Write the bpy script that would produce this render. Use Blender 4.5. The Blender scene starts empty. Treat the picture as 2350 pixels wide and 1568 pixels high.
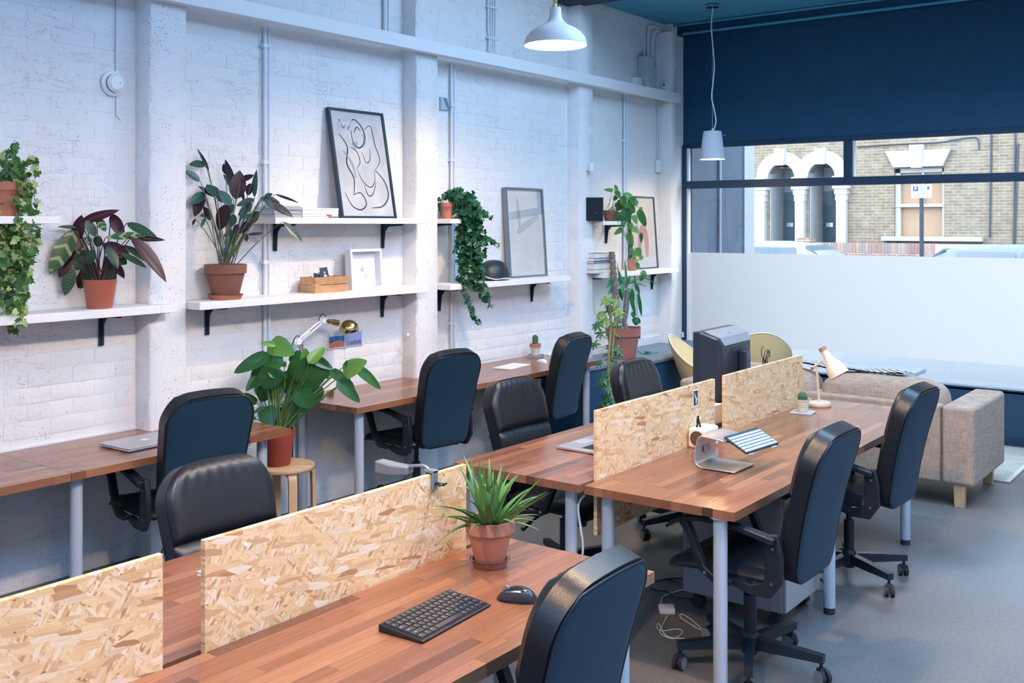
import bpy, bmesh, math, random
from mathutils import Vector, Matrix, Euler

# ------------------------------------------------------------------ camera, world, lights, exposure
SC = bpy.context.scene
COL = SC.collection
R = math.radians
TH, FPX, HYP, CXP = 0.6446, 2372.0, 514.0, 1175.0
CAM = Vector((4.932, 0.0, 1.83))
cam_d = bpy.data.cameras.new('camera')
cam_d.sensor_width = 36.0
cam_d.lens = 36.0 * FPX / 2350.0
cam_d.shift_y = -(784.0 - HYP) / 2350.0
cam_d.clip_end = 300
cam = bpy.data.objects.new('camera', cam_d)
COL.objects.link(cam)
cam.location = CAM
cam.rotation_euler = (math.pi / 2, 0, TH)
SC.camera = cam

world = bpy.data.worlds.new('world')
SC.world = world
world.use_nodes = True
bg = world.node_tree.nodes['Background']
bg.inputs['Color'].default_value = (0.66, 0.80, 1.0, 1)
bg.inputs['Strength'].default_value = 6.2


def lamp(name, kind, loc, energy, color, rot=(0, 0, 0), **kw):
    d = bpy.data.lights.new(name, kind)
    d.energy = energy
    d.color = color
    for k, v in kw.items():
        setattr(d, k, v)
    o = bpy.data.objects.new(name, d)
    o.location = loc
    o.rotation_euler = rot
    COL.objects.link(o)
    o['kind'] = 'helper'
    return o


# sun on the street (the roof keeps it out of the room)
lamp('sun', 'SUN', (0, -10, 30), 0.6, (1.0, 0.93, 0.80), (R(48), 0, R(-20)), angle=R(2))
# cool fill from unseen rooflights, added to light the room and walls
lamp('added_rooflight_fill', 'AREA', (5.4, 2.4, 4.26), 225, (0.26, 0.54, 1.0), (0, 0, 0), shape='RECTANGLE', size=1.6, size_y=5.0)
lamp('added_rooflight_fill', 'AREA', (2.4, -2.4, 4.26), 130, (0.28, 0.55, 1.0), (0, 0, 0), shape='RECTANGLE', size=4.0, size_y=1.6)
lamp('added_rooflight_fill', 'AREA', (3.6, 6.05, 4.26), 150, (0.42, 0.68, 1.0), (0, 0, 0), shape='RECTANGLE', size=3.4, size_y=1.5)
# sky light entering through the shop window
wl = lamp('window_daylight', 'AREA', (2.85, 9.44, 1.5), 1, (1, 1, 1), (R(90), 0, R(180)), shape='RECTANGLE', size=5.6, size_y=2.2)
wl.data.cycles.is_portal = True

vs = SC.view_settings
SC.display_settings.display_device = 'sRGB'
vs.view_transform = 'Standard'
vs.look = 'None'
vs.gamma = 1.0
vs.use_curve_mapping = False
vs.exposure = 0.6
try:
    SC.cycles.use_denoising = True
    SC.cycles.max_bounces = 8
    SC.cycles.diffuse_bounces = 4
    SC.cycles.glossy_bounces = 4
    SC.cycles.transmission_bounces = 6
    SC.cycles.transparent_max_bounces = 12
    SC.cycles.sample_clamp_indirect = 6.0
    SC.cycles.caustics_reflective = False
    SC.cycles.caustics_refractive = False
except Exception:
    pass

# ------------------------------------------------------------------ helpers
FW = Vector((-math.sin(TH), math.cos(TH), 0))
RT = Vector((math.cos(TH), math.sin(TH), 0))
UP = Vector((0, 0, 1))


def ray(px, py):
    return FW + RT * ((px - CXP) / FPX) - UP * ((py - HYP) / FPX)


def at(px, py, w):      # point of the photograph at forward distance w
    return CAM + ray(px, py) * w


def onz(px, py, z):
    r = ray(px, py)
    return CAM + r * ((z - CAM.z) / r.z)


def onx(px, py, x):
    r = ray(px, py)
    return CAM + r * ((x - CAM.x) / r.x)


def ony(px, py, y):
    r = ray(px, py)
    return CAM + r * ((y - CAM.y) / r.y)


def depth(p):
    return (Vector(p) - CAM).dot(FW)


class MB:
    def __init__(s):
        s.v = []
        s.f = []

    def add(s, vs, fs):
        o = len(s.v)
        s.v += [tuple(v) for v in vs]
        s.f += [tuple(i + o for i in f) for f in fs]
        return s

    def box(s, x0, x1, y0, y1, z0, z1):
        return s.add([(x0, y0, z0), (x1, y0, z0), (x1, y1, z0), (x0, y1, z0), (x0, y0, z1), (x1, y0, z1), (x1, y1, z1), (x0, y1, z1)],
                     [(0, 3, 2, 1), (4, 5, 6, 7), (0, 1, 5, 4), (1, 2, 6, 5), (2, 3, 7, 6), (3, 0, 4, 7)])

    def obox(s, c, size, M=None):
        m = MB().box(-size[0] / 2, size[0] / 2, -size[1] / 2, size[1] / 2, -size[2] / 2, size[2] / 2)
        M = M or Matrix.Identity(3)
        c = Vector(c)
        return s.add([c + M @ Vector(v) for v in m.v], m.f)

    def loft(s, rings, cap0=True, cap1=True, closed=True):
        n = len(rings[0])
        o = len(s.v)
        for r in rings:
            s.v += [tuple(p) for p in r]
        for i in range(len(rings) - 1):
            for j in range(n if closed else n - 1):
                k = (j + 1) % n
                s.f.append((o + i * n + j, o + i * n + k, o + (i + 1) * n + k, o + (i + 1) * n + j))
        if cap0:
            s.f.append(tuple(o + j for j in reversed(range(n))))
        if cap1:
            s.f.append(tuple(o + (len(rings) - 1) * n + j for j in range(n)))
        return s

    def cyl(s, p0, p1, r0, r1=None, n=16, caps=True):
        r1 = r0 if r1 is None else r1
        p0, p1 = Vector(p0), Vector(p1)
        d = (p1 - p0).normalized()
        a = d.orthogonal().normalized()
        b = d.cross(a)
        ring = lambda c, r: [c + (a * math.cos(2 * math.pi * i / n) + b * math.sin(2 * math.pi * i / n)) * r for i in range(n)]
        return s.loft([ring(p0, r0), ring(p1, r1)], caps, caps)

    def tube(s, path, r, n=8, caps=True):
        P = [Vector(p) for p in path]
        rs = r if isinstance(r, (list, tuple)) else [r] * len(P)
        T = [(P[min(i + 1, len(P) - 1)] - P[max(i - 1, 0)]).normalized() for i in range(len(P))]
        a = T[0].orthogonal().normalized()
        rings = []
        for i, p in enumerate(P):
            a = (a - T[i] * a.dot(T[i]))
            a = a.normalized() if a.length > 1e-6 else T[i].orthogonal().normalized()
            b = T[i].cross(a)
            rings.append([p + (a * math.cos(2 * math.pi * k / n) + b * math.sin(2 * math.pi * k / n)) * rs[i] for k in range(n)])
        return s.loft(rings, caps, caps)

    def lathe(s, prof, n=28, c=(0, 0, 0), caps=True):
        c = Vector(c)
        rings = [[c + Vector((max(r, 1e-4) * math.cos(2 * math.pi * i / n), max(r, 1e-4) * math.sin(2 * math.pi * i / n), z)) for i in range(n)] for r, z in prof]
        return s.loft(rings, caps, caps)

    def strip(s, path, x0, x1, t):
        """sweep a flat bar: path of (y, z), spanning x0..x1, thickness t across the path."""
        n = len(path)
        P = [Vector((0, y, z)) for y, z in path]
        rings = []
        for i, p in enumerate(P):
            d = (P[min(i + 1, n - 1)] - P[max(i - 1, 0)]).normalized()
            nn = Vector((0, -d.z, d.y)) * ((t[i] if isinstance(t, (list, tuple)) else t) / 2)
            a, b = (x0[i], x1[i]) if isinstance(x0, (list, tuple)) else (x0, x1)
            rings.append([(a, *(p - nn)[1:]), (b, *(p - nn)[1:]), (b, *(p + nn)[1:]), (a, *(p + nn)[1:])])
        return s.loft(rings)

    def grid(s, fn, nu, nv):
        o = len(s.v)
        for j in range(nv + 1):
            for i in range(nu + 1):
                s.v.append(tuple(fn(i / nu, j / nv)))
        for j in range(nv):
            for i in range(nu):
                a = o + j * (nu + 1) + i
                s.f.append((a, a + 1, a + nu + 2, a + nu + 1))
        return s

    def sphere(s, c, r, n=12, m=8, sz=1.0):
        prof = [(r * math.sin(math.pi * k / m), -r * sz * math.cos(math.pi * k / m)) for k in range(m + 1)]
        return s.lathe(prof, n, c)

    def prism(s, poly, axis, a0, a1):
        """extrude a 2D polygon (list of pairs) along axis x/y/z from a0 to a1."""
        f = {'x': lambda p, a: (a, p[0], p[1]), 'y': lambda p, a: (p[0], a, p[1]), 'z': lambda p, a: (p[0], p[1], a)}[axis]
        return s.loft([[f(p, a0) for p in poly], [f(p, a1) for p in poly]])

    def xf(s, M):
        s.v = [tuple(M @ Vector(v)) for v in s.v]
        return s

    def mesh(s, name, m=None, smooth=35):
        me = bpy.data.meshes.new(name)
        me.from_pydata(s.v, [], s.f)
        b = bmesh.new()
        b.from_mesh(me)
        bmesh.ops.recalc_face_normals(b, faces=b.faces)
        b.to_mesh(me)
        b.free()
        if smooth:
            me.polygons.foreach_set('use_smooth', [True] * len(me.polygons))
            me.set_sharp_from_angle(angle=R(smooth))
        if m:
            me.materials.append(m)
        me.update()
        return me


def link(name, me, parent=None, loc=None, M=None):
    o = bpy.data.objects.new(name, me)
    COL.objects.link(o)
    if parent:
        o.parent = parent
    if M is not None:
        o.matrix_local = M
    elif loc is not None:
        o.location = loc
    return o


def obj(name, mb, m, parent=None, smooth=35, bevel=0, loc=None, seg=2):
    o = link(name, mb.mesh(name, m, smooth), parent, loc)
    if bevel:
        b = o.modifiers.new('bevel', 'BEVEL')
        b.width = bevel
        b.segments = seg
        b.limit_method = 'ANGLE'
        b.angle_limit = R(40)
    return o


def tag(o, label, cat, group=None, kind=None):
    o['label'] = label
    o['category'] = cat
    if group:
        o['group'] = group
    if kind:
        o['kind'] = kind
    return o


def thing(name, label, cat, loc=(0, 0, 0), rz=0.0, group=None):
    o = bpy.data.objects.new(name, None)
    COL.objects.link(o)
    o.location = loc
    o.rotation_euler = (0, 0, rz)
    o.empty_display_size = 0.05
    return tag(o, label, cat, group)


def struct(name, mb, m, smooth=None, bevel=0):
    o = obj(name, mb, m, None, smooth, bevel)
    o['kind'] = 'structure'
    return o


def children(o):
    return list(o.children)


def dup(o, parent=None, loc=None, rz=None, label=None):
    c = o.copy()
    COL.objects.link(c)
    if parent:
        c.parent = parent
    if loc is not None:
        c.location = loc
    if rz is not None:
        c.rotation_euler = (0, 0, rz)
    if label:
        c['label'] = label
    for ch in children(o):
        dup(ch, c)
    return c


def bez(p0, p1, p2, n=10):
    p0, p1, p2 = Vector(p0), Vector(p1), Vector(p2)
    return [p0 * (1 - t) ** 2 + p1 * 2 * t * (1 - t) + p2 * t * t for t in [i / n for i in range(n + 1)]]


def spline(pts, n=6):
    """Catmull-Rom through pts"""
    P = [Vector(p) for p in pts]
    out = []
    for i in range(len(P) - 1):
        a, b, c, d = P[max(i - 1, 0)], P[i], P[i + 1], P[min(i + 2, len(P) - 1)]
        for k in range(n):
            t = k / n
            out.append(0.5 * ((2 * b) + (c - a) * t + (2 * a - 5 * b + 4 * c - d) * t * t + (3 * b - a - 3 * c + d) * t ** 3))
    out.append(P[-1])
    return out


# ------------------------------------------------------------------ materials
MATS = {}


def nodes(name):
    m = bpy.data.materials.new(name)
    m.use_nodes = True
    nt = m.node_tree
    return m, nt, nt.nodes, nt.links, nt.nodes['Principled BSDF']


def setp(b, **kw):
    for k, v in kw.items():
        b.inputs[k.replace('_', ' ')].default_value = v


def c4(c):
    return (c[0], c[1], c[2], 1)


def mat(name, col, rough=0.6, metal=0.0, spec=0.5, var=0.0, vscale=6.0, bump=0.0, bscale=60.0, trans=0.0, emit=None, estr=0.0, ior=1.45, sub=0.0, coat=0.0):
    if name in MATS:
        return MATS[name]
    m, nt, N, L, b = nodes(name)
    setp(b, Base_Color=c4(col), Roughness=rough, Metallic=metal, IOR=ior)
    b.inputs['Specular IOR Level'].default_value = spec
    b.inputs['Transmission Weight'].default_value = trans
    b.inputs['Coat Weight'].default_value = coat
    if sub:
        b.inputs['Subsurface Weight'].default_value = sub
    if emit:
        setp(b, Emission_Color=c4(emit), Emission_Strength=estr)
    tc = N.new('ShaderNodeTexCoord')
    if var:
        nz = N.new('ShaderNodeTexNoise')
        nz.inputs['Scale'].default_value = vscale
        nz.inputs['Detail'].default_value = 5
        L.new(tc.outputs['Object'], nz.inputs['Vector'])
        rp = N.new('ShaderNodeValToRGB')
        rp.color_ramp.elements[0].position = 0.3
        rp.color_ramp.elements[1].position = 0.72
        rp.color_ramp.elements[0].color = c4([x * (1 - var) for x in col])
        rp.color_ramp.elements[1].color = c4([min(1, x * (1 + var)) for x in col])
        L.new(nz.outputs['Fac'], rp.inputs['Fac'])
        L.new(rp.outputs['Color'], b.inputs['Base Color'])
    if bump:
        nb = N.new('ShaderNodeTexNoise')
        nb.inputs['Scale'].default_value = bscale
        nb.inputs['Detail'].default_value = 4
        L.new(tc.outputs['Object'], nb.inputs['Vector'])
        bp = N.new('ShaderNodeBump')
        bp.inputs['Strength'].default_value = bump
        bp.inputs['Distance'].default_value = 0.01
        L.new(nb.outputs['Fac'], bp.inputs['Height'])
        L.new(bp.outputs['Normal'], b.inputs['Normal'])
    MATS[name] = m
    return m


def ramp(N, stops):
    r = N.new('ShaderNodeValToRGB')
    e = r.color_ramp.elements
    while len(e) < len(stops):
        e.new(0.5)
    for el, (p, c) in zip(e, stops):
        el.position = p
        el.color = c4(c)
    return r


def mixc(N, L, a, b, fac, mode='MIX'):
    x = N.new('ShaderNodeMix')
    x.data_type = 'RGBA'
    x.blend_type = mode
    for sock, v in ((x.inputs[0], fac), (x.inputs[6], a), (x.inputs[7], b)):
        if hasattr(v, 'links') or hasattr(v, 'is_linked'):
            L.new(v, sock)
        else:
            sock.default_value = v if not isinstance(v, tuple) else c4(v)
    return x.outputs[2]


def mapping(N, L, src, scale=(1, 1, 1), rot=(0, 0, 0)):
    mp = N.new('ShaderNodeMapping')
    mp.inputs['Scale'].default_value = scale
    mp.inputs['Rotation'].default_value = rot
    L.new(src, mp.inputs['Vector'])
    return mp.outputs[0]


def tex(N, L, kind, vec, **kw):
    t = N.new('ShaderNodeTex' + kind)
    for k, v in kw.items():
        if k in t.inputs:
            t.inputs[k].default_value = v
        else:
            setattr(t, k, v)
    L.new(vec, t.inputs['Vector'])
    return t


def m_paint(name, col, pit=0.5, rough=0.65, crack=1.0):
    """thickly painted masonry: lumps, drips and small pits"""
    m, nt, N, L, b = nodes(name)
    setp(b, Roughness=rough)
    b.inputs['Specular IOR Level'].default_value = 0.3
    tc = N.new('ShaderNodeNewGeometry').outputs['Position']
    n1 = tex(N, L, 'Noise', tc, Scale=9.0, Detail=8.0, Roughness=0.62)
    n2 = tex(N, L, 'Noise', mapping(N, L, tc, (1, 1, .45)), Scale=38.0, Detail=6.0, Roughness=0.6)
    patch = tex(N, L, 'Noise', tc, Scale=1.7, Detail=3.0)
    pr = ramp(N, [(0.44, (0, 0, 0)), (0.58, (1, 1, 1))])
    L.new(patch.outputs['Fac'], pr.inputs['Fac'])
    # pits: dark small holes gathered in patches
    vo = tex(N, L, 'Voronoi', tc, Scale=75.0)
    vr = ramp(N, [(0.10, (1, 1, 1)), (0.22, (0, 0, 0))])
    L.new(vo.outputs['Distance'], vr.inputs['Fac'])
    sel = tex(N, L, 'Noise', tc, Scale=11.0, Detail=4.0)
    sr = ramp(N, [(0.60 - 0.06 * pit, (0, 0, 0)), (0.70 - 0.06 * pit, (1, 1, 1))])
    L.new(sel.outputs['Fac'], sr.inputs['Fac'])
    pits = mixc(N, L, vr.outputs['Color'], sr.outputs['Color'], 1.0, 'MULTIPLY')
    base = mixc(N, L, tuple(col), tuple(x * 0.94 for x in col), n1.outputs['Fac'])
    ck = tex(N, L, 'Noise', mapping(N, L, tc, (1, 2.2, 11.0)), Scale=1.0, Detail=7.0, Roughness=0.6)
    cm = N.new('ShaderNodeMath')
    cm.operation = 'COMPARE'
    L.new(ck.outputs['Fac'], cm.inputs[0])
    cm.inputs[1].default_value = 0.5
    cm.inputs[2].default_value = 0.0042
    cks = mixc(N, L, cm.outputs[0], pr.outputs['Color'], 1.0, 'MULTIPLY')
    cks = mixc(N, L, cks, tex(N, L, 'Noise', tc, Scale=4.0, Detail=2.0).outputs['Fac'], 1.0, 'MULTIPLY')
    base = mixc(N, L, base, tuple(x * (1 - 0.55 * crack) for x in col), cks)
    cfin = mixc(N, L, base, tuple(x * 0.30 for x in col), pits)
    L.new(cfin, b.inputs['Base Color'])
    h1 = mixc(N, L, n1.outputs['Fac'], n2.outputs['Fac'], 0.45)
    rough_h = mixc(N, L, (0.5, 0.5, 0.5), h1, pr.outputs['Color'])
    soft = mixc(N, L, rough_h, n1.outputs['Fac'], 0.35)
    hh = mixc(N, L, soft, (0, 0, 0), pits)
    bp = N.new('ShaderNodeBump')
    bp.inputs['Strength'].default_value = 0.75
    bp.inputs['Distance'].default_value = 0.03
    L.new(hh, bp.inputs['Height'])
    L.new(bp.outputs['Normal'], b.inputs['Normal'])
    MATS[name] = m
    return m


def m_stave():
    m, nt, N, L, b = nodes('stave_wood')
    tc = N.new('ShaderNodeTexCoord').outputs['Object']
    oi = N.new('ShaderNodeObjectInfo').outputs['Random']
    base = ramp(N, [(0.0, (0.15, 0.062, 0.035)), (0.12, (0.235, 0.096, 0.052)), (0.5, (0.295, 0.122, 0.064)), (0.85, (0.345, 0.150, 0.078)), (1.0, (0.41, 0.190, 0.10))])
    L.new(oi, base.inputs['Fac'])
    cmb = N.new('ShaderNodeVectorMath')
    cmb.operation = 'ADD'
    L.new(tc, cmb.inputs[0])
    L.new(oi, cmb.inputs[1])
    g = tex(N, L, 'Noise', mapping(N, L, cmb.outputs[0], (26, 1.6, 26)), Scale=1.0, Detail=6.0, Roughness=0.65)
    g2 = tex(N, L, 'Noise', mapping(N, L, cmb.outputs[0], (150, 5, 150)), Scale=1.0, Detail=3.0)
    gr = ramp(N, [(0.25, (0.52, 0.46, 0.42)), (0.62, (1.08, 1.08, 1.08))])
    L.new(g.outputs['Fac'], gr.inputs['Fac'])
    gr2 = ramp(N, [(0.3, (0.80, 0.77, 0.75)), (0.6, (1, 1, 1))])
    L.new(g2.outputs['Fac'], gr2.inputs['Fac'])
    c = mixc(N, L, base.outputs['Color'], gr.outputs['Color'], 1.0, 'MULTIPLY')
    c = mixc(N, L, c, gr2.outputs['Color'], 1.0, 'MULTIPLY')
    L.new(c, b.inputs['Base Color'])
    setp(b, Roughness=0.22)
    b.inputs['Specular IOR Level'].default_value = 0.5
    MATS['stave_wood'] = m
    return m


def m_osb():
    m, nt, N, L, b = nodes('osb_board')
    tc = N.new('ShaderNodeTexCoord').outputs['Object']
    oi = N.new('ShaderNodeObjectInfo').outputs['Random']
    sh = N.new('ShaderNodeVectorMath')
    sh.operation = 'MULTIPLY_ADD'
    L.new(oi, sh.inputs[0])
    sh.inputs[1].default_value = (3.0, 7.0, 5.0)
    L.new(tc, sh.inputs[2])
    wob = tex(N, L, 'Noise', sh.outputs[0], Scale=7.0, Detail=3.0)
    wv = N.new('ShaderNodeVectorMath')
    wv.operation = 'MULTIPLY_ADD'
    L.new(wob.outputs['Color'], wv.inputs[0])
    wv.inputs[1].default_value = (0.014, 0.014, 0.014)
    L.new(sh.outputs[0], wv.inputs[2])
    vec = wv.outputs[0]
    pal = [(0.0, (0.46, 0.22, 0.095)), (0.07, (0.62, 0.36, 0.165)), (0.22, (0.74, 0.46, 0.22)), (0.5, (0.82, 0.56, 0.29)), (0.78, (0.86, 0.63, 0.37)), (0.93, (0.88, 0.72, 0.53)), (1.0, (0.66, 0.37, 0.18))]
    col = None
    hgt = None
    for i, (ang, sx, sy) in enumerate(((0.35, 10, 50), (1.15, 14, 48), (-0.5, 9, 44), (2.1, 26, 140), (0.75, 12, 100), (-1.0, 30, 110), (0.1, 16, 70))):
        mp = mapping(N, L, vec, (1, 1, 1), (ang, 0, 0))
        mp2 = mapping(N, L, mp, (1, sx, sy))
        vo = tex(N, L, 'Voronoi', mp2, Scale=1.0)
        sp = N.new('ShaderNodeSeparateColor')
        L.new(vo.outputs['Color'], sp.inputs[0])
        rp = ramp(N, pal)
        L.new(sp.outputs[0], rp.inputs['Fac'])
        st = tex(N, L, 'Noise', mapping(N, L, mp, (1, 20, 300)), Scale=1.0, Detail=2.0)
        sr = ramp(N, [(0.3, (0.88, 0.85, 0.82)), (0.65, (1.03, 1.03, 1.03))])
        L.new(st.outputs['Fac'], sr.inputs['Fac'])
        fl = mixc(N, L, rp.outputs['Color'], sr.outputs['Color'], 1.0, 'MULTIPLY')
        if col is None:
            col, hgt = fl, sp.outputs[1]
        else:
            msk = N.new('ShaderNodeMath')
            msk.operation = 'GREATER_THAN'
            L.new(sp.outputs[2], msk.inputs[0])
            msk.inputs[1].default_value = 0.54
            col = mixc(N, L, col, fl, msk.outputs[0])
            hgt = mixc(N, L, hgt, sp.outputs[1], msk.outputs[0])
    # knots and dark chips
    vk = tex(N, L, 'Voronoi', mapping(N, L, vec, (1, 17, 40), ), Scale=1.0)
    kr = ramp(N, [(0.04, (1, 1, 1)), (0.08, (0, 0, 0))])
    L.new(vk.outputs['Distance'], kr.inputs['Fac'])
    col = mixc(N, L, col, (0.12, 0.06, 0.03), kr.outputs['Color'])
    L.new(col, b.inputs['Base Color'])
    bp = N.new('ShaderNodeBump')
    bp.inputs['Strength'].default_value = 0.25
    bp.inputs['Distance'].default_value = 0.004
    L.new(hgt, bp.inputs['Height'])
    L.new(bp.outputs['Normal'], b.inputs['Normal'])
    setp(b, Roughness=0.55)
    MATS['osb'] = m
    return m


def m_floor():
    m, nt, N, L, b = nodes('screed_floor')
    tc = N.new('ShaderNodeTexCoord').outputs['Object']
    n1 = tex(N, L, 'Noise', tc, Scale=1.1, Detail=6.0, Roughness=0.6)
    n2 = tex(N, L, 'Noise', tc, Scale=55.0, Detail=4.0)
    r1 = ramp(N, [(0.3, (0.090, 0.100, 0.108)), (0.5, (0.135, 0.132, 0.128)), (0.72, (0.185, 0.166, 0.146))])
    L.new(n1.outputs['Fac'], r1.inputs['Fac'])
    r2 = ramp(N, [(0.3, (0.8, 0.8, 0.8)), (0.7, (1.1, 1.1, 1.1))])
    L.new(n2.outputs['Fac'], r2.inputs['Fac'])
    L.new(mixc(N, L, r1.outputs['Color'], r2.outputs['Color'], 1.0, 'MULTIPLY'), b.inputs['Base Color'])
    rr = ramp(N, [(0.3, (0.32, 0.32, 0.32)), (0.7, (0.52, 0.52, 0.52))])
    L.new(n1.outputs['Fac'], rr.inputs['Fac'])
    L.new(rr.outputs['Color'], b.inputs['Roughness'])
    MATS['floor'] = m
    return m


def m_weave(name, c0, c1, scale=260.0, rough=0.9, ax=(1, 1, 1)):
    m, nt, N, L, b = nodes(name)
    tc = N.new('ShaderNodeTexCoord').outputs['Object']
    a = tex(N, L, 'Noise', mapping(N, L, tc, (scale * .08, scale * .08, scale)), Scale=1.0, Detail=2.0)
    h = tex(N, L, 'Noise', mapping(N, L, tc, (scale, scale, scale * .08)), Scale=1.0, Detail=2.0)
    f = mixc(N, L, a.outputs['Fac'], h.outputs['Fac'], 0.5)
    r = ramp(N, [(0.38, c0), (0.6, c1)])
    L.new(f, r.inputs['Fac'])
    L.new(r.outputs['Color'], b.inputs['Base Color'])
    bp = N.new('ShaderNodeBump')
    bp.inputs['Strength'].default_value = 0.3
    bp.inputs['Distance'].default_value = 0.003
    L.new(f, bp.inputs['Height'])
    L.new(bp.outputs['Normal'], b.inputs['Normal'])
    setp(b, Roughness=rough)
    b.inputs['Sheen Weight'].default_value = 0.06
    b.inputs['Specular IOR Level'].default_value = 0.2
    MATS[name] = m
    return m


def m_brick(name, c1, c2, mortar, bw=0.225, bh=0.075, axis='xz'):
    m, nt, N, L, b = nodes(name)
    tc = N.new('ShaderNodeTexCoord').outputs['Object']
    sp = N.new('ShaderNodeSeparateXYZ')
    L.new(tc, sp.inputs[0])
    cb = N.new('ShaderNodeCombineXYZ')
    L.new(sp.outputs[0], cb.inputs[0])
    L.new(sp.outputs[2], cb.inputs[1])
    br = tex(N, L, 'Brick', cb.outputs[0], Scale=1.0)
    br.inputs['Brick Width'].default_value = bw
    br.inputs['Row Height'].default_value = bh
    br.inputs['Mortar Size'].default_value = 0.008
    br.inputs['Color1'].default_value = c4(c1)
    br.inputs['Color2'].default_value = c4(c2)
    br.inputs['Mortar'].default_value = c4(mortar)
    nz = tex(N, L, 'Noise', tc, Scale=5.0, Detail=6.0)
    rr = ramp(N, [(0.3, (0.72, 0.72, 0.74)), (0.7, (1.15, 1.12, 1.05))])
    L.new(nz.outputs['Fac'], rr.inputs['Fac'])
    L.new(mixc(N, L, br.outputs['Color'], rr.outputs['Color'], 1.0, 'MULTIPLY'), b.inputs['Base Color'])
    setp(b, Roughness=0.9)
    MATS[name] = m
    return m


def m_leaf(name, c1, c2, stripe=0.0, cs=None, freq=60.0, under=None, rough=0.38):
    """leaf blade along local Y: side veins as light stripes, darker underside colour"""
    m, nt, N, L, b = nodes(name)
    tc = N.new('ShaderNodeTexCoord').outputs['Object']
    oi = N.new('ShaderNodeObjectInfo').outputs['Random']
    base = mixc(N, L, c1, c2, oi)
    if stripe:
        sp = N.new('ShaderNodeSeparateXYZ')
        L.new(tc, sp.inputs[0])
        ab = N.new('ShaderNodeMath')
        ab.operation = 'ABSOLUTE'
        L.new(sp.outputs[0], ab.inputs[0])
        s1 = N.new('ShaderNodeMath')
        s1.operation = 'MULTIPLY_ADD'
        L.new(ab.outputs[0], s1.inputs[0])
        s1.inputs[1].default_value = -1.0
        L.new(sp.outputs[1], s1.inputs[2])
        s2 = N.new('ShaderNodeMath')
        s2.operation = 'MULTIPLY'
        L.new(s1.outputs[0], s2.inputs[0])
        s2.inputs[1].default_value = freq
        sn = N.new('ShaderNodeMath')
        sn.operation = 'SINE'
        L.new(s2.outputs[0], sn.inputs[0])
        nz = tex(N, L, 'Noise', tc, Scale=22.0, Detail=2.0)
        ad = N.new('ShaderNodeMath')
        ad.operation = 'MULTIPLY'
        L.new(sn.outputs[0], ad.inputs[0])
        L.new(nz.outputs['Fac'], ad.inputs[1])
        rp = ramp(N, [(0.22, (0, 0, 0)), (0.42, (1, 1, 1))])
        L.new(ad.outputs[0], rp.inputs['Fac'])
        fm = N.new('ShaderNodeMath')
        fm.operation = 'MULTIPLY'
        L.new(rp.outputs['Color'], fm.inputs[0])
        fm.inputs[1].default_value = stripe
        base = mixc(N, L, base, cs, fm.outputs[0])
    if under:
        gm = N.new('ShaderNodeNewGeometry')
        base = mixc(N, L, base, under, gm.outputs['Backfacing'])
    L.new(base, b.inputs['Base Color'])
    setp(b, Roughness=rough)
    b.inputs['Specular IOR Level'].default_value = 0.45
    # thin blade lets some light through
    tr = N.new('ShaderNodeBsdfTranslucent')
    L.new(base, tr.inputs['Color'])
    mx = N.new('ShaderNodeMixShader')
    mx.inputs[0].default_value = 0.22
    L.new(b.outputs[0], mx.inputs[1])
    L.new(tr.outputs[0], mx.inputs[2])
    L.new(mx.outputs[0], N['Material Output'].inputs['Surface'])
    MATS[name] = m
    return m


def m_glass(name, tint=(1, 1, 1), refl=1.0):
    m, nt, N, L, b = nodes(name)
    N.remove(b)
    t = N.new('ShaderNodeBsdfTransparent')
    t.inputs['Color'].default_value = c4(tint)
    g = N.new('ShaderNodeBsdfGlossy')
    g.inputs['Roughness'].default_value = 0.02
    fr = N.new('ShaderNodeFresnel')
    gm = N.new('ShaderNodeNewGeometry')
    io = N.new('ShaderNodeMath')          # same reflectance from both sides of the thin sheet
    io.operation = 'MULTIPLY_ADD'
    L.new(gm.outputs['Backfacing'], io.inputs[0])
    io.inputs[1].default_value = 1 / 1.5 - 1.5
    io.inputs[2].default_value = 1.5
    L.new(io.outputs[0], fr.inputs['IOR'])
    fm = N.new('ShaderNodeMath')
    fm.operation = 'MULTIPLY'
    L.new(fr.outputs[0], fm.inputs[0])
    fm.inputs[1].default_value = refl
    mx = N.new('ShaderNodeMixShader')
    L.new(fm.outputs[0], mx.inputs[0])
    L.new(t.outputs[0], mx.inputs[1])
    L.new(g.outputs[0], mx.inputs[2])
    L.new(mx.outputs[0], N['Material Output'].inputs['Surface'])
    MATS[name] = m
    return m


def m_frost():
    m, nt, N, L, b = nodes('frosted_film')
    N.remove(b)
    t = N.new('ShaderNodeBsdfTranslucent')
    t.inputs['Color'].default_value = (0.50, 0.47, 0.45, 1)
    d = N.new('ShaderNodeBsdfDiffuse')
    d.inputs['Color'].default_value = (0.9, 0.93, 0.97, 1)
    mx = N.new('ShaderNodeMixShader')
    mx.inputs[0].default_value = 0.08
    L.new(t.outputs[0], mx.inputs[1])
    L.new(d.outputs[0], mx.inputs[2])
    L.new(mx.outputs[0], N['Material Output'].inputs['Surface'])
    MATS['frost'] = m
    return m


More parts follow.
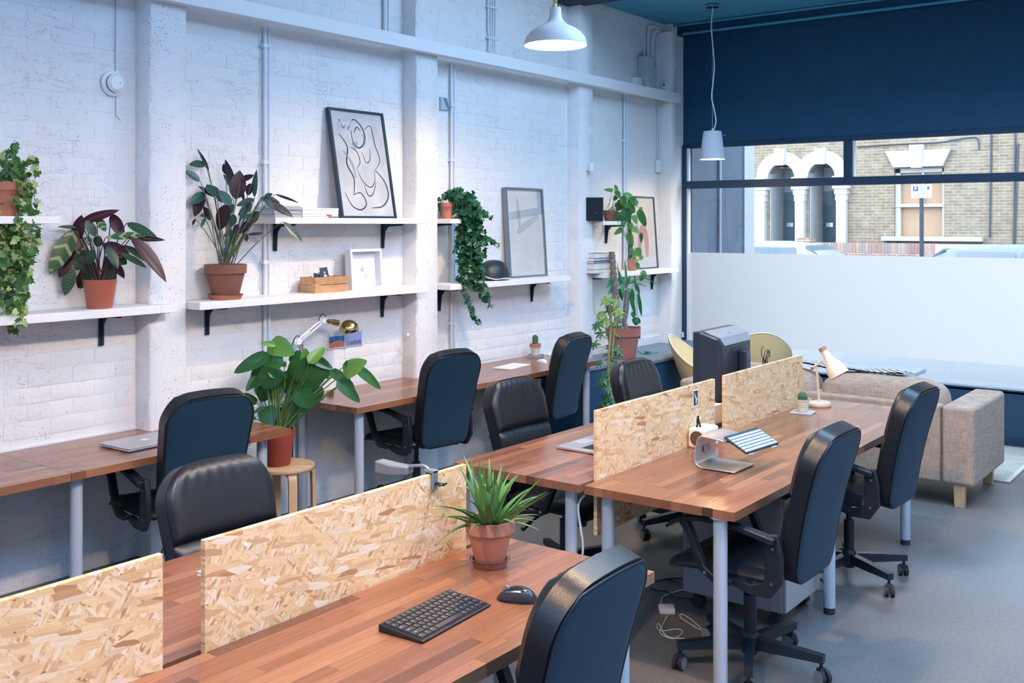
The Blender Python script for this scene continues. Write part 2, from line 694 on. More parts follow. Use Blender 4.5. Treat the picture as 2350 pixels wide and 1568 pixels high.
random.seed(7)
WHITE_PAINT = m_paint('white_masonry', (0.80, 0.80, 0.80))
PIER_PAINT = m_paint('white_concrete', (0.80, 0.80, 0.80), 1.8, crack=0.0)
GREY_BASE = m_paint('grey_concrete', (0.78, 0.80, 0.83), 1.6)
STAVE = m_stave()
OSB = m_osb()
FLOOR = m_floor()
GLASS = m_glass('clear_glass', (0.97, 0.99, 0.99))
FROST = m_frost()
NAVY = mat('navy_paint', (0.003, 0.062, 0.135), 0.6, var=0.1)
NAVY_FRAME = mat('navy_frame', (0.008, 0.040, 0.085), 0.45)
TEAL = mat('teal_ceiling', (0.07, 0.33, 0.50), 0.7, var=0.08)
WHITE = mat('white_gloss', (0.80, 0.80, 0.80), 0.4)
WHITE_M = mat('white_matt', (0.78, 0.78, 0.78), 0.7)
SHELF_W = mat('white_shelf', (0.82, 0.80, 0.78), 0.55, bump=0.15, bscale=18)
BLACK_M = mat('black_steel', (0.012, 0.018, 0.028), 0.38)
BRACKET = mat('bracket_steel', (0.010, 0.030, 0.055), 0.45)
PLASTIC = mat('black_plastic', (0.010, 0.013, 0.020), 0.42, bump=0.12, bscale=400)
RUBBER = mat('dark_rubber', (0.018, 0.02, 0.025), 0.7)
GREY_RIM = mat('grey_tyre', (0.20, 0.22, 0.24), 0.6)
CHROME = mat('chrome', (0.75, 0.77, 0.8), 0.18, 1.0)
STEEL_LEG = mat('painted_leg', (0.52, 0.56, 0.62), 0.35, 0.25)
ALU = mat('brushed_aluminium', (0.66, 0.66, 0.67), 0.32, 0.85, bump=0.05, bscale=500)
BRASS = mat('brass', (0.58, 0.42, 0.17), 0.2, 1.0)
TERRA = mat('terracotta', (0.44, 0.165, 0.095), 0.75, var=0.14, vscale=9, bump=0.1, bscale=120)
TERRA_P = mat('terracotta_plastic', (0.42, 0.125, 0.075), 0.35)
RED_P = mat('red_plastic_pot', (0.36, 0.06, 0.045), 0.42)
TERRA_G = mat('glazed_terracotta', (0.30, 0.095, 0.055), 0.15)
SOIL = mat('soil', (0.03, 0.02, 0.014), 0.95, bump=0.8, bscale=120)
BIRCH = mat('birch', (0.60, 0.40, 0.23), 0.45, var=0.08, vscale=14)
LEGWOOD = mat('oak_leg', (0.55, 0.36, 0.19), 0.5, var=0.1, vscale=20)
CREAM = mat('cream_enamel', (0.80, 0.66, 0.50), 0.35)
PAPER = mat('paper', (0.82, 0.82, 0.80), 0.7)
COPPER = mat('copper_cap', (0.42, 0.17, 0.12), 0.4)
STEM_G = mat('green_stem', (0.10, 0.19, 0.05), 0.5)
STEM_B = mat('brown_stem', (0.09, 0.06, 0.035), 0.8)
# ------------------------------------------------------------------ the room
YW = 9.33            # window plane
struct('floor', MB().box(-0.2, 7.9, -5.1, 9.5, -0.2, 0.0), FLOOR)
wall = struct('wall_left', MB().box(-0.25, -0.0046, -5.1, 9.5, 0.0, 4.5), WHITE_PAINT)
struct('wall_right', MB().box(7.8, 8.0, -5.1, 9.5, 0, 4.5), WHITE_M)
struct('wall_back', MB().box(-0.2, 7.9, -5.3, -5.1, 0, 4.5), WHITE_M)
# ceiling with openings for the added rooflights, lowered teal ceiling by the window
ce = MB()
ce.box(-0.2, 7.9, -5.1, -3.2, 4.3, 4.5)
ce.box(-0.2, 0.4, -3.2, -1.6, 4.3, 4.5).box(4.4, 7.9, -3.2, -1.6, 4.3, 4.5)
ce.box(-0.2, 7.9, -1.6, -0.1, 4.3, 4.5)
ce.box(-0.2, 4.6, -0.1, 4.9, 4.3, 4.5).box(6.2, 7.9, -0.1, 4.9, 4.3, 4.5)
ce.box(-0.2, 7.9, 4.9, 5.3, 4.3, 4.5).box(-0.2, 1.9, 5.3, 6.8, 4.3, 4.5).box(5.3, 7.9, 5.3, 6.8, 4.3, 4.5).box(-0.2, 7.9, 6.8, 9.6, 4.3, 4.5)
struct('ceiling', ce, WHITE_M)
for wn, a in enumerate(((4.55, 6.25, -0.15, 4.95), (0.35, 4.45, -3.25, -1.55), (1.85, 5.35, 5.25, 6.85))):  # covers over the added, unseen rooflights
    k = MB().box(a[0], a[1], a[2], a[3], 4.5, 4.52)
    o = struct('window_%d' % (wn + 2), k, mat('added_rooflight_cover', (0.7, 0.8, 0.9), 0.5))
lc = struct('ceiling', MB().box(0.0, 7.85, 7.42, 9.4, 3.80, 3.95), TEAL)
struct('trim_6', MB().box(-0.004, 7.85, 7.20, 7.42, 3.69, 4.3), mat('dark_beam', (0.012, 0.02, 0.035), 0.6))
struct('trim_7', MB().box(0.0, 7.8, 9.20, 9.30, 3.70, 3.80), NAVY)
struct('trim_8', MB().cyl((0.14, 9.19, 3.71), (7.8, 9.19, 3.71), 0.014, n=10), TEAL, 40)
struct('trim_9', MB().cyl((0.02, 9.12, 3.785), (7.8, 9.12, 3.785), 0.012, n=10), TEAL, 40)

# brickwork of the left wall
PIERS = [(3.212, 3.442), (5.298, 5.528), (7.355, 7.561)]
BAYS = [(1.2, 3.212), (3.442, 5.298), (5.528, 7.355), (7.561, 8.95)]
BL, BH = 0.236, 0.0815


def brick_shape(ly, lz, seed):
    rnd = random.Random(seed)
    j = lambda a: rnd.uniform(-a, a)
    ring = lambda x, ins, q: [(x + j(q), -ly / 2 + ins + j(q), -lz / 2 + ins + j(q)), (x + j(q), ly / 2 - ins + j(q), -lz / 2 + ins + j(q)),
                              (x + j(q), ly / 2 - ins + j(q), lz / 2 - ins + j(q)), (x + j(q), -ly / 2 + ins + j(q), lz / 2 - ins + j(q))]
    return MB().loft([ring(-0.006, 0, 0), ring(-0.0032, 0.0005, 0.0004), ring(-0.0018, 0.010, 0.0010)], False, True)


bricks = []
for y0, y1 in BAYS:
    row = 0
    z = 0.78
    while z < 3.72:
        y = y0 + (0.0 if row % 2 else -BL / 2)
        while y < y1 - 0.03:
            a, b2 = max(y, y0) + 0.004, min(y + BL, y1) - 0.004
            if b2 - a > 0.03:
                bricks.append(((a + b2) / 2, z + BH / 2, b2 - a))
            y += BL
        z += BH
        row += 1


def brick_rank(bk):
    p = Vector((0, bk[0], bk[1]))
    w = depth(p)
    px = CXP + FPX * (p - CAM).dot(RT) / w
    py = HYP - FPX * (p.z - CAM.z) / w
    inside = -40 < px < 2380 and -25 < py < 1330
    return (0 if inside else 1, w)


bricks.sort(key=brick_rank)
bm_full = [brick_shape(BL - 0.007, BH - 0.006, k).mesh('brick', WHITE_PAINT, 60) for k in range(6)]
rest = MB()
rb = random.Random(3)
n_obj = 0
for i, (yc, zc, ln) in enumerate(bricks):
    if brick_rank((yc, zc, ln))[0]:
        continue
    dx = rb.uniform(-0.0010, 0.0012)
    if n_obj < 300:
        o = link('brick', bm_full[i % 6], wall)
        o.location = (dx, yc, zc + rb.uniform(-.001, .001))
        o.scale = (1, ln / (BL - 0.008), 1)
        n_obj += 1
    else:
        m = brick_shape(ln, BH - 0.006, i)
        rest.add([(v[0] + dx, v[1] + yc, v[2] + zc) for v in m.v], m.f)
o = obj('brickwork', rest, WHITE_PAINT, wall, 60)
o['kind'] = 'stuff'
# rendered lower part behind the desks and the floor kerb
struct('baseboard_left', MB().box(-0.004, 0.012, -5.0, 8.95, 0.0, 0.74), GREY_BASE)
struct('trim_10', MB().box(0.0, 0.09, -5.0, 6.9, 0.0, 0.055), mat('kerb_grey', (0.10, 0.125, 0.15), 0.7), None, 0.006)


def pier(n, y0, y1, d, z1):
    """rough cast pier: a box with uneven arrises"""
    rnd = random.Random(n)
    mb = MB()
    rings = []
    nz = 60
    for k in range(nz + 1):
        z = z1 * k / nz
        q = lambda: rnd.uniform(-0.0035, 0.0035)
        rings.append([(-0.01, y0, z), (d - 0.012, y0 + q() * .4, z), (d - 0.002 + q() * .3, y0 + 0.010 + q(), z),
                      (d - 0.002 + q() * .3, y1 - 0.010 + q(), z), (d - 0.012, y1 + q() * .4, z), (-0.01, y1, z)])
    mb.loft(rings)
    return struct('trim_%d' % n, mb, PIER_PAINT, 50)


for i, (a, b2) in enumerate(PIERS):
    pier(i + 1, a, b2, 0.128, 4.3 if i < 2 else 3.69)
pier(4, 8.95, 9.07, 0.14, 3.70)
struct('wall_left_return', MB().box(-0.004, 0.07, 9.07, 9.33, 0, 4.3), WHITE_M)
# white trunking that runs along the piers
struct('trim_5', MB().box(0.128, 0.195, -5.0, 9.06, 3.012, 3.10), mat('trunking_white', (0.78, 0.79, 0.80), 0.45), None, 0.004)

# window front
wf = MB()
wf.box(0.0, 7.85, YW, YW + 0.2, 2.60, 4.4)          # bulkhead
wf.box(5.75, 7.85, YW, YW + 0.2, 0.0, 2.60)
wall_f = struct('wall_front', wf, NAVY)
struct('baseboard_front', MB().box(0.0, 5.8, YW - 0.02, YW + 0.18, 0.0, 0.44), mat('navy_panel', (0.010, 0.050, 0.105), 0.5, var=0.06))
struct('trim_11', MB().box(0.6, 5.8, YW - 0.035, YW - 0.02, 0.0, 0.06), NAVY_FRAME)
fr = MB()
fr.box(0.055, 0.115, YW - 0.03, YW + 0.07, 0.0, 2.61)
fr.box(5.70, 5.76, YW - 0.03, YW + 0.07, 0.0, 2.61)
fr.box(3.78, 3.85, YW - 0.03, YW + 0.07, 0.0, 2.61)
fr.box(0.055, 5.76, YW - 0.02, YW + 0.07, 0.42, 0.455)
fr.box(0.055, 5.76, YW - 0.01, YW + 0.07, 2.585, 2.63)
win = struct('window_1', fr, NAVY_FRAME, None, 0.004)
obj('transom', MB().box(0.115, 5.70, YW - 0.03, YW + 0.07, 2.182, 2.256), NAVY_FRAME, win, None, 0.004)
xm0, xm1 = ony(1938, 360, YW).x, ony(1958, 360, YW).x
obj('mullion', MB().box(xm0, xm1, YW - 0.03, YW + 0.07, 2.256, 2.585), NAVY_FRAME, win, None, 0.003)
obj('glazing_bead', MB().box(xm1, xm1 + 0.012, YW - 0.012, YW + 0.03, 2.256, 2.585).box(0.115, 0.135, YW - 0.012, YW + 0.03, 2.256, 2.585).box(0.115, 0.135, YW - 0.012, YW + 0.03, 0.455, 2.182), WHITE, win, None)
for (x0, x1, z0, z1) in ((0.115, xm0, 2.256, 2.585), (xm1, 3.78, 2.256, 2.585), (3.85, 5.70, 2.256, 2.585), (0.115, 3.78, 0.455, 2.182), (3.85, 5.70, 0.455, 2.182)):
    obj('pane', MB().box(x0, x1, YW + 0.018, YW + 0.024, z0, z1), GLASS, win, None)
for (x0, x1) in ((0.135, 3.77), (3.86, 5.69)):
    obj('frosted_film', MB().add([(x0, YW + .015, .655), (x1, YW + .015, .655), (x1, YW + .015, 1.545), (x0, YW + .015, 1.545)], [(0, 1, 2, 3)]), FROST, win, None)
obj('window_catch', MB().obox((0.085, YW - 0.04, 0.72), (0.018, 0.02, 0.05)).cyl((0.085, YW - 0.05, 0.735), (0.085, YW - 0.07, 0.735), 0.006, n=8), WHITE, win)
# pale timber strip beside the frame
struct('trim_12', MB().box(0.028, 0.056, YW - 0.05, YW, 0.66, 2.72), mat('pale_strip', (0.62, 0.68, 0.74), 0.5))

# built-in navy bench in the window corner
bench = thing('built_in_bench', 'navy built-in corner bench with a greyish top beside the shop window', 'bench', (0, 0, 0))
obj('body', MB().prism([(0.012, 6.93), (0.43, 6.93), (0.445, 7.42), (0.625, 7.62), (0.635, 9.30), (0.075, 9.30), (0.075, 9.08), (0.145, 9.08), (0.145, 8.94), (0.012, 8.94)], 'z', 0.0, 0.645), mat('bench_navy', (0.018, 0.075, 0.15), 0.5, var=0.08), bench, None)
obj('seat_top', MB().prism([(0.012, 6.92), (0.445, 6.92), (0.46, 7.41), (0.64, 7.61), (0.65, 9.29), (0.075, 9.29), (0.075, 9.08), (0.145, 9.08), (0.145, 8.94), (0.012, 8.94)], 'z', 0.645, 0.67), mat('bench_top_grey', (0.17, 0.215, 0.28), 0.55, var=0.06), bench, None, 0.003)

# ------------------------------------------------------------------ the street
struct('pavement_near', MB().box(-14, 22, 9.45, 12.6, -0.25, 0.04), mat('pavement', (0.105, 0.11, 0.115), 0.85, var=0.25, vscale=40, bump=0.3, bscale=60))
struct('road', MB().box(-30, 40, 12.6, 22.4, -0.3, -0.001), mat('tarmac', (0.10, 0.103, 0.107), 0.9, var=0.15, vscale=30))
struct('pavement_far', MB().box(-30, 40, 22.4, 27.6, -0.3, 0.05), MATS['pavement'])
# flank of the neighbouring shopfront, just outside the left edge of the glass
struct('wall_outside', MB().box(-0.6, 0.06, 9.54, 10.78, -0.1, 6.0), mat('neighbour_blue', (0.05, 0.08, 0.12), 0.35, var=0.1))
struct('trim_13', MB().box(-0.6, 0.075, 10.78, 11.05, -0.1, 6.0), mat('neighbour_white', (0.30, 0.31, 0.34), 0.6))
struct('trim_14', MB().cyl((0.075, 10.15, 0), (0.075, 10.15, 5), 0.02, n=8), MATS['neighbour_white'], 40)

YF = 26.0
FX = lambda px: ony(px, 480, YF).x
FZ = lambda px, py: ony(px, py, YF).z
BR = m_brick('stock_brick', (0.150, 0.106, 0.062), (0.19, 0.148, 0.095), (0.235, 0.212, 0.178))
house = thing('terraced_house', 'yellow stock brick terraced house across the street with two white arched doorways', 'house', (0, 0, 0))
STUCCO = mat('white_stucco', (0.36, 0.36, 0.36), 0.7)
DOORM = mat('door_blue', (0.025, 0.05, 0.075), 0.4)
a1 = (FX(1765), FX(1826))
a2 = (FX(1857), FX(1919))
zs = FZ(1800, 408)
wx0, wx1 = FX(2052), FX(2166)
wz0, wz1 = FZ(2110, 545), FZ(2110, 386)
bw = MB()
zt = 9.0
xs = [-26.0, a1[0], a1[1], a2[0], a2[1], wx0, wx1, 34.0]


def panel(x0, x1, z0, z1):
    bw.box(x0, x1, YF, YF + 0.3, z0, z1)


panel(xs[0], a1[0], -0.1, zt)
panel(a1[1], a2[0], -0.1, zt)
panel(a2[1], wx0, -0.1, zt)
panel(wx1, xs[7], -0.1, zt)
panel(wx0, wx1, -0.1, wz0)
panel(wx0, wx1, wz1, zt)
for a in (a1, a2):
    r = (a[1] - a[0]) / 2
    cx = (a[0] + a[1]) / 2
    pts = [(cx - r * math.cos(math.pi * k / 12), zs + r * math.sin(math.pi * k / 12)) for k in range(13)]
    for k in range(12):
        p, q = pts[k], pts[k + 1]
        bw.prism([(p[0], p[1]), (q[0], q[1]), (q[0], zt), (p[0], zt)], 'y', YF, YF + 0.3)
obj('wall', bw, BR, house, None)
PX = FX(1802) - FX(1801)
for ai, a in enumerate((a1, a2)):
    r = (a[1] - a[0]) / 2
    cx = (a[0] + a[1]) / 2
    R1 = r + 27 * PX
    arc = MB()
    rings = []
    for k in range(17):
        t = math.pi * k / 16
        c, s = math.cos(t), math.sin(t)
        yo = YF - .10 - .02 * ai
        rings.append([(cx - r * c, yo, zs + r * s), (cx - R1 * c, yo, zs + R1 * s), (cx - R1 * c, YF + 0.02 - .004 * ai, zs + R1 * s), (cx - r * c, YF + 0.02 - .004 * ai, zs + r * s)])
    arc.loft(rings)
    obj('arch', arc, STUCCO, house, 50)
    kz0, kz1 = zs + r * 0.88, zs + R1 * 1.08
    obj('keystone', MB().loft([[(cx - .10, YF - .2, kz0), (cx + .10, YF - .2, kz0), (cx + .10, YF, kz0), (cx - .10, YF, kz0)],
                               [(cx - .15, YF - .2, kz1), (cx + .15, YF - .2, kz1), (cx + .15, YF, kz1), (cx - .15, YF, kz1)]]), STUCCO, house, None)
    # recess with white reveals and a dark door
    obj('porch', MB().box(a[0] - .06, a[0] + .02, YF + .05, YF + 1.0, -.1, zs + r).box(a[1] - .02, a[1] + .06, YF + .05, YF + 1.0, -.1, zs + r).box(a[0], a[1], YF + .05, YF + 1.0, zs + r, zs + r + .1), STUCCO, house, None)
    dr = obj('front_door', MB().box(a[0], a[1], YF + .92, YF + 1.0, -.1, zs + r), DOORM, house, None)
    w = a[1] - a[0]
    obj('fanlight', MB().box(a[0] + .05, a[1] - .05, YF + .905, YF + .92, zs - .35, zs + r - .08), mat('fanlight_grey', (.15, .18, .2), .4), dr, None)
    obj('door_panel', MB().box(a[0] + w * .55, a[1] - .06, YF + .89, YF + .92, FZ(1812, 530), FZ(1812, 440)), mat('door_pane', (.16, .21, .24), .4), dr, None)
    obj('letter_plate', MB().box(a[0] + .12, a[0] + .30, YF + .89, YF + .92, 1.75, 1.86), CHROME, dr, None)
for px0, px1 in ((1733, 1763), (1826, 1853), (1920, 1949)):
    x0, x1 = FX(px0), FX(px1)
    zc = FZ(1800, 436)
    pl = obj('pilaster', MB().box(x0 + .04, x1 - .04, YF - .16, YF + .02, -.1, zc - .3), STUCCO, house, None)
    obj('capital', MB().box(x0 - .04, x1 + .04, YF - .22, YF + .02, zc, zs).box(x0, x1, YF - .19, YF + .02, zc - .14, zc).box(x0 + .02, x1 - .02, YF - .17, YF + .02, zc - .3, zc - .14), STUCCO, pl, None)
# sash window, boarded inside
lx0, lx1, tx0, tx1 = FX(2053), FX(2165), FX(2034), FX(2184)
lz0, lz1 = FZ(2110, 383), FZ(2110, 345)
obj('lintel', MB().prism([(lx0, lz0), (lx1, lz0), (tx1, lz1), (tx0, lz1)], 'y', YF - .12, YF + .02), STUCCO, house, None)
cxl = FX(2106)
obj('keystone', MB().prism([(cxl - .11, lz0 - .03), (cxl + .13, lz0 - .03), (cxl + .17, lz1 + .13), (cxl - .15, lz1 + .13)], 'y', YF - .2, YF + .02), STUCCO, house, None)
sash = obj('sash_window', MB().box(wx0, wx0 + .12, YF + .1, YF + .2, wz0, wz1).box(wx1 - .06, wx1, YF + .1, YF + .2, wz0, wz1).box(wx0, wx1, YF + .1, YF + .2, wz1 - .1, wz1).box(wx0, wx1, YF + .08, YF + .2, FZ(2110, 475), FZ(2110, 468)).box(FX(2113), FX(2117), YF + .12, YF + .2, FZ(2110, 470), wz1), STUCCO, house, None)
obj('board', MB().box(wx0, wx1, YF + .2, YF + .25, wz0, wz1), mat('window_board', (.27, .165, .095), .7, var=.06, vscale=2), sash, None)
obj('window_sill', MB().box(FX(2028), FX(2258), YF - .22, YF + .1, FZ(2110, 553), FZ(2110, 543)), mat('sill_grey', (.30, .31, .32), .7), house, None)
for k, (pa, pb, yy0, yy1) in enumerate(((2276, 2272, 300, 545), (2331, 2327, 296, 560), (2337, 2329, 330, 560))):
    obj('cable', MB().cyl((FX(pa), YF - .03, FZ(pa, yy0)), (FX(pb), YF - .03, FZ(pb, yy1)), .022, n=6), BLACK_M, house)
obj('cable', MB().tube(spline([(FX(x), YF - .03, FZ(x, y)) for x, y in ((1968, 338), (2060, 332), (2150, 328), (2200, 320), (2240, 316), (2247, 330), (2247, 345))], 5), .016, 6), BLACK_M, house)
# low garden wall with a soldier course
YG = 24.6
gz = ony(1900, 557, YG).z
gw = thing('garden_wall', 'low red brick garden wall with upright coping bricks across the street', 'wall', (0, YG, 0))
BR2 = m_brick('red_brick', (.22, .11, .085), (.25, .16, .125), (.36, .33, .30))
obj('wall', MB().box(-20, 22, 0, .22, -.1, gz - .235), BR2, gw, None)
sm = [MB().box(-.031, .031, -.012, .23, gz - .23, gz).mesh('coping_brick', mat('coping_%d' % k, c, .85, var=.15), None) for k, c in enumerate(((.26, .13, .10), (.21, .11, .09), (.27, .18, .15), (.19, .15, .14)))]
obj('mortar_bed', MB().box(-6, 10, 0, .215, gz - .235, gz - .008), mat('mortar', (.36, .33, .30), .9), gw, None)
x = ony(1705, 560, YG).x
while x < ony(2145, 560, YG).x:
    link('coping_brick', sm[random.randrange(4)], gw, (x, random.uniform(-.006, .006), 0))
    x += .075
gp = obj('gate_pier', MB().box(ony(1830, 560, YG).x, ony(1862, 560, YG).x, -.05, .3, -.1, ony(1845, 546, YG).z), BR2, gw, None)

# parking sign
YS = 20.2
ps = ony(2115, 500, YS)
sg = thing('parking_sign', 'white permit parking sign on a dark pole outside the window', 'sign', (ps.x, YS, 0))
NAVYP = mat('pole_blue', (.008, .016, .028), .6)
obj('pole', MB().cyl((0, 0, 0), (0, 0, ony(2115, 424, YS).z), .038, n=14), NAVYP, sg)
sx0, sx1, sz0, sz1 = ony(2093, 440, YS).x - ps.x, ony(2140, 440, YS).x - ps.x, ony(2115, 455, YS).z, ony(2115, 424, YS).z
plate = obj('plate', MB().box(sx0, sx1, -.055, -.045, sz0, sz1), mat('sign_white', (.42, .43, .45), .6), sg, None, .004)
SIGNB = mat('sign_blue', (.015, .035, .14), .4)
sw, sh = sx1 - sx0, sz1 - sz0


def lettering(name, body, size, m, parent, loc, rot, align='CENTER', ext=0.0008):
    cu = bpy.data.curves.new(name, 'FONT')
    cu.body = body
    cu.size = size
    cu.extrude = ext
    cu.resolution_u = 3
    cu.align_x = align
    cu.align_y = 'CENTER'
    tmp = bpy.data.objects.new('tmp_text', cu)
    COL.objects.link(tmp)
    dg = bpy.context.evaluated_depsgraph_get()
    me = bpy.data.meshes.new_from_object(tmp.evaluated_get(dg))
    bpy.data.objects.remove(tmp)
    bpy.data.curves.remove(cu)
    me.materials.clear()
    me.materials.append(m)
    o = link(name, me, parent, loc)
    o.rotation_euler = rot
    return o


bl = obj('parking_symbol', MB().box(sx0 + sw * .09, sx0 + sw * .35, -.06, -.055, sz0 + sh * .52, sz0 + sh * .88), SIGNB, plate, None)
lettering('letter', 'P', sh * .36, mat('letter_white', (.45, .45, .45), .5), plate, (sx0 + sw * .22, -.061, sz0 + sh * .69), (R(90), 0, 0))
for t, fx, fz, sz in (('Permit', .56, .85, .12), ('holders', .56, .72, .12), ('only', .56, .59, .12), ('Mon - Sat', .5, .34, .14), ('8.30 am - 6.30 pm', .5, .13, .13)):
    lettering('lettering', t, sh * sz * 1.1, mat('letter_black', (.02, .02, .03), .5), plate, (sx0 + sw * fx, -.057, sz0 + sh * fz), (R(90), 0, 0))
obj('hand_symbol', MB().box(sx0 + sw * .79, sx0 + sw * .88, -.06, -.055, sz0 + sh * .62, sz0 + sh * .85), MATS['letter_black'], plate, None)


def car(label, x0, L_, y0, col, flip):
    """parked car; profile stations along its length: (t, sill, bonnet, half width, roof, half roof width)"""
    c = thing('parked_car', label, 'car', (x0, y0, .0))
    paint = mat('car_paint_%d' % len(MATS), col, .45, .0)
    gl = mat('car_glass', (.06, .08, .10), .25, spec=.4)
    S = lambda t: (L_ * (1 - t) if flip else L_ * t)
    body = []
    for t, zb, zt_, hw in ((0, .38, .62, .70), (.03, .28, .74, .80), (.15, .22, .86, .87), (.3, .22, .95, .89), (.55, .22, .98, .89), (.85, .22, 1.0, .88), (.96, .28, .98, .82), (1, .42, .82, .74)):
        x = S(t)
        body.append([(x, .9 - hw, zb), (x, .9 + hw, zb), (x, .9 + hw * 1.0, zb + (zt_ - zb) * .6), (x, .9 + hw * .9, zt_), (x, .9 - hw * .9, zt_), (x, .9 - hw, zb + (zt_ - zb) * .6)])
    obj('body', MB().loft(body), paint, c, 40, .02)
    st = ((.22, .96, .02), (.30, 1.18, .05), (.40, 1.42, .08), (.50, 1.485, .10), (.65, 1.49, .10), (.80, 1.44, .09), (.90, 1.25, .06), (.955, 1.0, .02))
    rings = [[(S(t), .13, .93), (S(t), 1.67, .93), (S(t), 1.67 - i_ * 2.2, max(z - .04, .94)), (S(t), 1.6 - i_ * 2.4, z), (S(t), .2 + i_ * 2.4, z), (S(t), .13 + i_ * 2.2, max(z - .04, .94))] for t, z, i_ in st]
    roof = obj('roof', MB().loft(rings), paint, c, 60)
    # side windows and pillars stand just proud of the roof shell
    for side in (0, 1):
        yy = (lambda z, s=side: (.13 + (z - .93) * .36 - .012) if s == 0 else 1.67 - (z - .93) * .36 + .012)
        for (t0, t1, u0, u1) in ((.30, .555, .40, .555), (.575, .80, .575, .78)):
            q = [(S(t0), yy(.99), .99), (S(t1), yy(.99), .99), (S(u1), yy(1.38), 1.38), (S(u0), yy(1.38), 1.38)]
            obj('side_window', MB().loft([q, [(p[0], p[1] + (.01 if side == 0 else -.01), p[2]) for p in q]]), gl, c, None)
    for (ta, za, tb, zb_) in ((.235, 1.0, .39, 1.40), (.945, 1.03, .825, 1.40)):
        q = [(S(ta), .22, za), (S(ta), 1.58, za), (S(tb), 1.48, zb_), (S(tb), .32, zb_)]
        dx = (-1 if flip else 1) * (-.02 if ta < .5 else .02)
        obj('windscreen', MB().loft([[(p[0] + dx, p[1], p[2] + .02) for p in q], [(p[0] - dx * .5, p[1], p[2] - .01) for p in q]]), gl, c, None)
    for t in (.19, .80):
        for yy in (.02, 1.58):
            wh = obj('wheel', MB().cyl((S(t), yy, .31), (S(t), yy + .2, .31), .31, n=20), RUBBER, c)
            obj('hub_cap', MB().cyl((S(t), yy - .005, .31), (S(t), yy + .205, .31), .19, n=16), ALU, wh)


xc = ony(2128, 587, 18.0).x
car('silver blue car parked at the right beyond the window', xc - .45, 4.3, 17.6, (.10, .12, .16), True)
xc = ony(1800, 580, 19.0).x
car('pale car at the far left of the street view with its windscreen showing', xc - 3.05, 4.2, 18.7, (.16, .17, .19), False)
# ------------------------------------------------------------------ desks
STAVE_ME = MB().box(-.5, .5, -.5, .5, -.5, .5).mesh('stave', STAVE, None)
TT = 0.735           # desk height
TK = 0.035
rs = random.Random(11)
CORE = mat('desk_core', (0.06, 0.028, 0.018), 0.6)
FOOT = mat('leg_foot', (0.03, 0.03, 0.035), 0.5)


def unit_box_me(name, m):
    return MB().box(-.5, .5, -.5, .5, -.5, .5).mesh(name, m, None)


def desk(name, label, x0, x1, y0, y1, z, legs, group=None, nst=None, len_=0.52):
    t = thing(name, label, 'desk', (x0, y0, 0), 0, group)
    top = obj('tabletop', MB().box(0.002, x1 - x0 - .002, 0.002, y1 - y0 - .002, z - TK + .001, z - .0012), CORE, t, None)
    n = nst or max(6, round((x1 - x0) / 0.046))
    wst = (x1 - x0) / n
    for i in range(n):
        y = -rs.uniform(0, len_)
        while y < y1 - y0 - .001:
            a, b = max(y, 0), min(y + len_ * rs.uniform(.75, 1.2), y1 - y0)
            if y1 - y0 - b < .06:
                b = y1 - y0
            y = b
            if b - a < .01:
                continue
            s = link('stave', STAVE_ME, top)
            s.location = (wst * (i + .5), (a + b) / 2, z - TK / 2)
            s.scale = (wst - .0005, b - a - .0006, TK)
    for (lx, ly) in legs:
        lg = obj('leg', MB().cyl((lx - x0, ly - y0, .03), (lx - x0, ly - y0, z - TK), .0275, n=18).cyl((lx - x0, ly - y0, z - TK - .006), (lx - x0, ly - y0, z - TK), .042, n=18), STEEL_LEG, t)
        obj('foot', MB().cyl((lx - x0, ly - y0, 0), (lx - x0, ly - y0, .032), .0265, n=14), FOOT, lg)
    return t


desk('desk', 'walnut butcher-block desk in the foreground holding the black keyboard and aloe pot', 2.72, 3.335, 0.25, 2.872, TT, ((3.26, 2.79), (2.79, 2.79), (3.26, 1.45), (3.26, .33), (2.79, .33)), nst=14)
desk('desk', 'walnut desk behind the near chipboard dividers, mostly hidden', 2.02, 2.697, 0.25, 2.872, TT, ((2.09, 2.79), (2.62, 2.79), (2.09, .33), (2.62, .33), (2.09, 1.5)), nst=15)
desk('desk', 'walnut desk beyond the chipboard, holding the aluminium laptop stand', 2.577, 3.253, 3.635, 6.322, TT, ((2.645, 3.715), (3.175, 3.678), (3.205, 4.78), (3.18, 6.07), (2.645, 6.24)), nst=15)
desk('desk', 'walnut desk with the open laptop and the black monitor behind chipboard', 1.868, 2.553, 3.63, 6.322, TT, ((2.47, 3.70), (1.94, 3.70), (1.94, 6.24), (2.48, 6.24)), nst=15)
y_leg = onx(142, 1200, .58).y
desk('desk', 'walnut wall desk at the left under the closed silver laptop', 0.014, 0.66, y_leg, 3.715, TT, ((.585, y_leg + .065), (.56, 3.60), (.08, 3.62)), nst=14)
desk('desk', 'end piece of walnut wall desk at the extreme left edge', 0.014, 0.66, 1.2, y_leg - .002, TT, ((.10, 2.28), (.585, 1.3), (.08, 1.3)), nst=14)
Z2 = 0.765
desk('desk', 'walnut wall desk with the glass bottle and the small cacti', 0.014, 0.628, 4.235, 6.90, Z2, ((.56, 4.32), (.07, 4.32), (.545, 5.72), (.545, 6.80), (.08, 6.80)), nst=14)


def board(label, x, y0, y1, z0, z1, group='chipboard desk dividers'):
    t = thing('desk_divider', label, 'divider', (x, y0, z0), 0, group)
    obj('board', MB().box(-.009, .009, 0, y1 - y0, 0, z1 - z0), OSB, t, None, .0012)
    return t


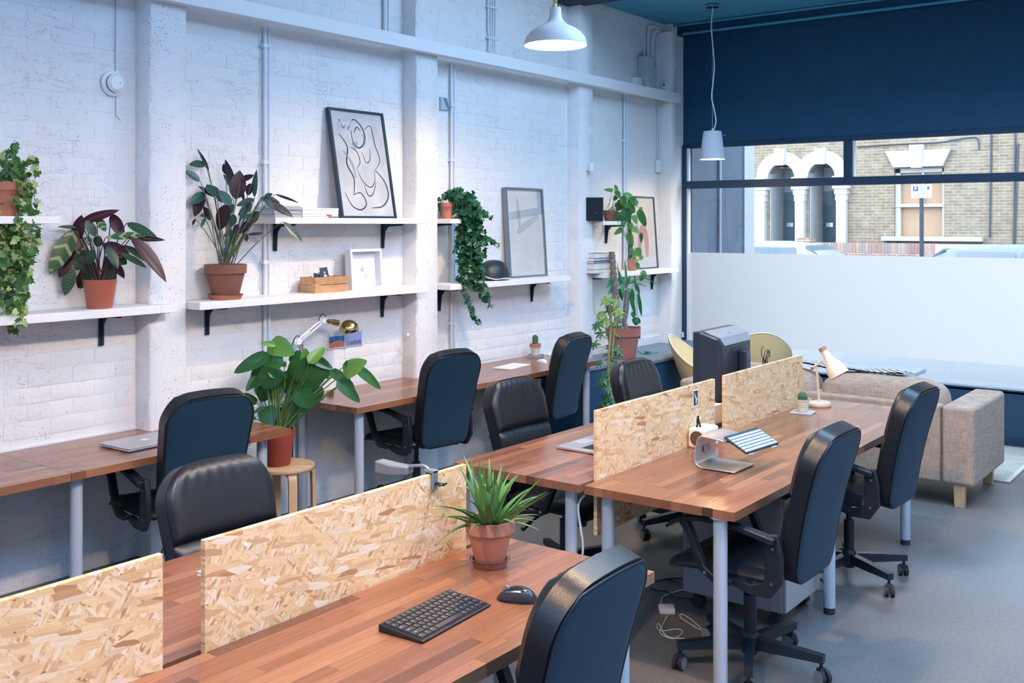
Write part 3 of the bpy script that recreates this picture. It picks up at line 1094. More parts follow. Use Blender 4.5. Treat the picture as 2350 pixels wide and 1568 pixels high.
bd1 = board('pale chipboard divider at the bottom left corner, nearest the camera', 2.7085, 0.35, 1.517, 0.5, 1.018)
bd2 = board('long chipboard divider behind the aloe with a clamp on its far end', 2.7085, 1.640, 2.690, 0.5, 1.02)
bd3 = board('chipboard divider with a small black and white card pinned on it', 2.565, 3.741, 4.873, 0.5, 1.033)
bd4 = board('chipboard divider nearest the window, beside the cream lamp', 2.565, 4.992, 6.076, 0.5, 1.036)
for b_, (yy, zz) in ((bd2, (.13, .478)),):
    obj('white_pin', MB().cyl((.009, yy, zz), (.0105, yy, zz), .006, n=12), WHITE, b_)
card = thing('photo_card', 'small black and white photo card pinned to the chipboard', 'card', tuple(onx(1596, 914, 2.575)))
cw_, ch_ = .055, .088
obj('card', MB().box(0, .001, -cw_ / 2, cw_ / 2, -ch_ / 2, ch_ / 2), PAPER, card, None)
obj('photo_print', MB().box(.001, .0016, -cw_ / 2 + .006, cw_ / 2 - .006, -ch_ / 2 + .008, ch_ / 2 - .007), mat('print_dark', (.02, .03, .05), .5), card, None)
obj('pale_shape', MB().tube([(.0018, -.012, .03), (.0018, -.008, .012), (.0018, .004, -.004), (.0018, .002, -.022), (.0018, .008, -.034)], [.0008, .003, .0055, .003, .001], 6), PAPER, card)

# ------------------------------------------------------------------ office chairs
LEATHER = mat('black_leather', (0.009, 0.0115, 0.016), 0.36, spec=.5, bump=0.10, bscale=260, var=.15, vscale=5)
FABRIC = m_weave('navy_back_fabric', (0.003, 0.023, 0.045), (0.007, 0.035, 0.064), 900.0)
SEAM = mat('seam_thread', (0.006, 0.010, 0.016), 0.6)


def halfw(v, W0, W1, H, r0, r1):
    """half width of a rounded outline at height fraction v"""
    s = v * H
    w = W0 + (W1 - W0) * v
    if s < r0:
        return w - r0 + math.sqrt(max(0, r0 * r0 - (r0 - s) ** 2))
    if H - s < r1:
        q = r1 - (H - s)
        return w - r1 + math.sqrt(max(0, r1 * r1 - q * q))
    return w


def make_chair():
    t = thing('office_chair', '', 'chair', (0, 0, 0))
    base = []
    up = []
    # star base
    hub = obj('base_hub', MB().lathe([(.028, .055), (.036, .07), (.036, .135), (.03, .145)], 20), BLACK_M, t)
    base.append(hub)
    base.append(obj('gas_column', MB().cyl((0, 0, .14), (0, 0, .30), .027, n=18).cyl((0, 0, .30), (0, 0, .44), .015, n=14), BLACK_M, t))
    leg_me = MB().loft([[(.03, -.019, .078), (.03, .019, .078), (.03, .019, .128), (.03, -.019, .128)],
                        [(.16, -.018, .080), (.16, .018, .080), (.16, .018, .122), (.16, -.018, .122)],
                        [(.305, -.017, .082), (.305, .017, .082), (.305, .017, .112), (.305, -.017, .112)]]).mesh('leg', BLACK_M, 35)
    stem_me = MB().cyl((0, 0, .03), (0, 0, .095), .007, n=8).loft([[(-.012, -.014, .028), (.026, -.014, .02), (.026, .014, .02), (-.012, .014, .028)], [(-.012, -.014, .058), (.012, -.014, .062), (.012, .014, .062), (-.012, .014, .058)]]).mesh('caster', PLASTIC, 35)
    wheel_me = MB().cyl((.012, -.022, .0275), (.012, -.006, .0275), .0275, n=18).cyl((.012, .006, .0275), (.012, .022, .0275), .0275, n=18).mesh('wheel', RUBBER, 35)
    rim_me = MB().lathe([(.017, 0), (.0255, .0), (.0255, .003), (.017, .003)], 18).lathe([(.017, .044), (.0255, .044), (.0255, .047), (.017, .047)], 18).xf(Matrix.Translation((.012, .0235, .0275)) @ Matrix.Rotation(R(90), 4, 'X')).mesh('wheel_rim', GREY_RIM, 35)
    for k in range(5):
        a = 2 * math.pi * k / 5 + math.pi / 2 + .31
        lg = link('leg', leg_me, t)
        lg.rotation_euler = (0, 0, a)
        cs = link('caster', stem_me, t)
        cs.location = (.292 * math.cos(a), .292 * math.sin(a), 0)
        cs.rotation_euler = (0, 0, a + (.9, 2.1, -.6, 1.4, .3)[k])
        w = link('wheel', wheel_me, cs)
        w2 = link('wheel_rim', rim_me, cs)
    # mechanism, lever
    obj('mechanism', MB().box(-.06, .06, -.14, .08, .40, .435).box(-.035, .035, .05, .12, .36, .40), PLASTIC, t, 35, .008)
    obj('tension_knob', MB().cyl((0, .10, .33), (0, .10, .40), .032, n=16), PLASTIC, t)
    obj('lever', MB().tube([(.05, .0, .41), (.20, -.01, .405), (.27, -.015, .385)], .006, 8).tube([(.265, -.014, .388), (.33, -.02, .362)], [.008, .012], 8), PLASTIC, t)
    # seat

    def seat(u, v, top):
        hw = halfw(v, .235, .25, .49, .07, .06)
        x = (u * 2 - 1) * hw
        y = -.22 + v * .49
        e = min(1, (1 - abs(u * 2 - 1)) * 5, v * 6, (1 - v) * 5)
        e = math.sqrt(max(0, 1 - (1 - e) ** 2))
        drop = -.035 * max(0, (v - .72) / .28) ** 2
        if top:
            tuft = .006 * math.cos((v * 6) * math.pi) * (1 if abs(u - .5) < .38 else .3)
            return (x, y, .455 + .038 * e + drop + tuft * e)
        return (x, y, .445 - .012 * e + drop * .6)
    sm_ = MB().grid(lambda u, v: seat(u, v, True), 20, 26).grid(lambda u, v: seat(1 - u, v, False), 20, 26)
    rim = [seat(0, k / 26, True) for k in range(27)] + [seat(k / 20, 1, True) for k in range(1, 21)] + [seat(1, 1 - k / 26, True) for k in range(1, 27)] + [seat(1 - k / 20, 0, True) for k in range(1, 20)]
    rim2 = [seat(0, k / 26, False) for k in range(27)] + [seat(k / 20, 1, False) for k in range(1, 21)] + [seat(1, 1 - k / 26, False) for k in range(1, 27)] + [seat(1 - k / 20, 0, False) for k in range(1, 20)]
    sm_.loft([rim, rim2], False, False)
    obj('seat', sm_, LEATHER, t, 60)
    # backrest: outline W, height H, leaning and slightly wrapped
    H = .61

    def surf(x, s, n):
        y = -.215 - .06 * (s / H) - .075 * (s / H) ** 2 + .35 * x * x * .55
        z = .435 + s * .965 + .022 * (s / H) ** 4 * (1 - (x / .23) ** 2)
        a = .10 + .25 * (s / H)
        return (x, y - n * math.cos(a), z - n * math.sin(a))
    hw = lambda v: halfw(v, .195, .232, H, .085, .125)
    NU, NV = 22, 48
    VV = [.5 - .5 * math.cos(math.pi * k / NV) for k in range(NV + 1)]
    ss = [H * k / NV for k in range(NV + 1)]
    TB = .062

    def bgrid(n, flip=False):
        ee = lambda v: .5 - .5 * math.cos(math.pi * v)
        return lambda u, v: surf(((1 - u if flip else u) * 2 - 1) * hw(ee(v)), ee(v) * H, n)
    per = lambda n, inset=0.0: [surf(-hw(VV[k]), H * VV[k], n) for k in range(NV + 1)] + [surf((2 * k / NU - 1) * hw(1), H, n) for k in range(1, NU + 1)] + [surf(hw(VV[NV - k]), H * VV[NV - k], n) for k in range(1, NV + 1)] + [surf((1 - 2 * k / NU) * hw(0), 0, n) for k in range(1, NU)]
    bk = MB()
    bk.loft([per(0), per(.018), per(.042), per(TB)], False, False)
    bk.grid(bgrid(TB, True), NU, NV).grid(bgrid(0), NU, NV)
    obj('backrest', bk, LEATHER, t, 50)

    def pad(v0, v1, gath):
        def f(u, v):
            vv = v0 + (v1 - v0) * v
            xx = (u * 2 - 1)
            e = min(1, (1 - abs(xx)) * 4.5, v * 5, (1 - v) * 5)
            e = math.sqrt(max(0, 1 - (1 - e) ** 2))
            gsp = gath * math.sin(xx * 26) * max(0, 1 - (1 - v) * 2.2) * e
            return surf(xx * hw(vv) * .985, vv * H, -.002 - .026 * e - gsp)
        return f
    obj('back_cushion', MB().grid(pad(.60, .992, .0016), 46, 16), LEATHER, t, 70)
    obj('back_cushion', MB().grid(pad(.012, .595, .0010), 46, 20), LEATHER, t, 70)
    pin = [(p[0] * .955, p[1], p[2]) for p in per(TB + .002)]
    zc = sum(p[2] for p in pin) / len(pin)

    def bpanel(u, v):
        vv = .018 + (.5 - .5 * math.cos(math.pi * v)) * .964
        xx = (u * 2 - 1)
        e = min(1, (1 - abs(xx)) * 9, v * 9, (1 - v) * 9)
        return surf(xx * hw(vv) * .955, vv * H, TB + .003 + .004 * e)
    obj('back_panel', MB().grid(bpanel, NU, NV), FABRIC, t, 60)
    edge = [surf((-1) * hw(.018 + .964 * VV[k]) * .957, (.018 + .964 * VV[k]) * H, TB + .003) for k in range(NV + 1)] + \
           [surf((2 * k / NU - 1) * hw(.982) * .957, .982 * H, TB + .003) for k in range(1, NU + 1)] + \
           [surf(hw(.982 - .964 * VV[k]) * .957, (.982 - .964 * VV[k]) * H, TB + .003) for k in range(1, NV + 1)] + \
           [surf((1 - 2 * k / NU) * hw(.018) * .957, .018 * H, TB + .003) for k in range(1, NU + 1)]
    obj('piping', MB().tube(edge, .0035, 6), LEATHER, t)
    obj('zip_pull', MB().tube([surf(hw(.62) * .97, .62 * H, TB - .01), surf(hw(.60) + .006, .585 * H, TB), surf(hw(.6) + .004, .545 * H, TB)], [.002, .003, .0015], 6), PLASTIC, t)
    # armrests
    for sgn in (-1, 1):
        x0, x1 = (.245, .292) if sgn > 0 else (-.292, -.245)
        rail = [(.235, .603), (.20, .630), (.15, .650), (.08, .661), (.0, .660), (-.08, .650), (-.16, .635), (-.225, .620)]
        arm = MB().strip(rail, x0, x1, [.012, .018, .022, .022, .022, .022, .024, .026])
        xa, xb = (.25, .286) if sgn > 0 else (-.286, -.25)
        arm.strip([(.165, .643), (.135, .60), (.105, .53), (.075, .465), (.03, .435), (-.05, .430)], xa, xb, [.034, .028, .028, .030, .030, .02])
        # rear upright plate
        xc_, xd = (.236, .262) if sgn > 0 else (-.262, -.236)
        arm.strip([(-.205, .640), (-.215, .56), (-.215, .47), (-.19, .425), (-.12, .415), (-.05, .43)], xc_, xd, [.055, .07, .075, .065, .04, .03])
        ar = obj('armrest', arm, PLASTIC, t, 40, .004)
        for yy, zz in ((.06, .452), (-.215, .59), (-.21, .455)):
            xs_ = .2875 * sgn if yy > 0 else .263 * sgn
            obj('bolt', MB().cyl((xs_ - .003 * sgn, yy, zz), (xs_ + .002 * sgn, yy, zz), .006, n=10), CHROME, ar)
    return t


UPPER = ('mechanism', 'tension_knob', 'lever', 'seat', 'backrest', 'back_cushion', 'back_panel', 'piping', 'zip_pull', 'armrest')
CHAIRS = [
    ('black office chair cut off at the bottom edge, beside the computer mouse', 3.235, 2.115, 92, -0.02),
    ('black office chair in front of the grey drawer unit', 3.15, 4.01, 89, 0.0),
    ('black office chair beside the sofa, rightmost of all', 3.11, 5.33, 87, -0.005),
    ('black office chair behind the long chipboard divider, seat hidden by it', 2.19, 2.31, -93, -0.055),
    ('navy backed office chair drawn up to the closed silver laptop', 0.545, 3.08, 80, 0.01),
    ('navy backed office chair in the middle of the wall, below the glass bottle', 0.45, 4.94, 82, 0.012),
    ('navy backed office chair at the far end of the wall desk', 0.50, 6.14, 95, 0.01),
    ('black leather office chair facing the open laptop', 1.93, 4.45, -92, -0.045),
    ('black leather office chair with wrinkled back before the climbing umbrella plant', 2.05, 5.53, -92, -0.045),
]
proto = make_chair()
protos = children(proto)
for i, (lb, x, y, a, dz) in enumerate(CHAIRS):
    c = proto if i == 0 else dup(proto)
    c.location = (x, y, 0)
    c.rotation_euler = (0, 0, R(a))
    c['label'] = lb
    c['group'] = 'black office chairs'
    for ch in children(c):
        if ch.name.split('.')[0] in UPPER:
            ch.location.z = dz
        elif ch.name.split('.')[0] in ('leg', 'caster'):      # the star base swivels freely
            q = R((4, 20, -14, 9, 30, -8, 17, -20, 12)[i])
            ch.location = Matrix.Rotation(q, 3, 'Z') @ ch.location
            ch.rotation_euler.z += q

# ------------------------------------------------------------------ lamps overhead
SHADE = mat('lamp_shade_white', (0.58, 0.58, 0.58), 0.5)
SHADE_IN = mat('lamp_shade_inside', (0.85, 0.83, 0.78), 0.6)
BULB = mat('warm_bulb', (1, 1, 1), 0.5, emit=(1.0, 0.80, 0.55), estr=40.0)
WARM = (1.0, 0.66, 0.35)


def pendant(label, x, y, z, power, dz=.085):
    t = thing('pendant_lamp', label, 'lamp', (x, y, z), 0, 'white pendant lamps')
    prof = [(.19, 0), (.188, .012), (.178, .045), (.155, .075), (.115, .102), (.075, .122), (.05, .142), (.038, .165), (.035, .20), (.033, .225)]
    inner = [(r - .003, zz - .003) for r, zz in reversed(prof[:-1])] + [(.187, 0)]
    obj('shade', MB().lathe(prof + [(.012, .226)], 48, caps=False), SHADE, t, 50)
    obj('shade_lining', MB().lathe(inner[:-1] + [(.1895, 0.0)], 48, caps=False), SHADE_IN, t, 50)
    obj('lamp_holder', MB().lathe([(.018, .222), (.020, .235), (.016, .262), (.020, .27), (.012, .29)], 16), BRASS, t)
    obj('cord', MB().cyl((0, 0, .28), (0, 0, (4.3 if y < 7.2 else 3.8) - z), .0035, n=8), mat('cord_brown', (.06, .05, .045), .7), t)
    obj('bulb', MB().sphere((0, 0, dz + .035), .030, 16, 10), BULB, t)
    lp = lamp('pendant_glow', 'POINT', (x, y, z + dz), power, WARM, shadow_soft_size=.06)
    return t


pendant('white dome pendant lamp glowing at the top centre', 1.41, 5.12, 2.905, 92)
pendant('unseen white dome pendant lamp added over the foreground desks, above the picture edge', 3.2, 1.25, 2.905, 135, .052)  # this and the next two pendants are unseen, added for their warm light
pendant('unseen white dome pendant lamp added between the two desk groups, above the picture edge', 3.2, 3.2, 2.905, 135, .052)
pendant('unseen white dome pendant lamp added above the right hand aisle', 5.6, 3.2, 2.905, 60)

CONC = mat('concrete_shade', (0.58, 0.61, 0.66), 0.75, bump=.1, bscale=80)


def cone_pendant(label, x, y, z, power):
    t = thing('cone_pendant', label, 'lamp', (x, y, z), 0, 'concrete cone pendants')
    obj('shade', MB().lathe([(.112, 0), (.110, .004), (.083, .235), (.078, .252), (.02, .254)], 40, caps=False), CONC, t, 50)
    obj('shade_lining', MB().lathe([(.112, 0), (.108, .002), (.078, .24), (.01, .245)], 40, caps=False), SHADE_IN, t, 50)
    obj('cable_grip', MB().lathe([(.012, .252), (.014, .262), (.008, .28)], 12), BRASS, t)
    obj('set_screw', MB().cyl((.07, .02, .215), (.118, .034, .215), .003, n=8), CHROME, t)
    top = 3.80 - z
    pts = [(0.012, 0, .262), (.028, .012, .34), (.014, .006, .45), (-.006, -.002, .56), (.010, 0, .72), (.018, 0, .85), (0.0, 0, 1.05), (-.012, 0, 1.2), (.004, 0, top - .04)]
    obj('flex', MB().tube(spline(pts, 6), .0055, 8), WHITE, t)
    obj('suspension_wire', MB().cyl((0, 0, .27), (0, 0, top - .03), .0015, n=6), CHROME, t)
    obj('ceiling_rose', MB().lathe([(.058, top - .03), (.055, top - .012), (.036, top - .008), (.036, top)], 28), CHROME, t)
    obj('bulb', MB().sphere((0, 0, .09), .035, 14, 8), BULB, t)
    lamp('cone_glow', 'POINT', (x, y, z + .05), power, WARM, shadow_soft_size=.04)
    return t


pc = at(1635, 366, 9.26)
cone_pendant('grey concrete cone pendant hanging near the shop window', pc.x, pc.y, pc.z, 26)
cone_pendant('unseen grey concrete cone pendant added beyond the right edge of the picture', 4.3, 8.3, 2.5, 14)  # unseen cone lamp, added for its glow near the window
# ------------------------------------------------------------------ wall fittings
SZ, SZU = 1.405, 1.866      # tops of the two shelf levels
XS = 0.232


def bracket(t, y, z, L_=.165, D=.185):
    b = MB()
    b.box(.004, .008, y - .016, y + .016, z - L_, z)
    b.prism([(.008, z - L_), (.014, z - L_), (.03, z - .05), (.06, z - .018), (D, z - .012), (D, z), (.008, z)], 'y', y - .004, y + .004)
    b.box(.004, D, y - .014, y + .014, z - .005, z - .0005)
    k = obj('bracket', b, BRACKET, t, None, .0015)
    sc = MB()
    for zz in (z - .03, z - L_ + .018):
        sc.cyl((.008, y + .008, zz), (.011, y + .008, zz), .0035, n=8)
    obj('screw', sc, CHROME, k)


def shelf(label, y0, y1, ztop, th, brs, x1=XS, notch=None):
    t = thing('wall_shelf', label, 'shelf', (0, 0, 0), 0, 'white wall shelves')
    b = MB().box(.002, x1, y0, y1, ztop - th, ztop) if not notch else MB().box(.002, x1, y0, notch, ztop - th, ztop).box(.131, x1, notch, y1, ztop - th, ztop)
    obj('board', b, SHELF_W, t, None, .003)
    for y in brs:
        bracket(t, y, ztop - th)
    return t


shelf('long white shelf under the trailing red-leaved plant, by the first pier', 1.3, 3.30, SZ, .042, (onx(231, 790, 0).y, 1.8), notch=3.208)
shelf('short white shelf holding the pale ivy at the left edge', 1.9, 2.66, SZU, .036, (2.0,))
shelf('lower white shelf with the wooden crate and tall potted plant', 3.447, 5.30, SZ, .042, (onx(474, 760, 0).y, onx(876, 720, 0).y))
shelf('upper white shelf with the magazines and the large drawing', 3.968, 5.296, SZU, .036, (onx(630, 570, 0).y, onx(877, 560, 0).y))
shelf('lower white shelf with the bike helmet', 5.532, 7.05, SZ, .042, (onx(1007, 700, 0).y, onx(1219, 690, 0).y))
shelf('short white shelf holding the dark green ivy', 5.532, 5.66, SZU, .034, (5.60,))
shelf('lower white shelf with the stacked hardbacks beside the window', 7.565, 8.93, SZ, .042, (7.60, onx(1495, 650, 0).y))
shelf('short white shelf under the black loudspeaker', 7.565, 7.86, SZU - .012, .034, (onx(1390, 540, 0).y,))

# smoke alarm and its wire
p = onx(258, 192, 0.005)
sd = thing('smoke_alarm', 'round white smoke alarm high on the left wall', 'alarm', (0.003, p.y, p.z))
obj('base', MB().lathe([(.066, 0), (.066, .012), (.058, .018), (.05, .02)], 32).xf(Matrix.Rotation(R(90), 4, 'Y')), WHITE, sd)
obj('cap', MB().lathe([(.048, .018), (.048, .034), (.036, .042), (.034, .046), (.01, .049)], 32).xf(Matrix.Rotation(R(90), 4, 'Y')), WHITE, sd)
obj('vent_slot', MB().lathe([(.0495, .024), (.0495, .030)], 32, caps=False).xf(Matrix.Rotation(R(90), 4, 'Y')), mat('slot_dark', (.10, .11, .13), .6), sd)
obj('wire', MB().tube([(.004, .018, 1.0), (.004, .016, .05), (.052, .016, .0), (.004, .018, -.05), (.004, .018, -.165), (.006, .045, -.19)], .0018, 6), mat('thin_wire', (.25, .26, .30), .6), sd)
PIPE = mat('painted_conduit', (.70, .73, .78), .45)


def conduit(label, y, z0, z1, r=.011, x=.02, group='painted wall conduits', zs_=()):
    t = thing('wall_conduit', label, 'conduit', (0, y, 0), 0, group)
    obj('pipe', MB().cyl((x, 0, z0), (x, 0, z1), r, n=10).cyl((x + .012, .022, z0), (x + .012, .022, z1), r * .7, n=8), PIPE, t)
    for zz in zs_:
        obj('saddle_clip', MB().box(.0, x + r + .004, -.02, .035, zz - .012, zz + .012), PIPE, t, None, .002)


conduit('white conduit running down the wall beside the magazines', onx(608, 300, .02).y, .02, 3.01, zs_=(2.9, 2.2, 1.6, .95))
conduit('white conduit running down behind the dark ivy', onx(1036, 300, .02).y, .8, 3.01, zs_=(2.7, 2.3, 1.1))
conduit('white conduit behind the trailing pothos near the window', onx(1433, 300, .02).y, .7, 3.01, zs_=(2.6, 1.9))
conduit('thin conduit above the white trunking, left of the second pier', onx(884, 40, .02).y, 3.1, 4.3, .014)
t = thing('cable_bundle', 'bundle of four painted cables rising above the white trunking', 'cable', (0, onx(1130, 60, .02).y, 0))
for k in range(4):
    yy = -.045 + .03 * k
    obj('cable', MB().tube([(.015, yy, 4.3), (.015, yy, 3.35), (.02, yy * .8, 3.25), (.02, yy * .9, 3.17), (.05, yy + .02, 3.11)], .008, 8), PIPE, t)
for zz in (3.9, 3.5, 3.26):
    obj('saddle_clip', MB().box(0, .03, -.065, .065, zz - .008, zz + .008), PIPE, t, None, .002)
# electrical boxes on the trunking
y0, y1 = onx(1462, 200, .0).y, onx(1507, 200, .12).y
t = thing('fuse_box', 'pale grey-green fuse box standing above the white trunking by the window', 'fuse box', (0, y0, 3.105))
GG = mat('fuse_grey', (.42, .52, .50), .5)
obj('case', MB().box(.002, .12, 0, y1 - y0, 0, .31), GG, t, None, .006)
obj('lid', MB().box(.12, .128, .012, y1 - y0 - .012, .012, .298), GG, t, None, .003)
obj('label_plate', MB().box(.128, .1295, .10, .14, .22, .27), mat('plate_grey', (.3, .36, .38), .5), t, None)
obj('conduit_stub', MB().cyl((.05, .05, .31), (.05, .05, .36), .014, n=10).cyl((.05, .11, .31), (.05, .11, .36), .014, n=10), GG, t)
t = thing('junction_box', 'small white junction box left of the grey-green fuse box', 'junction box', (0, y0 - .10, 3.105))
obj('case', MB().box(.002, .06, 0, .085, 0, .10), WHITE, t, None, .004)
obj('lid', MB().box(.06, .064, .005, .08, .005, .095), WHITE, t, None, .002)
t = thing('corner_conduits', 'three bent conduits beside the last pier near the ceiling', 'conduit', (0, 0, 0))
for k, yy in enumerate((8.70, 8.78, 8.86)):
    zt_ = 3.74 - .03 * k
    obj('pipe', MB().tube([(.02 + .006 * k, yy, 3.1)] + bez((.02 + .006 * k, yy, zt_ - .1), (.02 + .006 * k, yy, zt_), (.02 + .006 * k, yy + .1, zt_), 6) + [(.02 + .006 * k, 8.94, zt_)], .011, 8), PIPE, t)
t = thing('wall_cable', 'cable dropping down beside the last pier to a small white switch', 'cable', (0, 8.9, 0))
obj('cable', MB().tube([(.015, 0, 3.02), (.015, .01, 2.85), (.015, -.005, 2.6), (.015, .01, 2.45)], .006, 8).tube([(.02, .025, 3.02), (.02, .03, 2.45)], .005, 8), PIPE, t)
obj('switch_box', MB().box(.002, .035, -.02, .045, 2.33, 2.45), WHITE, t, None, .004)
pp = ony(1538, 195, 8.945)
t = thing('alarm_sounder', 'small white sensor on the last pier above the trunking', 'sensor', (.085, 8.945, pp.z))
obj('housing', MB().lathe([(.042, 0), (.04, .02), (.03, .034), (.012, .04)], 20).xf(Matrix.Rotation(R(90), 4, 'X')), WHITE, t)
obj('lens', MB().sphere((0, -.042, 0), .012, 10, 6), mat('slot_dark', (.1, .11, .13), .6), t)
pp = onx(1347, 383, .132)
t = thing('motion_sensor', 'small white motion sensor on the third pier', 'sensor', (.128, 7.46, pp.z))
obj('mount', MB().box(0, .02, -.02, .02, -.035, .035), WHITE, t, None, .003)
obj('housing', MB().lathe([(.022, -.04), (.026, -.02), (.026, .025), (.018, .035)], 16, (.042, .0, 0)), WHITE, t)
pp = onx(1020, 238, .01)
t = thing('wall_socket_box', 'square white metal back box beside the second conduit', 'wall box', (0, pp.y, pp.z))
obj('box', MB().box(.0, .018, -.045, .045, -.045, .045), mat('box_grey', (.45, .52, .60), .5), t, None, .002)
obj('tab', MB().prism([(-.02, .04), (.012, .04), (.045, -.03), (.045, -.045), (.03, -.045)], 'x', .018, .021), mat('box_dark', (.16, .22, .30), .5), t, None)

# ------------------------------------------------------------------ pictures
def m_art(name, paper, ink, scale, lo, hi, col2=None):
    m, nt, N, L, b = nodes(name)
    tc = N.new('ShaderNodeTexCoord').outputs['Object']
    n = tex(N, L, 'Noise', tc, Scale=scale, Detail=2.0, Distortion=1.5)
    r = ramp(N, [(lo, paper), (hi, ink)])
    L.new(n.outputs['Fac'], r.inputs['Fac'])
    L.new(r.outputs['Color'], b.inputs['Base Color'])
    setp(b, Roughness=.6)
    return m


def picture(name, label, y0, y1, zb, zt_, xb, xt, fw_, fd, frame_m, art_m, mat_w=0.0, glass=True, strokes=None, proud=False):
    """a frame leaning back on the wall: bottom edge at x=xb, top at x=xt"""
    h = math.hypot(zt_ - zb, xb - xt)
    ang = math.atan2(xb - xt, zt_ - zb)
    t = thing(name, label, 'picture', (xb, (y0 + y1) / 2, zb))
    t.rotation_euler = (0, -ang, 0)
    w = y1 - y0
    f = MB()
    f.box(-fd, 0, -w / 2, -w / 2 + fw_, 0, h).box(-fd, 0, w / 2 - fw_, w / 2, 0, h).box(-fd, 0, -w / 2 + fw_, w / 2 - fw_, 0, fw_).box(-fd, 0, -w / 2 + fw_, w / 2 - fw_, h - fw_, h)
    obj('frame', f, frame_m, t, None, .0015)
    bx = -fd * .45 if not proud else -fd + .006
    obj('backing', MB().box(-fd + .001, bx, -w / 2 + fw_ * .5, w / 2 - fw_ * .5, fw_ * .5, h - fw_ * .5), PAPER, t, None)
    pr = obj('print', MB().box(bx, bx + .001, -w / 2 + fw_ + mat_w, w / 2 - fw_ - mat_w, fw_ + mat_w, h - fw_ - mat_w), art_m, t, None)
    if strokes:
        for si, (pts, rad, m) in enumerate(strokes):
            P = [(bx + .002, (a - .5) * (w - 2 * fw_), fw_ + b * (h - 2 * fw_)) for a, b in pts]
            sp = spline(P, 5)
            n = len(sp)
            ring = []
            for i, q in enumerate(sp):
                d = (sp[min(i + 1, n - 1)] - sp[max(i - 1, 0)]).normalized()
                nn = Vector((0, -d.z, d.y)) * rad * (.35 + .65 * math.sin(math.pi * (i + .5) / n))
                ring.append((q - nn, q + nn))
            sb = MB()
            for i in range(n - 1):
                sb.add([ring[i][0], ring[i][1], ring[i + 1][1], ring[i + 1][0]], [(0, 1, 2, 3)])
            obj('brush_stroke', sb, m, pr, None)
    if glass:
        obj('glass', MB().box(-.006, -.004, -w / 2 + fw_ * .8, w / 2 - fw_ * .8, fw_ * .8, h - fw_ * .8), m_glass(name + '_glass', (1, 1, 1), glass if isinstance(glass, float) else .8) if name + '_glass' not in MATS else MATS[name + '_glass'], t, None)
    return t


INK = mat('ink', (.035, .05, .07), .6)
INKG = mat('ink_wash', (.30, .36, .43), .6)
INKL = mat('ink_pale', (.48, .54, .60), .6)
# free abstract brushwork in the drawing's greys
STK = [([(.12, .78), (.25, .66), (.2, .5), (.3, .36), (.26, .2)], .006, INK), ([(.3, .82), (.42, .93), (.56, .88), (.62, .76), (.5, .66), (.38, .7), (.36, .82)], .0055, INK),
       ([(.42, .80), (.48, .86), (.55, .82)], .004, INK), ([(.62, .84), (.76, .88), (.80, .7), (.86, .55), (.74, .45)], .004, INK), ([(.30, .66), (.42, .62), (.46, .52), (.38, .46)], .0035, INK),
       ([(.52, .62), (.58, .52), (.66, .55), (.68, .66)], .003, INK), ([(.74, .45), (.9, .34), (.94, .2), (.8, .1), (.58, .08)], .006, INK), ([(.10, .22), (.2, .10), (.36, .06), (.48, .12), (.40, .22), (.24, .2)], .005, INK),
       ([(.38, .46), (.46, .34), (.6, .28), (.7, .34), (.72, .45)], .0035, INK), ([(.48, .3), (.54, .2), (.64, .22), (.72, .33)], .004, INK), ([(.16, .62), (.30, .5), (.34, .36)], .012, INKG), ([(.34, .74), (.40, .66), (.44, .72)], .016, INKG),
       ([(.58, .8), (.60, .72), (.54, .66)], .012, INKG), ([(.08, .9), (.3, .88), (.4, .92)], .016, INKL), ([(.2, .74), (.3, .8), (.34, .7)], .018, INKL), ([(.06, .3), (.12, .24)], .01, INKL), ([(.13, .86), (.16, .92), (.22, .84), (.27, .88)], .003, INK)]
BLUE_FR = mat('blue_black_frame', (.010, .035, .060), .35)
picture('framed_drawing', 'large dark framed ink brush drawing leaning on the upper shelf', 4.565, 5.065, SZU, 2.578, .165, .035, .016, .030, BLUE_FR, m_art('drawing_paper', (.50, .53, .56), (.36, .40, .45), 3.2, .38, .72), 0.004, .25, STK)
picture('box_frame', 'small white box frame with a pale sprig, on the lower shelf', onx(805, 620, .12).y, onx(877, 620, .12).y, SZ, SZ + .262, .135, .115, .018, .055, WHITE, m_art('sprig_paper', (.80, .82, .88), (.72, .74, .82), 3, .4, .7), 0.0, .3,
        [([(.45, .52), (.52, .46), (.60, .38)], .004, INKL), ([(.40, .5), (.5, .5), (.58, .56)], .003, mat('lilac', (.45, .45, .75), .6)), ([(.5, .62), (.5, .5), (.48, .42)], .003, MATS['lilac']), ([(.58, .36), (.62, .30), (.68, .28)], .003, INKG)], proud=True)
GREYFR = mat('grey_frame', (.20, .25, .31), .3, .6)
picture('framed_poster', 'silver framed picture under reflecting glass, leaning behind the helmet', 6.42, 6.925, SZ, 2.118, .095, .045, .017, .040, GREYFR, m_art('poster_paper', (.80, .81, .80), (.66, .69, .73), 3.0, .35, .75), .035, 2.5,
        [([(.2, .16), (.24, .30), (.3, .40)], .014, PAPER), ([(.25, .5), (.5, .58), (.9, .70)], .03, INKL), ([(.3, .9), (.32, .7), (.34, .55)], .02, INKL)])
picture('framed_poster', 'pale pink and cream print leaning by the window, behind the pothos', 8.32, 8.80, SZ, 2.09, .085, .035, .014, .028, mat('dark_frame', (.04, .06, .09), .4), m_art('pink_paper', (.82, .80, .78), (.78, .66, .60), 4.0, .45, .7), .03, .5,
        [([(.3, .15), (.35, .4), (.5, .55), (.62, .4), (.6, .15)], .05, mat('print_pink', (.62, .25, .28), .6)), ([(.5, .75), (.56, .68), (.5, .62)], .04, mat('print_cream', (.75, .65, .45), .6)), ([(.2, .6), (.3, .5)], .03, mat('print_blue', (.12, .2, .35), .6))])

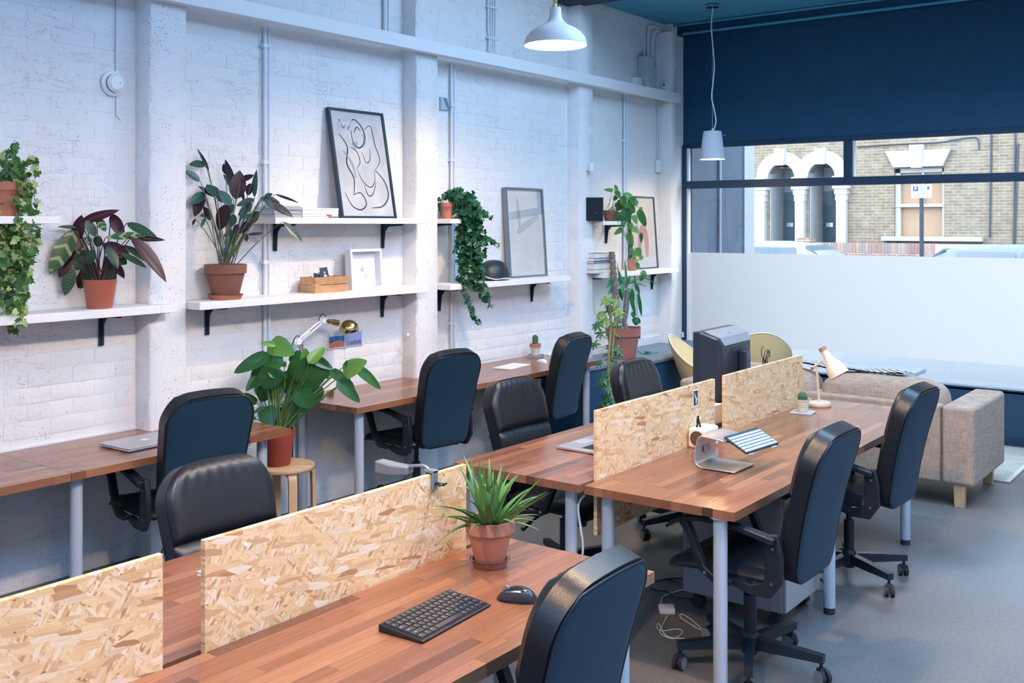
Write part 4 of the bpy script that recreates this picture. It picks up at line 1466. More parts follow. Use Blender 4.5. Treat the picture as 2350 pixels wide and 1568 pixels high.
# ------------------------------------------------------------------ things on the shelves
def rect_stack(name, cat, labels, items, group):
    for lb, (x0, x1, y0, y1, z0, z1, mc, kind) in zip(labels, items):
        t = thing(name, lb, cat, ((x0 + x1) / 2, (y0 + y1) / 2, z0), 0, group)
        hx, hy, h = (x1 - x0) / 2, (y1 - y0) / 2, z1 - z0
        if kind == 'book':        # spine faces the room (+x)
            ct = min(.004, h * .18)
            obj('cover', MB().box(-hx, hx, -hy, hy, 0, ct).box(-hx, hx, -hy, hy, h - ct, h).box(hx - ct, hx, -hy, hy, 0, h), mc, t, None, .0008)
            obj('pages', MB().box(-hx + .003, hx - ct, -hy + .003, hy - .003, ct, h - ct), PAPER, t, None)
        elif kind == 'pages':     # fore edge faces the room
            ct = min(.004, h * .18)
            obj('cover', MB().box(-hx, hx, -hy, hy, 0, ct).box(-hx, hx, -hy, hy, h - ct, h).box(-hx, -hx + ct, -hy, hy, 0, h), mc, t, None, .0008)
            obj('pages', MB().box(-hx + ct, hx - .003, -hy + .003, hy - .003, ct, h - ct), mat('page_edge', (.72, .68, .62), .8), t, None)
        else:
            obj('cover', MB().box(-hx, hx, -hy, hy, 0, h), mc, t, None, .0008)
            obj('pages', MB().box(-hx + .002, hx - .0008, -hy - .0006, hy + .0006, h * .15, h * .85), PAPER, t, None)


GREYMAG = mat('grey_paper', (.42, .43, .45), .7)
rs2 = random.Random(5)
zz = SZU
labs, its = [], []
ya, yb = onx(652, 490, .2).y, onx(690, 490, .2).y
for k in range(9):
    h = .0075
    labs.append(('thin grey journal at the very bottom of the left pile', 'grey journal second from the bottom of the left pile', 'grey journal third from the bottom of the left pile', 'grey journal fourth from the bottom of the left pile', 'grey journal in the exact middle of the left pile', 'grey journal fourth from the top of the left pile', 'grey journal third from the top of the left pile', 'grey journal second from the top of the left pile', 'thin grey journal on top of the left pile')[k])
    its.append((.03 + rs2.uniform(-.004, .004), .21 + rs2.uniform(-.004, .004), ya - .08 + rs2.uniform(-.004, .004), yb - .002, zz, zz + h, GREYMAG, 'mag'))
    zz += h + .0003
rect_stack('journal', 'magazine', labs, its, 'pile of grey journals')
REDSP = mat('red_spine', (.62, .10, .08), .6)
zz = SZU
yb2 = onx(773, 490, .2).y
labs, its = [], []
for k, (lb, h, mc) in enumerate((('dark spined magazine at the bottom of the white pile', .010, mat('blue_grey_cover', (.14, .19, .25), .5)), ('red tipped white magazine, second from the bottom of its pile', .012, WHITE_M), ('white magazine in the middle of the pile by the drawing', .011, PAPER), ('thick white magazine, second from the top of its pile', .014, WHITE_M), ('white magazine on top of the pile by the drawing', .012, PAPER))):
    labs.append(lb)
    its.append((.04, .215 - .003 * (k % 2), yb + .004, yb2 + rs2.uniform(-.004, .003), zz, zz + h, mc, 'mag'))
    zz += h + .0004
rect_stack('magazine', 'magazine', labs, its, 'pile of white magazines')
for o in list(bpy.data.objects):
    if o.name.startswith('magazine') and o.get('label', '').startswith('red tipped'):
        hy = (its[1][3] - its[1][2]) / 2
        obj('spine_band', MB().box(.0855, .0875, hy * .35, hy * .62, .001, .011), REDSP, o, None)
    if o.name.startswith('magazine') and o.get('label', '').startswith('dark spined'):
        hy = (its[0][3] - its[0][2]) / 2
        obj('spine_band', MB().box(.0855, .088, -hy, hy * .4, .001, .009), PAPER, o, None)

# crate with cards
y0, y1 = onx(720, 665, .16).y, onx(796, 660, .16).y
t = thing('wooden_crate', 'small slatted wooden crate holding cards on the lower shelf', 'crate', (.105, (y0 + y1) / 2, SZ))
hy, hx = (y1 - y0) / 2, .065
CRW = mat('crate_wood', (.50, .285, .14), .6, var=.2, vscale=18)
for z0, z1 in ((.0, .046), (.050, .096)):
    for sx in (-1, 1):
        obj('slat', MB().box(hx * sx - .004, hx * sx + .004, -hy, hy, z0, z1), CRW, t, None, .001)
        obj('slat', MB().box(-hx + .004, hx - .004, hy * sx - .004, hy * sx + .004, z0, z1), CRW, t, None, .001)
obj('bottom', MB().box(-hx, hx, -hy, hy, .002, .008), CRW, t, None)
t2 = thing('postcard', 'dark card with a white figure standing in the crate', 'card', (.10, (y0 + y1) / 2 + .035, SZ + .009))
t2.rotation_euler = (R(6), R(-12), 0)
obj('card', MB().box(0, .001, -.033, .033, 0, .145), mat('card_navy', (.03, .05, .08), .5), t2, None)
obj('figure', MB().sphere((.001, 0, .112), .007, 10, 6).lathe([(.014, .085), (.006, .10)], 10, (.001, 0, 0)), PAPER, t2)
t2 = thing('postcard', 'white bordered photo card leaning low in the crate', 'card', (.09, (y0 + y1) / 2 - .055, SZ + .009))
t2.rotation_euler = (R(-14), R(-14), 0)
obj('card', MB().box(0, .001, -.033, .033, 0, .125), PAPER, t2, None)
obj('photo_print', MB().box(.001, .0015, -.026, .026, .08, .112), mat('print_dark', (.02, .03, .05), .5), t2, None)

# bicycle helmet
pc = onx(1128, 640, .13)
t = thing('bike_helmet', 'matt black bike helmet with a round emblem on the shelf', 'helmet', (.125, pc.y + .03, SZ))
t.scale = (1.18, 1.18, 1.22)
HB = mat('helmet_black', (.012, .020, .032), .45)


def dome(u, v, s=1.0):
    a = (u - .5) * 2 * math.pi
    b_ = v * math.pi / 2
    rim = .010 + .016 * (.5 - .5 * math.cos(2 * a)) + .012 * math.cos(a * 4) * .5
    z = rim + (.125 - rim) * math.sin(b_)
    r = math.cos(b_) ** .75
    return (.098 * r * math.cos(a) * s, .118 * r * math.sin(a) * s, z * (s if v > .02 else 1) + (0 if s == 1 else -.001))


obj('shell', MB().grid(dome, 48, 14), HB, t, 70)
obj('lining', MB().grid(lambda u, v: dome(u, v, .94), 32, 8), RUBBER, t, 70)
obj('rim', MB().tube([dome(k / 48, 0, 1.005) for k in range(49)], .0035, 6), mat('pale_rim', (.60, .62, .66), .5), t)
ep = Vector((.098 * .93 * .985, .012, .048))
em = obj('emblem', MB().lathe([(.0105, 0), (.014, 0), (.014, .0015), (.0105, .0015)], 24), PAPER, t)
em.location = ep
em.rotation_euler = (0, R(78), 0)
em2 = obj('emblem_mark', MB().prism([(-.004, -.007), (.002, -.007), (.005, -.001), (.002, .002), (.004, .006), (-.003, .007), (-.005, .003), (0, .001)], 'z', 0, .0014), PAPER, em, None)

# loudspeaker
y0, y1 = onx(1360, 480, .2).y, onx(1402, 480, .2).y
t = thing('loudspeaker', 'black square loudspeaker on the short shelf near the window', 'speaker', (.115, (y0 + y1) / 2 - .01, SZU - .012), R(-50))
hs = .078
obj('cabinet', MB().box(-.02, .10, -hs, hs, 0, .205), mat('speaker_case', (.10, .13, .17), .4), t, None, .006)
obj('grille', MB().box(.10, .106, -hs + .005, hs - .005, .005, .20), mat('grille_black', (.006, .012, .022), .8, bump=.4, bscale=600), t, None, .003)
obj('badge', MB().cyl((.106, .01, hs * .9), (.108, .01, hs * .9), .003, n=8), CHROME, t)
# hardback stack
labs = ['thick grey hardback at the bottom of the stack by the window', 'cream paged hardback, second from the bottom by the window', 'slim dark hardback in the middle of the stack by the window', 'pale hardback, second from the top by the window', 'small grey hardback on top of the stack by the window']
zz = SZ
its = []
ya = onx(1362, 600, .2).y
for k, (h, ln, mc, kd) in enumerate(((.036, .34, mat('hb_grey', (.33, .36, .36), .6), 'pages'), (.050, .34, mat('hb_white', (.60, .62, .66), .5), 'pages'), (.018, .33, mat('hb_dark', (.17, .22, .28), .5), 'book'), (.024, .34, mat('hb_blue', (.45, .52, .60), .5), 'book'), (.044, .26, mat('hb_green', (.26, .32, .33), .5), 'pages'))):
    its.append((.03, .20, ya + rs2.uniform(0, .012) + (.03 if k == 4 else 0), ya + ln, zz, zz + h, mc, kd))
    zz += h + .0005
rect_stack('hardback_book', 'book', labs, its, 'stacked hardbacks by the window')

# ------------------------------------------------------------------ postcards on the wall
for lb, px0, px1, py0, py1, cols in (('desert postcard taped to the wall under the brass lamp', 754, 791, 768, 802, ((.02, .16, .45), (.45, .17, .10))), ('blue skyline postcard taped beside the desert one', 793, 831, 758, 797, ((.36, .42, .66), (.08, .12, .30)))):
    a, b_ = onx(px0, py1, .006), onx(px1, py0, .006)
    w, h = b_.y - a.y, b_.z - a.z
    t = thing('wall_postcard', lb, 'postcard', (.0045, a.y, a.z), 0, 'postcards taped to the wall')
    obj('card', MB().box(0, .0012, 0, w, 0, h), PAPER, t, None)
    if px0 == 754:
        obj('printed_sky', MB().box(.0012, .0018, .004, w - .004, h * .58, h - .004), mat('pc_sky', cols[0], .5), t, None)
        obj('printed_sand', MB().box(.0012, .0018, .004, w - .004, .004, h * .5), mat('pc_sand', cols[1], .5), t, None)
        obj('printed_road', MB().prism([(w * .02, .006), (w * .4, h * .45), (w * .9, h * .5), (w * .9, h * .56), (w * .3, h * .56)], 'x', .0018, .0022), mat('pc_rose', (.62, .30, .20), .5), t, None)
        obj('printed_hills', MB().box(.0012, .0017, .004, w - .004, h * .5, h * .58), mat('pc_dark', (.03, .06, .14), .5), t, None)
    else:
        obj('printed_sky', MB().box(.0012, .0018, .004, w - .004, h * .35, h - .004), mat('pc_lilac', cols[0], .5), t, None)
        obj('printed_ground', MB().box(.0012, .0018, .004, w - .004, .004, h * .35), mat('pc_mauve', (.22, .24, .45), .5), t, None)
        for k in range(6):
            yy = w * (.34 + .10 * k)
            obj('printed_tower', MB().box(.0018, .0022, yy, yy + w * .05, h * .14, h * (.34 + .05 * (k % 3))), mat('pc_navy', cols[1], .5), t, None)
    for yy, zz_ in ((0, h), (w, h), (0, 0), (w, 0)):
        obj('tape', MB().box(.0005, .0026, yy - .006, yy + .006, zz_ - .006, zz_ + .006), mat('tape', (.50, .66, .70), .3), t, None)
# ------------------------------------------------------------------ things on the desks
def laptop_logo(parent, loc, s, m, rot=(0, 0, 0)):
    pts = []
    for k in range(40):
        a = 2 * math.pi * k / 40
        r = 1.0 + .10 * math.cos(2 * a) * -1 + (.10 * -math.cos(a * 2)) * 0
        x, y = r * math.cos(a) * .92, r * math.sin(a)
        if math.sin(a) > .6:
            y -= .16 * max(0, 1 - abs(math.cos(a)) * 3)
        if math.sin(a) < -.6:
            y += .14 * max(0, 1 - abs(math.cos(a)) * 3)
        d = math.hypot(x - 1.25, y - .12)
        if d < .52:
            q = .52 / max(d, 1e-3)
            x = 1.25 + (x - 1.25) * q
            y = .12 + (y - .12) * q
        pts.append((x * s, y * s))
    o = obj('lid_logo', MB().prism(pts, 'z', 0, .0006).prism([(.05 * s, 1.1 * s), (.12 * s, 1.45 * s), (.42 * s, 1.72 * s), (.38 * s, 1.35 * s)], 'z', 0, .0006), m, parent, None)
    o.location = loc
    o.rotation_euler = rot


KEYM = mat('key_black', (.012, .014, .018), .45)
KEYW = mat('key_white', (.45, .48, .52), .5)
LEG = mat('key_legend', (.55, .57, .60), .5)


def keys(parent, x0, x1, y0, y1, z, rows, m, hgt=.003, gap=.0025, legend=None):
    """rows: list of lists of relative key widths; x runs along a row, first row at y1 (far edge)"""
    n = len(rows)
    rh = (y1 - y0) / n
    cache = {}
    for r, ws in enumerate(rows):
        tot = sum(ws)
        x = x0
        for w in ws:
            kw = (x1 - x0) * w / tot
            key = round(kw, 4)
            if key not in cache:
                cache[key] = MB().loft([[(-kw / 2 + gap / 2, -rh / 2 + gap / 2, 0), (kw / 2 - gap / 2, -rh / 2 + gap / 2, 0), (kw / 2 - gap / 2, rh / 2 - gap / 2, 0), (-kw / 2 + gap / 2, rh / 2 - gap / 2, 0)],
                                        [(-kw / 2 + gap, -rh / 2 + gap, hgt), (kw / 2 - gap, -rh / 2 + gap, hgt), (kw / 2 - gap, rh / 2 - gap, hgt), (-kw / 2 + gap, rh / 2 - gap, hgt)]], False).mesh('key', m, None)
            k = link('key', cache[key], parent, (x + kw / 2, y1 - rh * (r + .5), z))
            if legend and w < 3:
                link('key_legend', legend, k, (-kw * .18, rh * .12, hgt + .0003))
            x += kw


ROWS = [[1] * 14, [1] * 13 + [1.6], [1.5] + [1] * 12 + [1.1], [1.8] + [1] * 11 + [1.8], [2.2] + [1] * 10 + [1, 1.2], [1.2, 1, 1.2, 5.4, 1.1, 1, 1, 1, 1]]

# black keyboard on the foreground desk: user sits at +x, so its local y points to -x
A, B_, C_, D_ = (onz(px, py, TT) for px, py in ((884, 1446), (963, 1480), (1113, 1397), (1037, 1369)))
ctr = (A + B_ + C_ + D_) / 4
kd = (C_ - B_).normalized()
ka = math.atan2(kd.y, kd.x)
LW, LD = .318, .150
t = thing('keyboard', 'black compact keyboard on the foreground desk', 'keyboard', (ctr.x, ctr.y, TT), ka)
case = MB().loft([[(-LW / 2, -LD / 2, .002), (LW / 2, -LD / 2, .002), (LW / 2, LD / 2, .002), (-LW / 2, LD / 2, .002)], [(-LW / 2, -LD / 2, .008), (LW / 2, -LD / 2, .008), (LW / 2, LD / 2, .022), (-LW / 2, LD / 2, .022)]])
obj('case', case, KEYM, t, None, .002)
deck = thing('x', '', '', (0, 0, .0152))
deck = obj('key_deck', MB().box(-LW / 2 + .006, LW / 2 - .006, -LD / 2 + .006, LD / 2 - .006, 0, .001), PLASTIC, t, None)
deck.location = (0, 0, .0152)
deck.rotation_euler = (math.atan2(.014, LD), 0, 0)
bpy.data.objects.remove(bpy.data.objects['x'])
LEGME = MB().box(-.0022, .0022, -.0016, .0016, 0, .0003).mesh('key_legend', LEG, None)
LEG_ONE = MB()
keys(deck, -LW / 2 + .008, LW / 2 - .008, -LD / 2 + .008, LD / 2 - .008, .001, ROWS, mat('key_top', (.020, .022, .028), .4), .0035, .0022)
# printed characters on the key caps, one flat print on the deck
pr = MB()
rl = random.Random(2)
rh = (LD - .016) / 6
for r, ws in enumerate(ROWS):
    x = -LW / 2 + .008
    for w in ws:
        kw = (LW - .016) * w / sum(ws)
        if w < 3:
            cx_, cy_ = x + kw / 2 - kw * .12, LD / 2 - .008 - rh * (r + .5) + rh * .08
            q = .0016 if r else .0011
            if w > 1.3:
                pr.box(cx_ - .005, cx_ + .004, cy_ - .0012, cy_ + .0008, .0046, .0049)
            else:
                pr.box(cx_ - q, cx_ - q * .45, cy_ - q * 1.3, cy_ + q * 1.3, .0046, .0049).box(cx_ - q * .45, cx_ + q, cy_ + q * .7, cy_ + q * 1.3, .0046, .0049).box(cx_ + q * .4, cx_ + q, cy_ - q * .3, cy_ + q * .7, .0046, .0049)
        x += kw
o = obj('key_legends', pr, LEG, t, None)
o.location = deck.location
o.rotation_euler = deck.rotation_euler

# dark mouse
pm = onz(1187, 1378, TT)
t = thing('computer_mouse', 'glossy dark computer mouse beside the front chair', 'mouse', (pm.x, pm.y, TT), ka + .25)


def mouse_body(u, v, L_=.062, W=.036, H=.040):
    a = u * 2 * math.pi
    b_ = v * math.pi / 2
    r = math.cos(b_) ** .6
    x = W * r * math.cos(a) * (1 + .12 * math.sin(a)) * (.86 + .14 * abs(math.sin(a * 1.0)))
    y = L_ * r * math.sin(a)
    z = H * math.sin(b_) ** .9 * (1 - .35 * (y / L_ - (-.25)) ** 2)
    return (x, y, max(z, 0))


MOUSE = mat('mouse_black', (.014, .018, .026), .22)
obj('body', MB().grid(mouse_body, 36, 12), MOUSE, t, 70)
obj('wheel', MB().cyl((-.004, .034, .031), (.004, .034, .031), .009, n=14), GREY_RIM, t)
obj('side_grip', MB().grid(lambda u, v: tuple(Vector(mouse_body(.36 + .3 * u, .12 + .4 * v)) * 1.012), 12, 6), RUBBER, t, 70)
obj('side_button', MB().grid(lambda u, v: tuple(Vector(mouse_body(.40 + .16 * u, .55 + .1 * v)) * 1.02), 8, 2), CHROME, t, 70)

# closed silver laptop on the left wall desk
A, B_, C_ = (onz(px, py, TT + .01) for px, py in ((234, 1018), (306, 1036), (365, 1028)))
t = thing('laptop', 'closed silver laptop on the left wall desk', 'laptop', (A.x + .13, A.y + .155, TT), R(2))
obj('base', MB().box(-.122, .122, -.178, .178, .003, .012), ALU, t, None, .003)
lid = obj('lid', MB().box(-.122, .122, -.178, .178, .0125, .020), mat('silver_lid', (.62, .61, .60), .38, .6), t, None, .003)
laptop_logo(lid, (.0, .0, .0201), .022, mat('logo_white', (.80, .78, .74), .35), (0, 0, R(90)))
obj('port', MB().box(-.09, -.075, -.1785, -.177, .005, .009).box(-.065, -.055, -.1785, -.177, .005, .009).box(-.045, -.035, -.1785, -.177, .005, .009).box(-.025, -.01, -.1785, -.177, .005, .009), FOOT, t, None)
obj('foot', MB().cyl((.1, .15, 0), (.1, .15, .004), .008, n=8).cyl((.1, -.15, 0), (.1, -.15, .004), .008, n=8).cyl((-.1, .15, 0), (-.1, .15, .004), .008, n=8).cyl((-.1, -.15, 0), (-.1, -.15, .004), .008, n=8), RUBBER, t)

# open laptop beyond the chipboard: its screen is hidden by the divider
pl = onz(1277, 1030, TT)
t = thing('laptop', 'open silver laptop half hidden by the chipboard divider', 'laptop', (pl.x + .125, pl.y + .17, TT), R(-90))
obj('base', MB().box(-.178, .178, -.122, .122, .002, .015), ALU, t, None, .003)
obj('keyboard_well', MB().box(-.14, .14, .0, .10, .015, .0155), FOOT, t, None)
keys(t, -.138, .138, .002, .098, .0155, [[1] * 13, [1] * 12 + [1.6], [1.5] + [1] * 11 + [1.4], [2, ] + [1] * 10 + [2], [1, 1, 1.2, 5, 1.2, 1, 1, 1]], KEYM, .0015, .003)
obj('trackpad', MB().box(-.052, .052, -.11, -.035, .015, .0156), mat('trackpad', (.60, .60, .60), .3, .5), t, None)
scr = obj('screen', MB().box(-.178, .178, 0, .006, 0, .235), ALU, t, None, .003)
scr.location = (0, .120, .016)
scr.rotation_euler = (R(-14), 0, 0)
obj('display', MB().box(-.165, .165, -.0008, 0, .012, .222), mat('screen_black', (.01, .012, .015), .1), scr, None)

# corner of a pale notebook on the near left desk
pn = onz(445, 1318, TT)
t = thing('notebook', 'pale notebook whose corner shows behind the long chipboard divider', 'notebook', (pn.x + .02, pn.y + .12, TT), R(8))
obj('cover', MB().box(-.02, .19, -.12, .12, 0, .001).box(-.02, .19, -.12, .12, .011, .012), PAPER, t, None)
obj('pages', MB().box(-.018, .188, -.118, .118, .001, .011), mat('page_edge', (.72, .68, .62), .8), t, None)

# wall desk: white tablet-like keyboard, white mouse
A, B_, C_, D_ = (onz(px, py, Z2) for px, py in ((1136, 847), (1166, 851), (1215, 839), (1183, 834)))
ctr = (A + B_ + C_ + D_) / 4
t = thing('notepad', 'white notepad lying on the far wall desk', 'notepad', (ctr.x, ctr.y, Z2), math.atan2((C_ - B_).y, (C_ - B_).x))
obj('back_board', MB().box(-.15, .15, -.075, .075, 0, .002), GREYMAG, t, None)
obj('pages', MB().box(-.15, .15, -.075, .075, .002, .009), mat('pad_white', (.82, .78, .76), .6), t, None, .001)
pm = onz(1244, 831, Z2)
t = thing('computer_mouse', 'low white computer mouse on the far wall desk', 'mouse', (pm.x, pm.y, Z2), R(70))
obj('body', MB().grid(lambda u, v: mouse_body(u, v, .057, .029, .024), 30, 9), mat('mouse_white', (.82, .80, .80), .25), t, 70)
obj('underside', MB().lathe([(.024, 0.0), (.026, .003)], 20).xf(Matrix.Diagonal((1, 1.7, 1, 1))), ALU, t)

# glass bottle with swing top
pb = onz(917, 867, Z2)
t = thing('glass_bottle', 'clear swing-top glass water bottle on the wall desk', 'bottle', (.085, pb.y, Z2))
BG = m_glass('bottle_glass', (.975, .985, .98), .35)
prof = [(.037, .0), (.040, .004), (.040, .165), (.036, .185), (.024, .205), (.016, .222), (.0135, .25), (.0135, .285), (.016, .287), (.016, .297)]
obj('glass', MB().lathe(prof, 32, caps=False).lathe([(.002, .001), (.037, .001)], 32, caps=False), BG, t, 50)
obj('water', MB().lathe([(.037, .004), (.0375, .155)], 28), m_glass('water', (.985, .975, .955), .15), t, 50)
obj('stopper', MB().lathe([(.013, .295), (.013, .305), (.008, .312)], 16), WHITE, t)
obj('swing_wire', MB().tube(spline([(.0, -.017, .27), (.0, -.03, .262), (0, -.034, .275), (0, -.022, .30), (0, 0, .316), (0, .02, .30), (0, .016, .27)], 4), .0014, 6), CHROME, t)

# brass cup (tealight)
pb = onz(748, 905, Z2)
t = thing('brass_cup', 'tiny brass tealight cup at the near end of the wall desk', 'cup', (.16, pb.y, Z2))
obj('cup', MB().lathe([(.019, 0), (.022, .002), (.022, .026), (.0205, .026), (.0205, .004), (.001, .004)], 24), BRASS, t, 50)
obj('wax', MB().lathe([(.0203, .005), (.0203, .018)], 20), PAPER, t)

# brass desk lamp with white arms
t = thing('desk_lamp', 'white armed desk lamp with a round brass shade on the wall desk', 'lamp', (0, 0, 0))
b0 = Vector((.115, 4.33, Z2))
j1 = onx(683, 785, .12)
j2 = onx(741, 735, .12)
hd = onx(790, 745, .15)
obj('base', MB().lathe([(.075, 0), (.075, .012), (.06, .018), (.02, .022), (.014, .05)], 32, tuple(b0)), WHITE, t)
ARMW = mat('arm_white', (.80, .80, .80), .3)
obj('lower_arm', MB().cyl(b0 + Vector((0, 0, .04)), j1 + Vector((0, .008, 0)), .006, n=10).cyl(b0 + Vector((0, .02, .04)), j1 + Vector((0, .028, 0)), .006, n=10), mat('arm_grey', (.20, .19, .18), .4), t)
d = (j2 - j1).normalized()
nrm = Vector((0, -d.z, d.y))
up_ = obj('upper_arm', MB().cyl(j1 + nrm * .010, j2 + nrm * .010, .0065, n=10).cyl(j1 - nrm * .014, j2 - nrm * .012, .0045, n=10), ARMW, t)
obj('spring', MB().cyl(j1 + d * .03 - nrm * .004, j1 + d * .11 - nrm * .002, .007, n=10), CHROME, up_)
for jj in (j1, j2):
    obj('joint', MB().cyl(jj - Vector((.012, 0, 0)), jj + Vector((.012, 0, 0)), .018, n=16).obox(jj, (.012, .055, .03)), ARMW, t)
    obj('joint_cable', MB().tube(bez(jj + Vector((0, -.045, -.02)), jj + Vector((0, 0, .10)), jj + Vector((0, .045, -.03)), 10), .0028, 6), mat('cable_black', (.02, .02, .025), .6), t)
neck = hd + Vector((0, .0, .0))
ax = (hd - j2).normalized()
obj('shade_neck', MB().cyl(j2, j2 + ax * .05, .008, n=10).cyl(j2 + ax * .04, j2 + ax * .075, .014, n=12).cyl(j2 + ax * .075, j2 + ax * .115, .020, n=16), BRASS, t)
sc_ = onx(801, 752, .15)
shd = obj('shade', MB().lathe([(.062 * math.cos(R(a)), .062 * math.sin(R(a))) for a in range(-12, 91, 6)], 40, caps=False), BRASS, t, 60)
shd.location = sc_ + Vector((0, 0, -.012))
shd.rotation_euler = (R(10), 0, 0)
obj('lining', MB().lathe([(.0605 * math.cos(R(a)), .0605 * math.sin(R(a))) for a in range(-12, 91, 6)], 40, caps=False), WHITE, shd, 60)
obj('pull_chain', MB().cyl(hd + Vector((0, -.015, -.02)), hd + Vector((0, -.04, -.10)), .0012, n=6), BRASS, t)

# clip lamp clamped to the long divider
cl = onx(990, 1090, 2.71)
t = thing('clamp_lamp', 'grey clip-on lamp clamped to the end of the long chipboard divider', 'lamp', (2.7085, cl.y, 1.02))
GC = mat('clamp_grey', (.30, .33, .37), .35, .6)
obj('clamp_jaw', MB().box(-.022, -.012, -.014, .014, -.045, .012).box(.0115, .020, -.012, .012, -.05, .012).box(-.022, .02, -.013, .013, .004, .014), GC, t, None, .002)
obj('clamp_screw', MB().cyl((.02, 0, -.028), (.055, 0, -.028), .005, n=10).cyl((.05, -.018, -.028), (.05, .018, -.028), .004, n=8), BLACK_M, t)
arm = [(-.01, 0, .012), (-.03, -.005, .022), (-.06, -.02, .020), (-.10, -.035, .012)]
obj('arm', MB().tube(spline(arm, 4), .006, 8), GC, t)
hdv = obj('lamp_head', MB().loft([[(-.07, -.045, -.008), (-.07, -.005, -.008), (-.07, -.005, .020), (-.07, -.045, .020)], [(-.12, -.07, -.012), (-.12, -.02, -.012), (-.12, -.02, .024), (-.12, -.07, .024)], [(-.175, -.082, -.006), (-.175, -.04, -.006), (-.175, -.04, .034), (-.175, -.082, .034)]]), mat('head_grey', (.22, .23, .25), .4, .3), t, None, .005)

# laptop stand with a keyboard resting on it
s0 = onz(1570, 1072, TT)
t = thing('laptop_stand', 'bent aluminium laptop stand on the far right hand desk', 'stand', (2.795, s0.y + .115, TT))
SW = .105
prof = [(.20, .006), (.10, .006), (.04, .006)] + [(.04 - .035 * math.sin(R(a)), .041 - .035 * math.cos(R(a))) for a in range(15, 91, 15)] + [(.008, .08), (.018, .118)] + [(.043 - .022 * math.cos(R(a)), .124 + .022 * math.sin(R(a))) for a in range(10, 81, 14)] + [(.09, .142), (.20, .128)]
st = MB()
st.strip([(p_[0], p_[1]) for p_ in prof], -SW, SW, .006)
st.xf(Matrix.Rotation(R(-90), 4, 'Z'))
stand = obj('plate', st, ALU, t, 50, .002)
obj('front_lip', MB().box(.190, .196, -.05, .05, .125, .134), ALU, t, None, .002)
hole = obj('cable_hole', MB().lathe([(.024, 0), (.03, 0), (.03, .002), (.024, .002)], 28), WHITE, t)
hole.location = (.0155, 0, .078)
hole.rotation_euler = (0, R(80), 0)
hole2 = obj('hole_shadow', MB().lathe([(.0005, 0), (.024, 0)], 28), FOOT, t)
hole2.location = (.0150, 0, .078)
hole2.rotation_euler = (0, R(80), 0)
q = [onz(px, py, TT) for px, py in ((1630, 1017), (1746, 1028))]
t = thing('keyboard', 'slim silver keyboard propped sloping on the aluminium stand', 'keyboard', (3.018, s0.y + .135, TT + .1255), R(90))
t.rotation_euler = (R(27), 0, R(84))
obj('case', MB().box(-.142, .142, -.062, .062, 0, .008), FOOT, t, None, .002)
obj('top_plate', MB().box(-.141, .141, -.061, .061, .008, .0095), mat('kb_dark', (.03, .06, .09), .4), t, None)
obj('battery_tube', MB().cyl((-.14, .056, -.004), (.14, .056, -.004), .010, n=14), ALU, t)
obj('foot', MB().box(.08, .12, -.066, -.05, -.006, .0).box(-.12, -.08, -.066, -.05, -.006, 0), WHITE, t, None)
keys(t, -.139, .139, -.058, .050, .0095, ROWS, mat('key_pale', (.42, .50, .55), .45), .0022, .0042)

# white cable box with a round opening and a black marker
pb = onz(1676, 1005, TT)
t = thing('cable_box', 'white box with a round opening behind the laptop stand', 'box', (2.60, 4.60, TT))
BW = mat('box_white', (.80, .76, .72), .45)
obj('case', MB().box(-.02, .075, -.04, .11, 0, .10), BW, t, None, .012)
rg = obj('round_opening', MB().lathe([(.030, 0), (.036, 0), (.036, .003), (.030, .003)], 28).lathe([(.0005, .001), (.030, .001)], 28), mat('dark_opening', (.10, .06, .04), .5), t)
rg.location = (.03, -.0405, .05)
rg.rotation_euler = (R(90), 0, 0)
t = thing('marker_pen', 'black pen clip standing on the white box', 'pen', (2.615, 4.59, TT + .10))
obj('barrel', MB().cyl((0, 0, 0), (.006, 0, .055), .006, .005, 10).cyl((.016, .004, 0), (.004, .002, .050), .005, .004, 10), KEYM, t)
obj('clip', MB().tube([(0, -.007, .048), (.002, -.010, .03), (.002, -.008, .012)], .0015, 6), CHROME, t)

# cream task lamp
pl = onz(1880, 932, TT)
t = thing('task_lamp', 'cream task lamp with copper cap near the sofa', 'lamp', (pl.x, pl.y, TT))
obj('base', MB().lathe([(.065, 0), (.068, .003), (.068, .022), (.064, .026), (.01, .027)], 40), CREAM, t, 50)
obj('base_foot', MB().lathe([(.066, -.0005), (.066, .003)], 40), COPPER, t)
wl_ = depth(t.location)
top = at(1874, 842, wl_) - t.location
obj('stem', MB().cyl((0, 0, .026), (top.x, top.y, top.z), .007, n=12), CREAM, t)
e0 = at(1863, 846, wl_ - .0) - t.location
e1 = at(1886, 828, wl_ - .03) - t.location
obj('link_arm', MB().cyl(e0, e1, .006, n=10), CREAM, t)
obj('joint_knob', MB().cyl(e0 + (e0 - e1).normalized() * .008, e0 - (e0 - e1).normalized() * .012, .010, n=12), COPPER, t)
h0 = at(1887, 800, wl_ - .04) - t.location
h1 = at(1927, 862, wl_ - .10) - t.location
ax = (h1 - h0)
Lh = ax.length
pr_ = [(.021, 0), (.022, .03 * Lh / .19), (.024, .30 * Lh), (.031, .45 * Lh), (.047, .62 * Lh), (.058, .80 * Lh), (.062, Lh)]
rotq = Vector((0, 0, 1)).rotation_difference(ax.normalized())
sh_ = obj('shade', MB().lathe(pr_, 40, caps=False), CREAM, t, 60)
sh_.location = h0
sh_.rotation_mode = 'QUATERNION'
sh_.rotation_quaternion = rotq
obj('lining', MB().lathe([(r - .0015, z) for r, z in pr_], 40, caps=False), mat('lamp_lining', (.72, .62, .52), .5), sh_, 60)
obj('cap', MB().lathe([(.005, -.006), (.0225, -.006), (.0225, .018)], 28), COPPER, sh_, 50)
